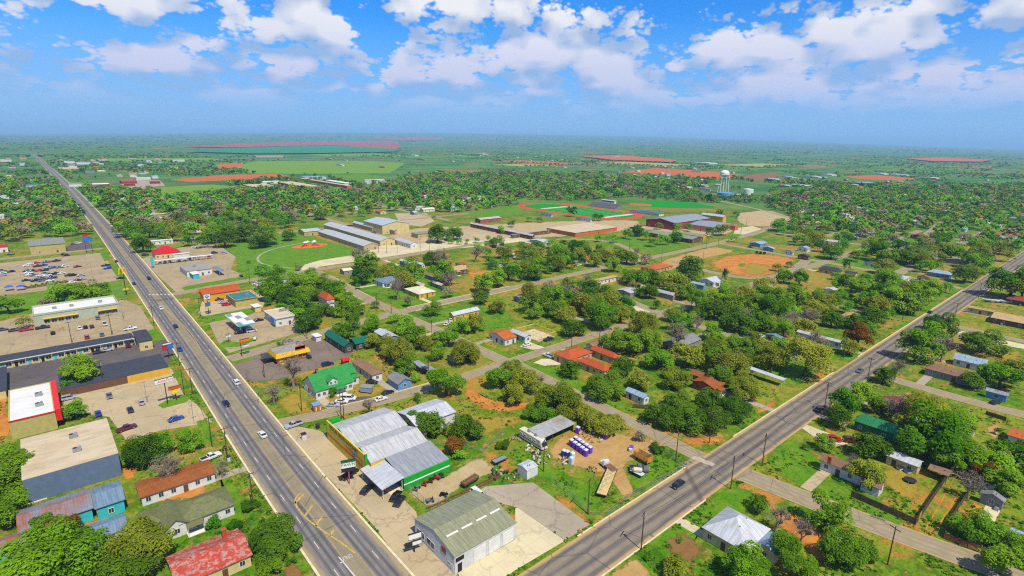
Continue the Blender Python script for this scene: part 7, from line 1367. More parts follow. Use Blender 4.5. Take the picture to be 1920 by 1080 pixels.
# golden arches
p = at(237, 553); o = empty('arches_sign', (p.x, p.y, .05), .35); mb = MB(); mb.tube((0, 0, 0), (0, 0, 12.6), .24, .22, 8); link('post', mb.mesh('post', [M_BUMP]), o)
M_ARCH = plain('golden_arch_yellow', C(250, 190, 20), .45, .04); mb = MB()
for s_ in (-1, 1):
    pts = [Vector((s_ * 1.05 + 1.05 * math.cos(a), 0, 12.6 + 3.8 * (1 - abs(math.cos(a)) ** 2.2) ** .72)) for a in np.linspace(math.pi, 0, 15)]
    for a, b_ in zip(pts[:-1], pts[1:]): mb.tube(a, b_, .33, .33, 6)
link('arch', mb.mesh('arch', [M_ARCH]), o); mb = MB(); mb.box(-1.6, 1.6, -.2, .2, 3.0, 3.9, 0, True); link('sign_panel', mb.mesh('sign_panel', [M_SY]), o); thing(o, 'golden double-arch sign on a tall dark post beside the highway', 'sign', 'roadside signs'); mark('the golden arches sign', p.x, p.y)
# pawn sign
o = sign('pawn_sign', 655.5, 908, 4.4, [(-1.9, 1.9, 5.2, 7.4, M_SIGNW), (-1.9, 1.9, 4.1, 5.1, M_BUMP)], 'white sign with green pawn lettering on a pink post', -.35, lm='the pawn sign', pm_=plain('pink_post', C(220, 80, 120), .6, .08)); text('lettering', 'PAWN', 1.25, M_SG, o, (0, -.2, 6.1), RX(0), .01); mb = MB(); mb.box(-1.9, 1.9, -.19, -.171, 6.75, 7.4, 0, True); link('sign_band', mb.mesh('sign_band', [M_SG]), o)
o = sign('garage_sign', 777, 1035, 4.4, [(-1.3, 1.7, 3.6, 4.9, M_SIGNW), (-.4, 1.7, 1.9, 2.9, M_SIGNW), (-2.0, -.5, 1.8, 2.8, M_BUMP)], 'white panel sign with black tyre beside the garage', -.25)
sign('blue_sign', 168, 473, 9, [(-3.2, 3.2, 9, 12, M_SB)], 'pale blue two-post billboard beside the tan warehouse', .1, 2, legx=2); sign('red_sign', 162, 452, 4, [(-2, 2, 4, 6.2, M_SR)], 'small red sign behind the blue billboard', .1)
sign('drive_in_sign', 287, 502, 5, [(-.9, .9, 1.0, 7.5, WALL['turquoise'])], 'pale green drive-in pylon beside the highway', .1)
sign('real_estate_sign', 429, 641, 2.4, [(-1.0, 1.0, 2.2, 3.8, M_SIGNW)], 'small white sign on the gas station corner', .1)
sign('corner_sign', 478, 640, 1.4, [(-.6, .6, .9, 2.4, M_SIGNW)], 'tiny white and blue sign at the forecourt edge', .1)

# ------------------------------------------------------------------ the toilet yard and other loose things
M_PUR = plain('purple_plastic', C(120, 60, 190), .5, .1); M_PBL = plain('blue_plastic', C(50, 60, 130), .5, .1); M_PGR = plain('pale_grey_plastic', C(206, 212, 216), .5, .08)
def toilet_mesh(m):
    mb = MB(); mb.box(-.58, .58, -.58, .58, 0, 2.05); b1 = mb.mesh('cabin', [m])
    mb = MB(); mb.hull([(-.62, -.62, 2.05), (.62, -.62, 2.05), (.62, .62, 2.05), (-.62, .62, 2.05)], [(-.4, -.5, 2.32), (.4, -.5, 2.32), (.4, .5, 2.32), (-.4, .5, 2.32)]); b2 = mb.mesh('cap', [M_PGR])
    mb = MB(); mb.box(-.4, .4, -.63, -.585, .15, 1.85, 0, True); b3 = mb.mesh('door', [m]); mb = MB(); mb.box(.22, .32, -.66, -.63, .95, 1.1, 0, True); b4 = mb.mesh('handle', [M_BUMP]); return b1, b2, b3, b4
TM = {k: toilet_mesh(m) for k, m in (('purple', M_PUR), ('dark blue', M_PBL), ('pale grey', M_PGR))}
def toilet(x, y, c, desc, rz=0.0, lying=False):
    o = empty('portable_toilet', (x, y, .06), rz); a, b_, c2, d_ = TM[c]; link('cabin', a, o); link('cap', b_, o); dd = link('door', c2, o); link('handle', d_, dd)
    if lying: o.rotation_euler = (0, -math.pi / 2, rz); o.location.z = .65
    thing(o, desc, 'portable toilet', 'portable toilets in the dirt yard'); return o
a0, a1 = at(1071, 836), at(1098, 855)
for i in range(5):
    q = a0.lerp(a1, i / 4); toilet(q.x, q.y, 'purple', ('first', 'second', 'middle', 'fourth', 'last')[i] + ' purple portable toilet from the pole shed in the front row', -HPI + .05); toilet(q.x + 2.2, q.y + .3, 'purple', ('first', 'second', 'middle', 'fourth', 'last')[i] + ' purple portable toilet from the pole shed in the back row', HPI)
for u, v, c, d_ in ((1083, 812, 'purple', 'purple portable toilet standing beside the pole shed'), (1134.7, 823, 'purple', 'purple portable toilet standing beside the scrap heap'), (1057, 856, 'dark blue', 'dark blue portable toilet beside the cluttered weeds'), (1063, 858, 'dark blue', 'dark blue portable toilet next to the grey ones'), (1073, 861, 'pale grey', 'pale grey portable toilet beside the dark blue pair'), (1071, 870, 'pale grey', 'pale grey portable toilet nearest the small white box shed')):
    q = at(u, v); toilet(q.x, q.y, c, d_, -HPI + random.uniform(-.3, .3))
q = at(1184, 841); toilet(q.x, q.y, 'purple', 'purple portable toilet lying on its side near the lane', .5, True); mark('the row of purple toilets', a0.x, a0.y)
# motorhome
a, b_ = at(978, 818), at(1022, 845); c_ = (a + b_) / 2; d_ = b_ - a; ang = math.atan2(d_.y, d_.x); o = empty('motorhome', (c_.x, c_.y, .05), ang); Lr = d_.length / 2
M_RV = wall('motorhome_cream', C(226, 218, 190), .15)
mb = MB(); mb.hull([(-Lr, -1.2, .5), (Lr - .5, -1.2, .5), (Lr, -1.0, .6), (Lr, 1.0, .6), (Lr - .5, 1.2, .5), (-Lr, 1.2, .5)], [(-Lr, -1.15, 3.1), (Lr - 1.2, -1.15, 3.1), (Lr - .9, -.95, 3.0), (Lr - .9, .95, 3.0), (Lr - 1.2, 1.15, 3.1), (-Lr, 1.15, 3.1)]); link('body', mb.mesh('body', [M_RV]), o)
mb = MB(); mb.poly([(Lr - .03, -.95, 1.5), (Lr - .03, .95, 1.5), (Lr - .62, .9, 2.6), (Lr - .62, -.9, 2.6)]); mb.v = [(x + .06, y, z + .03) for x, y, z in mb.v]; link('windscreen', mb.mesh('windscreen', [CG]), o)
for x in (-Lr + 1.2, -Lr + 3, 0, 2.0): window(o, (x, -1.2, 2.0), math.pi, 1.0, .7); window(o, (x, 1.2, 2.0), 0, 1.0, .7)
mb = MB(); mb.box(-Lr, Lr - .6, -1.23, -1.2, 1.25, 1.45, 0, True); link('stripe', mb.mesh('stripe', [WALL['brown']]), o)
for x in (-2, 1.2): unit(o, (x, 0, 3.1), .5)
for x in (-Lr + 2.2, Lr - 1.4):
    for s_ in (-1, 1): link('wheel', WHEEL, o, (x, s_ * 1.08, .36))
thing(o, 'cream motorhome parked in the weeds beside the pole shed', 'motorhome', 'vehicles in the yard'); mark('the cream motorhome', c_.x, c_.y)
# flatbed truck and its trailer
def flat_trailer(name, A, B, w, desc, deckm, planks=7, wheels=2, sides=0.0):
    a, b_ = at(*A), at(*B); c_ = (a + b_) / 2; d_ = b_ - a; o = empty(name, (c_.x, c_.y, .05), math.atan2(d_.y, d_.x)); L_ = d_.length / 2
    mb = MB()
    for s_ in (-1, 1): mb.box(-L_, L_, s_ * w * .8 - .08, s_ * w * .8 + .08, .7, .98, 0, True); mb.box(-L_, L_, s_ * (w + .09) - .05, s_ * (w + .09) + .05, .9, 1.12, 0, True)
    mb.box(-L_ - .12, -L_, -w, w, .8, 1.15, 0, True); link('frame', mb.mesh('frame', [M_BUMP]), o)
    pw = 2 * w / planks; pmb = MB(); pmb.box(-L_, L_, -pw / 2 + .02, pw / 2 - .02, 0, .06, 0, True); pme = pmb.mesh('plank', [deckm])
    for k in range(planks): link('plank', pme, o, (0, -w + pw * (k + .5), 1.0 + random.uniform(0, .02)))
    for k in range(wheels):
        for s_ in (-1, 1): link('wheel', WHEEL, o, (-L_ * .55 + k * .95, s_ * w * .85, .38))
    if sides:
        for s_ in (-1, 1):
            for zz in np.arange(1.15, 1.15 + sides, .34):
                mb = MB(); mb.box(-L_, L_, -.03, .03, 0, .22, 0, True); link('slat', mb.mesh('slat', [deckm]), o, (0, s_ * w, zz))
            for x in np.linspace(-L_, L_, 6): mb = MB(); mb.box(-.05, .05, -.05, .05, 1.0, 1.2 + sides, 0); link('stake', mb.mesh('stake', [deckm]), o, (x, s_ * (w + .07), 0))
        for e in (-1, 1):
            for zz in np.arange(1.15, 1.15 + sides, .34): mb = MB(); mb.box(-.03, .03, -w, w, 0, .22, 0, True); link('slat', mb.mesh('slat', [deckm]), o, (e * L_, 0, zz))
    thing(o, desc, 'trailer', 'vehicles in the yard'); return o
M_DECK = plain('yellow_pine_planks', C(204, 180, 120), .85, .2, 1.2); M_DECK2 = plain('orange_wood', C(214, 150, 66), .8, .15, 1.2)
flat_trailer('flatbed_trailer', (1127, 934), (1147, 886), 1.35, 'long flatbed trailer with pale yellow plank deck', M_DECK, 5); p = at(1136, 905); mark('the flatbed trailer', p.x, p.y)
flat_trailer('stock_trailer', (1192, 858), (1218, 873), 1.1, 'orange slatted wooden stock trailer beside the dark pickup', M_DECK2, 5, 1, 1.4); flat_trailer('tank_trailer', (1184, 886), (1206, 897), .95, 'white utility trailer carrying a pale tank', M_PGR, 4, 1)
p = at(1195, 891); mb = MB(); mb.tube((-1.2, 0, 1.75), (1.2, 0, 1.75), .68, .68, 14); o = link('water_tank', mb.mesh('water_tank', [plain('cream_tank', C(222, 206, 160), .6)], True), None, (p.x, p.y, .05), -.9); thing(o, 'pale cream cylindrical tank on the white trailer', 'tank', 'loose equipment')
car(1199, 879, 'pickup', 'grey', '-50', 'with white tank in its bed beside the slatted trailer'); flat_trailer('small_trailer', (925, 872), (948, 862), .9, 'small empty flat trailer in the grass behind the pawn yard', M_GALV, 4, 1)
a, b_ = at(1131, 872), at(1150, 887); c_ = (a + b_) / 2; d_ = a - b_; o = empty('flatbed_truck', (c_.x, c_.y, .06), math.atan2(d_.y, d_.x)); mb = MB()
mb.hull([(.8, -1.05, .6), (3.0, -.95, .6), (3.0, .95, .6), (.8, 1.05, .6)], [(.9, -1.0, 1.5), (2.9, -.85, 1.4), (2.9, .85, 1.4), (.9, 1.0, 1.5)]); mb.hull([(.7, -1.02, 1.5), (1.9, -1.0, 1.5), (1.9, 1.0, 1.5), (.7, 1.02, 1.5)], [(.75, -.85, 2.3), (1.5, -.82, 2.3), (1.5, .82, 2.3), (.75, .85, 2.3)]); link('cab', mb.mesh('cab', [gloss('car_paint_white', CARC['white'], .28, .7, .1)]), o)
mb = MB(); mb.box(-3.0, .7, -1.1, 1.1, 1.0, 1.15, 0, True); mb.box(-3.0, .6, -.4, .4, .6, 1.0, 0); link('load_bed', mb.mesh('load_bed', [M_WOOD]), o); mb = MB(); mb.poly([(1.55, -.8, 2.24), (1.95, -.95, 1.56), (1.95, .95, 1.56), (1.55, .8, 2.24)]); link('windscreen', mb.mesh('windscreen', [CG]), o)
for x in (-2.0, 2.1):
    for s_ in (-1, 1): link('wheel', WHEEL, o, (x, s_ * .95, .38))
thing(o, 'white-cab flatbed truck hitched before the plank trailer', 'truck', 'vehicles in the yard')
# scrap heaps: loose irregular junk
def heap(u, v, r, n, cols, desc, name='scrap_heap', hz=1.0):
    p = at(u, v); o = empty(name, (p.x, p.y, .04)); rg = random.Random(int(u * 7 + v))
    mats = [plain('scrap_%d_%d_%d' % c, C(*c), .8, .2, 2) for c in cols]
    for k in range(n):
        mb = MB(); a = rg.uniform(0, 6.28); d_ = r * math.sqrt(rg.random()); L_, w, h = rg.uniform(.3, 1.5), rg.uniform(.1, .6), rg.uniform(.1, .6); t = Vector((math.cos(a) * d_, math.sin(a) * d_, 0))
        pts = [(x * L_ / 2 * rg.uniform(.6, 1), y * w / 2 * rg.uniform(.6, 1), 0) for x, y in ((-1, -1), (1, -1), (1, 1), (-1, 1))]; mb.hull(pts, [(q[0] * .8, q[1] * .8, h) for q in pts])
        l = link('scrap_piece', mb.mesh('scrap_piece', [rg.choice(mats)]), o, (t.x, t.y, rg.uniform(0, .5) * hz), rg.uniform(0, 6.28)); l.rotation_euler = (rg.uniform(-.3, .3), rg.uniform(-.5, .5), rg.uniform(0, 6.28))
    thing(o, desc, 'scrap heap', 'scrap heaps'); return o
heap(1112, 816, 5.0, 44, ((150, 100, 60), (190, 150, 90), (90, 70, 60), (200, 190, 170)), 'brown scrap heap between two purple toilets'); heap(1010, 862, 3.4, 30, ((190, 180, 170), (130, 70, 50), (60, 60, 66), (220, 220, 220)), 'pale scrap pile beside the lone pole in the weeds'); heap(946, 892, 4.2, 40, ((50, 50, 54), (90, 60, 60), (200, 190, 160), (60, 70, 90)), 'dark junk heap behind the small white box shed'); heap(970, 824, 2.8, 18, ((110, 70, 50), (160, 150, 140)), 'rusty tangle at the back of the motorhome'); heap(1060, 866, 2.6, 16, ((200, 200, 200), (150, 130, 90)), 'litter around the dark blue toilets'); heap(1112, 882, 1.6, 10, ((180, 150, 100), (120, 90, 70)), 'small timber pile on the bare yard'); heap(998, 842, 2.6, 14, ((220, 214, 200), (190, 180, 160)), 'pale rubble in front of the motorhome'); heap(1550, 775, .1, 1, ((120, 100, 80),), 'single plank by the kerb')
heap(678, 704, 3.2, 18, ((140, 60, 50), (90, 80, 80), (180, 170, 160)), 'red and grey clutter between the house and the mobile home')
# machines in the pawn yard
def machine(u, v, c, desc, s=1.0):
    p = at(u, v); o = empty('yard_machine', (p.x, p.y, .06), random.uniform(0, 6)); o.scale = (s, s, s); m = plain('machine_' + c, CARC.get(c, CARC['grey']), .5, .1)
    mb = MB(); mb.hull([(-.2, -.35, .35), (.9, -.3, .35), (.9, .3, .35), (-.2, .35, .35)], [(-.1, -.3, .85), (.8, -.25, .75), (.8, .25, .75), (-.1, .3, .85)]); mb.box(-.9, -.2, -.45, .45, .35, .6, 0, True); link('body', mb.mesh('body', [m]), o)
    mb = MB(); mb.box(-.6, -.2, -.25, .25, .6, .75); mb.box(-.68, -.58, -.25, .25, .6, 1.15); link('seat', mb.mesh('seat', [M_BUMP]), o); mb = MB(); mb.tube((.0, 0, .8), (-.15, 0, 1.2), .03, .03, 5); link('steering_column', mb.mesh('steering_column', [M_BUMP]), o)
    for x in (-.65, .65):
        for s_ in (-1, 1): link('wheel', WHEEL, o, (x, s_ * .5, .3), 0, .85)
    thing(o, desc, 'mower', 'machines in the pawn yard')
for u, v, c, d_ in ((781, 918, 'grey', 'grey mower nearest the pawn yard fence'), (797, 909, 'red', 'red mower beside the pawn shop green wall'), (808, 903, 'maroon', 'dark red mower between two red ones'), (819, 898, 'red', 'bright red mower farther along the green wall'), (828, 894, 'green', 'green mower at the far end of the row'), (806, 941, 'grey', 'grey machine parts in the middle of the gravel yard'), (832, 930, 'black', 'black pump with upright lever on the gravel')): machine(u, v, c, d_, 1.15)
flat_trailer('utility_trailer', (868, 916), (894, 900), .8, 'brown utility trailer with side rails in the gravel yard', M_WOOD, 4, 1, .5)
p = at(882, 905); 
for k, (A, B) in enumerate((((800, 955), (938, 890)), ((806, 960), (940, 893)))):
    a, b_ = at(*A), at(*B); d_ = b_ - a; mb = MB(); mb.box(0, d_.length, -.12, .12, 0, .35, 0, True); o = link('steel_beam', mb.mesh('steel_beam', [plain('rusty_steel', C(120, 74, 54), .8, .2, 1.5)]), None, (a.x, a.y, .06), math.atan2(d_.y, d_.x)); thing(o, 'long rusty beam on the gravel behind the garage, ' + ('farther from the garage' if k == 0 else 'closer to the garage wall'), 'beam', 'loose equipment')
# fences
def fence(pts, desc, h=1.8, step=2.5, kind='chain', m=None, gate=None, z=.04):
    P = [at(*p) for p in pts]; o = empty('fence', (P[0].x, P[0].y, z)); i = 0
    pmb = MB(); pmb.tube((0, 0, 0), (0, 0, h + .05), .07, .07, 5); pme = pmb.mesh('post', [M_GALV if kind == 'chain' else M_POST])
    for a, b_ in zip(P[:-1], P[1:]):
        L_ = (b_ - a).length; n = max(1, round(L_ / step)); d_ = (b_ - a) / n; ang = math.atan2(d_.y, d_.x)
        for k in range(n + 1 if b_ is P[-1] else n):
            q = a + d_ * k - P[0]; link('post', pme, o, (q.x, q.y, 0))
        for k in range(n):
            q = a + d_ * k - P[0]; w = d_.length; mb = MB()
            if kind == 'chain':
                for zz in (.1, h * .5, h): mb.box(0, w, -.02, .02, zz - .02, zz + .02, 0, True)
                for x in np.arange(0, w, .5): mb.box(x - .008, x + .008, -.01, .01, .1, h, 0)
                nm = 'wire_panel'
            else:
                for x in np.arange(0, w - .05, .21): mb.box(x, x + .19, -.03, .03, .05, h * random.uniform(.96, 1.03), 0)
                nm = 'board_panel'
            mm = m or M_GALV
            if gate and i in gate: mm = M_DECK2
            link(nm, mb.mesh(nm, [mm]), o, (q.x, q.y, 0), ang); i += 1
    thing(o, desc, 'fence', 'fences and walls'); return o
M_FB = plain('dark_fence_boards', C(92, 76, 60), .95, .3, 1.2); M_FR = plain('red_brown_fence_boards', C(138, 84, 56), .95, .25, 1.2)
fence([(1595, 931), (1716, 985), (1787, 880)], 'dark wooden fence with a pale new gate panel round the back yard', 1.9, 2.4, 'wood', M_FB, (7,)); fence([(1769, 1008), (1776, 985), (1816, 926)], 'dark wooden fence along the far side of the dirt drive', 1.8, 2.4, 'wood', M_FB); fence([(1769, 1010), (1860, 1046), (1925, 1075)], 'red-brown board fence along the street in the lower right', 1.7, 2.4, 'wood', M_FR)
fence([(762, 917), (806, 956), (838, 943)], 'chain link fence around the gravel pawn yard', 2.2, 2.6); fence([(1030, 900), (1075, 935), (1105, 965), (1140, 965), (1190, 928), (1282, 880)], 'wire fence round the toilet yard', 1.6, 3.5); fence([(1283, 876), (1236, 838), (1180, 815)], 'rusty wire fence behind the slatted trailer', 1.5, 3.5)
fence([(146, 724), (200, 708), (255, 697)], 'red-brown board fence behind the motel courtyard', 1.8, 2.4, 'wood', M_FR); fence([(1186, 765), (1255, 770)], 'short dark board fence at the edge of the oak grove', 1.6, 2.4, 'wood', M_FB); fence([(1848, 778), (1885, 790)], 'dark board fence beside the round flower bed', 1.6, 2.4, 'wood', M_FB); fence([(800, 838), (855, 832), (905, 850), (942, 812)], 'low wire fence behind the pawn shop trees', 1.4, 3.5)
# timber frame under construction
x0, x1, y0, y1 = LR((970, 616), (1041, 622), 2.8); o = empty('timber_frame', ((x0 + x1) / 2, (y0 + y1) / 2, .05)); hx, hy = (x1 - x0) / 2, (y1 - y0) / 2; mb = MB(); mb.box(-hx, hx, -hy, hy, 0, .2); link('slab', mb.mesh('slab', [M_CONC2]), o); BLOCK.append((x0, x1, y0, y1))
M_PINE = plain('fresh_pine', C(240, 212, 110), .7, .08); smb = MB(); smb.box(-.05, .05, -.05, .05, .2, 2.8); sme = smb.mesh('stud', [M_PINE])
for s_ in (-1, 1):
    for k in range(15): link('stud', sme, o, (-hx + 2 * hx * k / 14, s_ * hy, 0))
    for k in range(1, 9): link('stud', sme, o, (s_ * hx, -hy + 2 * hy * k / 9, 0))
    mb = MB(); mb.box(-hx - .1, hx + .1, -.08, .08, 2.8, 2.95, 0, True); link('top_plate', mb.mesh('top_plate', [M_PINE]), o, (0, s_ * hy, 0)); mb = MB(); mb.box(-.08, .08, -hy + .08, hy - .08, 2.8, 2.95, 0, True); link('top_plate', mb.mesh('top_plate', [M_PINE]), o, (s_ * hx, 0, 0))
thing(o, 'yellow timber stud frame on a pale concrete slab', 'house frame', 'houses of the town'); mark('the timber stud frame', (x0 + x1) / 2, (y0 + y1) / 2)
# playground
p = at(581, 461); o = empty('playground', (p.x, p.y, .05)); mb = MB(); mb.poly([(16 * math.cos(k * .524), 9 * math.sin(k * .524), .01) for k in range(12)]); link('safety_surface', mb.mesh('safety_surface', [plain('orange_play_surface', C(226, 104, 54), .9, .1)]), o)
mb = MB()
for k, (x, y) in enumerate(((-4, 0), (-1, 2), (3, -1), (5, 2))): mb.tube((x, y, 0), (x, y, 3.2), .12, .12, 6); mb.hull([(x - 1.6, y - 1.6, 3.2), (x + 1.6, y - 1.6, 3.2), (x + 1.6, y + 1.6, 3.2), (x - 1.6, y + 1.6, 3.2)], [(x - .2, y - .2, 4.4), (x + .2, y - .2, 4.4), (x + .2, y + .2, 4.4), (x - .2, y + .2, 4.4)])
link('shade_towers', mb.mesh('shade_towers', [M_PGR]), o); mb = MB(); mb.tube((-4, 0, 2), (-8, -2, .3), .5, .5, 8); mb.tube((3, -1, 2), (7, -4, .3), .5, .5, 8); link('slide', mb.mesh('slide', [M_SR]), o); thing(o, 'playground with pale shade towers on an orange surface', 'playground', 'sports ground'); mark('the playground', p.x, p.y)
# water tower, tanks
p = at(1355, 362); o = empty('water_tower', (p.x, p.y, 0)); M_WT = plain('water_tower_white', C(232, 234, 230), .5, .06)
Ht = 43.0; rr = 8.2; prof = [(0, 30), (3, 30.4), (6, 32), (7.8, 34.2), (rr, 36), (rr, 38.5), (7.2, 40.6), (4.8, 42.2), (2, 43), (0, 43.2)]; mb = MB()
for (r0, z0), (r1, z1) in zip(prof[:-1], prof[1:]):
    for k in range(20):
        a, b_ = 2 * math.pi * k / 20, 2 * math.pi * (k + 1) / 20; mb.poly([(r0 * math.cos(a), r0 * math.sin(a), z0), (r0 * math.cos(b_), r0 * math.sin(b_), z0), (r1 * math.cos(b_), r1 * math.sin(b_), z1), (r1 * math.cos(a), r1 * math.sin(a), z1)])
link('tank', mb.mesh('tank', [M_WT], True), o); lmb = MB(); lmb.tube((0, 0, 0), (-1.6, 0, 36), .55, .5, 8); lme = lmb.mesh('leg', [M_WT])
for k in range(6): a = k * math.pi / 3; link('leg', lme, o, (9.6 * math.cos(a), 9.6 * math.sin(a), 0), a)
mb = MB(); mb.tube((0, 0, 0), (0, 0, 30), .9, .9, 10); link('riser_pipe', mb.mesh('riser_pipe', [M_WT]), o); mb = MB()
for k in range(24): a, b_ = 2 * math.pi * k / 24, 2 * math.pi * (k + 1) / 24; mb.tube((9.0 * math.cos(a), 9.0 * math.sin(a), 35.6), (9.0 * math.cos(b_), 9.0 * math.sin(b_), 35.6), .16, .16, 4, cap=False); mb.tube((9.0 * math.cos(a), 9.0 * math.sin(a), 34.6), (9.0 * math.cos(b_), 9.0 * math.sin(b_), 34.6), .3, .3, 4, cap=False)
link('walkway', mb.mesh('walkway', [M_WT]), o); thing(o, 'white water tower on slender legs above the town', 'water tower', 'water tanks'); mark('the water tower', p.x, p.y)
for u, v, r, h, c, d_ in ((1360, 371, 14, 9, C(100, 150, 190), 'round blue water tank at the foot of the tower'), (1402, 367, 9, 12, C(226, 226, 216), 'round white tank right of the water tower'), (1385, 371, 5, 6, C(210, 210, 205), 'small pale tank between the two larger ones')):
    p = at(u, v); mb = MB(); mb.tube((0, 0, 0), (0, 0, h), r, r, 24); mb.tube((0, 0, h), (0, 0, h + 1.4), r, .5, 24); thing(link('water_tank', mb.mesh('water_tank', [plain('tank_%d' % u, c, .5, .08)]), None, (p.x, p.y, 0)), d_, 'tank', 'water tanks')
# dumpsters, kiosk, box trailer, market stalls, small clutter
def box_thing(name, u, v, dims, m, desc, cat, rz=0., lid=None, group='loose equipment', h0=.0):
    p = at(u, v); o = empty(name, (p.x, p.y, .06), rz); a, b_, h = dims; mb = MB(); mb.hull([(-a / 2 * .92, -b_ / 2 * .92, h0), (a / 2 * .92, -b_ / 2 * .92, h0), (a / 2 * .92, b_ / 2 * .92, h0), (-a / 2 * .92, b_ / 2 * .92, h0)], [(-a / 2, -b_ / 2, h), (a / 2, -b_ / 2, h), (a / 2, b_ / 2, h), (-a / 2, b_ / 2, h)]); link('body', mb.mesh('body', [m]), o)
    mb = MB(); mb.slab([(-a / 2 - .1, -b_ / 2 - .1, h + .02), (a / 2 + .1, -b_ / 2 - .1, h + .02), (a / 2 + .1, b_ / 2 + .1, h + .25), (-a / 2 - .1, b_ / 2 + .1, h + .25)], .08); link('lid', mb.mesh('lid', [lid or M_BUMP]), o); thing(o, desc, cat, group); return o
for i, u in enumerate((1419, 1426, 1433)): box_thing('dumpster', u, 475 + i * .9, (2.6, 1.8, 1.7), M_BUMP, ('left', 'middle', 'right')[i] + ' one of three dark dumpsters beside the orange dirt lot', 'dumpster', .2)
o = box_thing('painted_kiosk', 594, 770, (2.6, 2.2, 2.5), plain('kiosk_paint', C(220, 96, 50), .6, .2, 1.0), 'multicoloured painted kiosk with pale blue roof before the green-roofed house', 'kiosk', -.1, WALL['blue'])
for k, c in enumerate(((60, 110, 220), (250, 220, 60), (220, 50, 60), (60, 170, 90), (240, 240, 240))):
    mb = MB(); mb.poly([(-1.2 + k * .5, -1.13, .2 + .1 * k), (-.7 + k * .45, -1.13, .3), (-.6 + k * .4, -1.16, 1.5 + .1 * k), (-1.1 + k * .5, -1.16, 2.1)]); link('painted_patch', mb.mesh('painted_patch', [plain('kiosk_colour_%d' % k, C(*c), .6, .05)]), o)
box_thing('box_trailer', 688, 736, (4.6, 2.2, 2.4), plain('box_trailer_grey', C(150, 156, 166), .5, .1), 'grey box trailer below the green-roofed house', 'trailer', -.9, M_GALV, h0=.5); box_thing('donation_box', 570, 824, (1.4, 1.2, 1.9), M_PGR, 'white collection box on the corner of the pawn lot', 'box'); box_thing('trash_bin', 596, 803, (1.0, 1.0, 1.2), M_BUMP, 'dark bin at the corner of the pawn shop', 'bin'); box_thing('mail_kiosk', 429, 865, (.9, .7, 1.5), M_PGR, 'white cabinet beside the highway kerb', 'cabinet')
for u, v, d_ in ((18, 545, 'blue market canopy nearer the picture edge'), (40, 544, 'blue market canopy nearer the plant pallets')):
    p = at(u, v); o = empty('market_canopy', (p.x, p.y, .06)); mb = MB(); mb.hull([(-2, -2, 2.3), (2, -2, 2.3), (2, 2, 2.3), (-2, 2, 2.3)], [(-.1, -.1, 3.4), (.1, -.1, 3.4), (.1, .1, 3.4), (-.1, .1, 3.4)]); link('canopy', mb.mesh('canopy', [plain('blue_canvas', C(60, 90, 190), .8)]), o); mb = MB()
    for x in (-1.9, 1.9):
        for y in (-1.9, 1.9): mb.tube((x, y, 0), (x, y, 2.3), .04, .04, 4)
    link('legs', mb.mesh('legs', [M_GALV]), o); thing(o, d_, 'canopy', 'market canopies')
prng = random.Random(5)
for i in range(16):
    u, v = 49 + i * 5.1, 538.5 - i * .78 + (i % 2) * 3; p = at(u, v); o = empty('plant_pallet', (p.x, p.y, .06), .15); mb = MB(); mb.box(-1.2, 1.2, -.8, .8, 0, .3); link('pallet', mb.mesh('pallet', [M_WOOD]), o)
    q, c, L = crown(500 + i % 4, 120, .25, 6, .35, .5, .8); link('plants', quads_to_mesh('plants', q, c, LEAF[prng.choice('gsrd')]), o, (0, 0, .3), 0, (1.1, .8, 1.0)); thing(o, 'pallet of garden plants in the store lot', 'plant pallet', 'plant pallets in the store lot')
# palms
def palm(u, v, h, r, desc):
    p = at(u, v); o = empty('palm_tree', (p.x, p.y, 0)); mb = MB(); mb.tube((0, 0, 0), (.15, 0, h), .26, .18, 8); link('trunk', mb.mesh('trunk', [M_BARK]), o)
    fm_ = MB(); n = 9
    for k in range(n):
        w0 = .28
    pts = [Vector((r * t, 0, .9 * math.sin(t * 2.2) * r * .45 - t * t * r * .55)) for t in np.linspace(0, 1, n)]
    for a, b_, t in zip(pts[:-1], pts[1:], np.linspace(0, 1, n - 1)):
        w = .42 * math.sin(math.pi * min(1, t + .15)) + .08
        fm_.poly([a + Vector((0, -w, -.1)), b_ + Vector((0, -w, -.1)), b_, a]); fm_.poly([a, b_, b_ + Vector((0, w, -.1)), a + Vector((0, w, -.1))])
    fme = fm_.mesh('frond', [LEAF['d']])
    for k in range(20): l = link('frond', fme, o, (.15, 0, h)); l.rotation_euler = (0, random.uniform(-.6, .5), k * .628 + random.uniform(-.2, .2))
    thing(o, desc, 'palm', 'palm trees')
palm(642, 617, 13, 2.2, 'tall slim palm behind the teal-roofed hall'); palm(655, 635, 5, 2.0, 'short palm beside the teal roof'); palm(803, 708, 8.5, 2.2, 'palm rising above the dark patio hut'); palm(663, 634, 4, 1.8, 'low bushy palm at the end of the teal roof')
# boats and campers stored right of the avenue
for i, u in enumerate((1852, 1862, 1873, 1883)):
    p = at(u, 566 + i * .7); o = empty('stored_boat', (p.x, p.y, .06), -HPI + .1); mb = MB(); mb.hull([(-2.4, -.7, .6), (1.6, -.7, .6), (2.8, 0, .7), (1.6, .7, .6), (-2.4, .7, .6)], [(-2.5, -1.0, 1.5), (1.8, -1.0, 1.5), (3.2, 0, 1.6), (1.8, 1.0, 1.5), (-2.5, 1.0, 1.5)]); link('hull', mb.mesh('hull', [M_PGR]), o); mb = MB(); mb.box(-2.0, 1.8, -.3, .3, .3, .6); link('trailer_frame', mb.mesh('trailer_frame', [M_GALV]), o)
    for s_ in (-1, 1): link('wheel', WHEEL, o, (-.8, s_ * .9, .34))
    thing(o, ('first', 'second', 'third', 'last')[i] + ' of four white boats stored in a row, counted from the avenue', 'boat', 'stored boats')
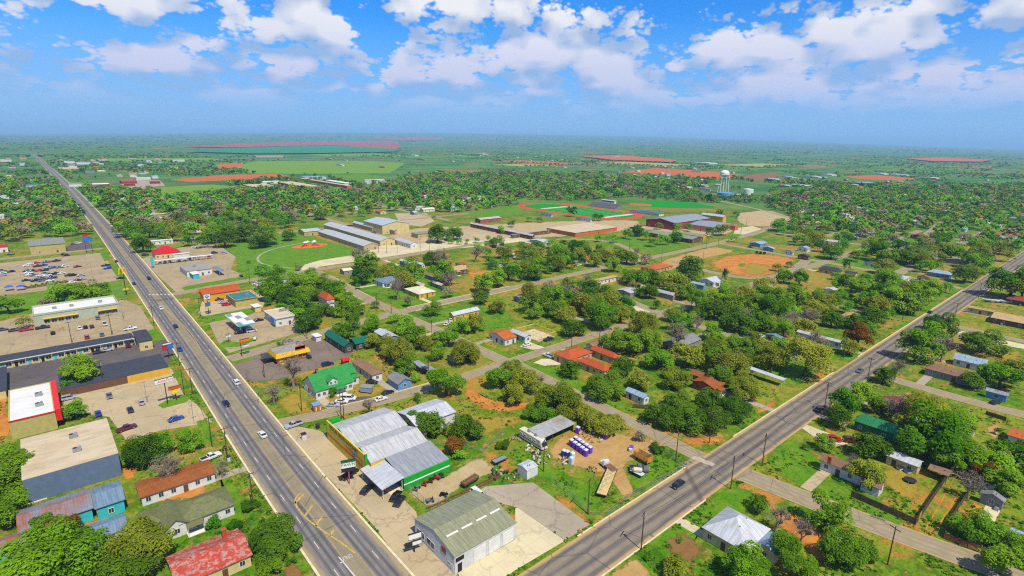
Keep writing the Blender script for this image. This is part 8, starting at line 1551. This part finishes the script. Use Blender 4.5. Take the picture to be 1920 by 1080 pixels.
p = at(1706, 903); o = empty('trampoline', (p.x, p.y, .05)); mb = MB(); mb.tube((0, 0, .55), (0, 0, .62), 1.6, 1.6, 18); link('mat', mb.mesh('mat', [M_BUMP]), o); mb = MB()
for k in range(6): a = k * math.pi / 3; mb.tube((1.6 * math.cos(a), 1.6 * math.sin(a), 0), (1.6 * math.cos(a), 1.6 * math.sin(a), .6), .04, .04, 5)
link('legs', mb.mesh('legs', [M_GALV]), o); thing(o, 'small dark trampoline in the fenced back yard', 'trampoline', 'loose equipment')
a, b_ = at(1632, 968), at(1660, 977); d_ = b_ - a; mb = MB(); mb.tube((0, 0, .22), (d_.length, 0, .2), .2, .16, 8); thing(link('fallen_log', mb.mesh('fallen_log', [M_BARE]), None, (a.x, a.y, .04), math.atan2(d_.y, d_.x)), 'pale fallen log on the verge outside the fence', 'log', 'loose equipment')
p = at(1705, 886); box_thing('stored_tub', 1690, 880, (2.6, 1.3, .8), M_PGR, 'white tub leaning by the long white-roofed shed', 'tub', -.5); box_thing('stored_bath', 1704, 886, (2.2, 1.2, .7), plain('pale_blue_plastic', C(170, 200, 214), .5), 'pale blue tub beside the white one', 'tub', -.5)

# overhead wires strung between the pole tops
M_WIRE = plain('wire_black', C(40, 40, 42), .6, .05)
for chain, d_ in (([(1202, 1031), (1369.6, 917), (1546, 764), (1626, 715), (1789, 601), (1834, 560), (1870, 533)], 'overhead wires strung along the avenue'), ([(475, 952), (427, 860), (398, 838), (361, 738), (337, 686), (289, 611)], 'overhead wires along the left highway kerb'), ([(1369.6, 917), (1267, 865), (1102, 964)], 'overhead wires crossing the avenue to the toilet yard'), ([(1369.6, 917), (1429, 871)], 'short overhead wire span beside the avenue junction'), ([(1429, 871), (1664, 1059)], 'overhead wires along the tan cross street'), ([(496, 708), (576, 636), (707, 583), (734, 588), (810, 638)], 'overhead wires along the side street past the yellow restaurant')):
    P = [at(*p) for p in chain]; mb = MB(); o0 = P[0]
    for a, b_ in zip(P[:-1], P[1:]):
        n_ = (b_ - a).normalized(); sd_ = Vector((n_.y, -n_.x, 0))
        for off in (-1.0, .5, 1.05):
            pr = None
            for k in range(9):
                t_ = k / 8; q = a.lerp(b_, t_) + sd_ * off - o0; q.z = 9.95 - 4 * .9 * t_ * (1 - t_) * min(1.2, (b_ - a).length / 40)
                if pr is not None: mb.tube(pr, q, .028, .028, 3, cap=False)
                pr = q
    o = link('overhead_wires', mb.mesh('overhead_wires', [M_WIRE]), None, (o0.x, o0.y, 0)); thing(o, d_, 'wires', 'overhead wires')
# ------------------------------------------------------------------ haze
hz = MB(); hz.box(-60000, 60000, -60000, 60000, -3, 350, 0, True)
hm = bpy.data.materials.new('haze_air'); hm.use_nodes = True; t = hm.node_tree; t.nodes.clear(); o_ = t.nodes.new('ShaderNodeOutputMaterial'); pv_ = t.nodes.new('ShaderNodeVolumePrincipled')
pv_.inputs['Color'].default_value = (.38, .70, 1.0, 1); pv_.inputs['Density'].default_value = HAZE; pv_.inputs['Anisotropy'].default_value = 0.0; t.links.new(pv_.outputs[0], o_.inputs['Volume'])
hz_o = link('haze', hz.mesh('haze', [hm])); struct(hz_o, 'pale blue haze thickening toward the horizon', 'haze', 'stuff')
# ------------------------------------------------------------------ labels: a description alone where it is unique, otherwise with its rank from a landmark
ORD = ['closest', 'second closest', 'third closest', 'fourth closest', 'fifth closest', 'sixth closest', 'seventh closest', 'eighth closest', 'ninth closest', 'tenth closest']
def rank(k): return ORD[k] if k < 10 else '%d%s closest' % (k + 1, 'th' if 10 <= (k + 1) % 100 <= 20 else {1: 'st', 2: 'nd', 3: 'rd'}.get((k + 1) % 10, 'th'))
bydesc = {}
THINGS = [(o, d.replace(' a o', ' an o').replace(' a i', ' an i'), c, g_) for o, d, c, g_ in THINGS]
for o, d, c, g_ in THINGS: bydesc.setdefault(d, []).append(o)
for o, d, c, g_ in THINGS:
    if g_: o['group'] = g_
    same = bydesc[d]
    if len(same) == 1: o['label'] = d; continue
    x, y = o.location.x, o.location.y
    best = None
    for ph, lx, ly in LANDMARKS:
        me_ = math.hypot(x - lx, y - ly); k = sum(1 for s_ in same if math.hypot(s_.location.x - lx, s_.location.y - ly) < me_ - 1e-6)
        score = (k * 45 + me_, k)
        if best is None or score < best[0]: best = (score, ph, k)
    lab = d + ', ' + rank(best[2]) + ' to ' + best[1]
    o['label'] = lab if len(lab.split()) <= 16 else lab.replace(' parked', '').replace(' before', ' at')
print('things', len(THINGS), 'objects', len(bpy.data.objects))
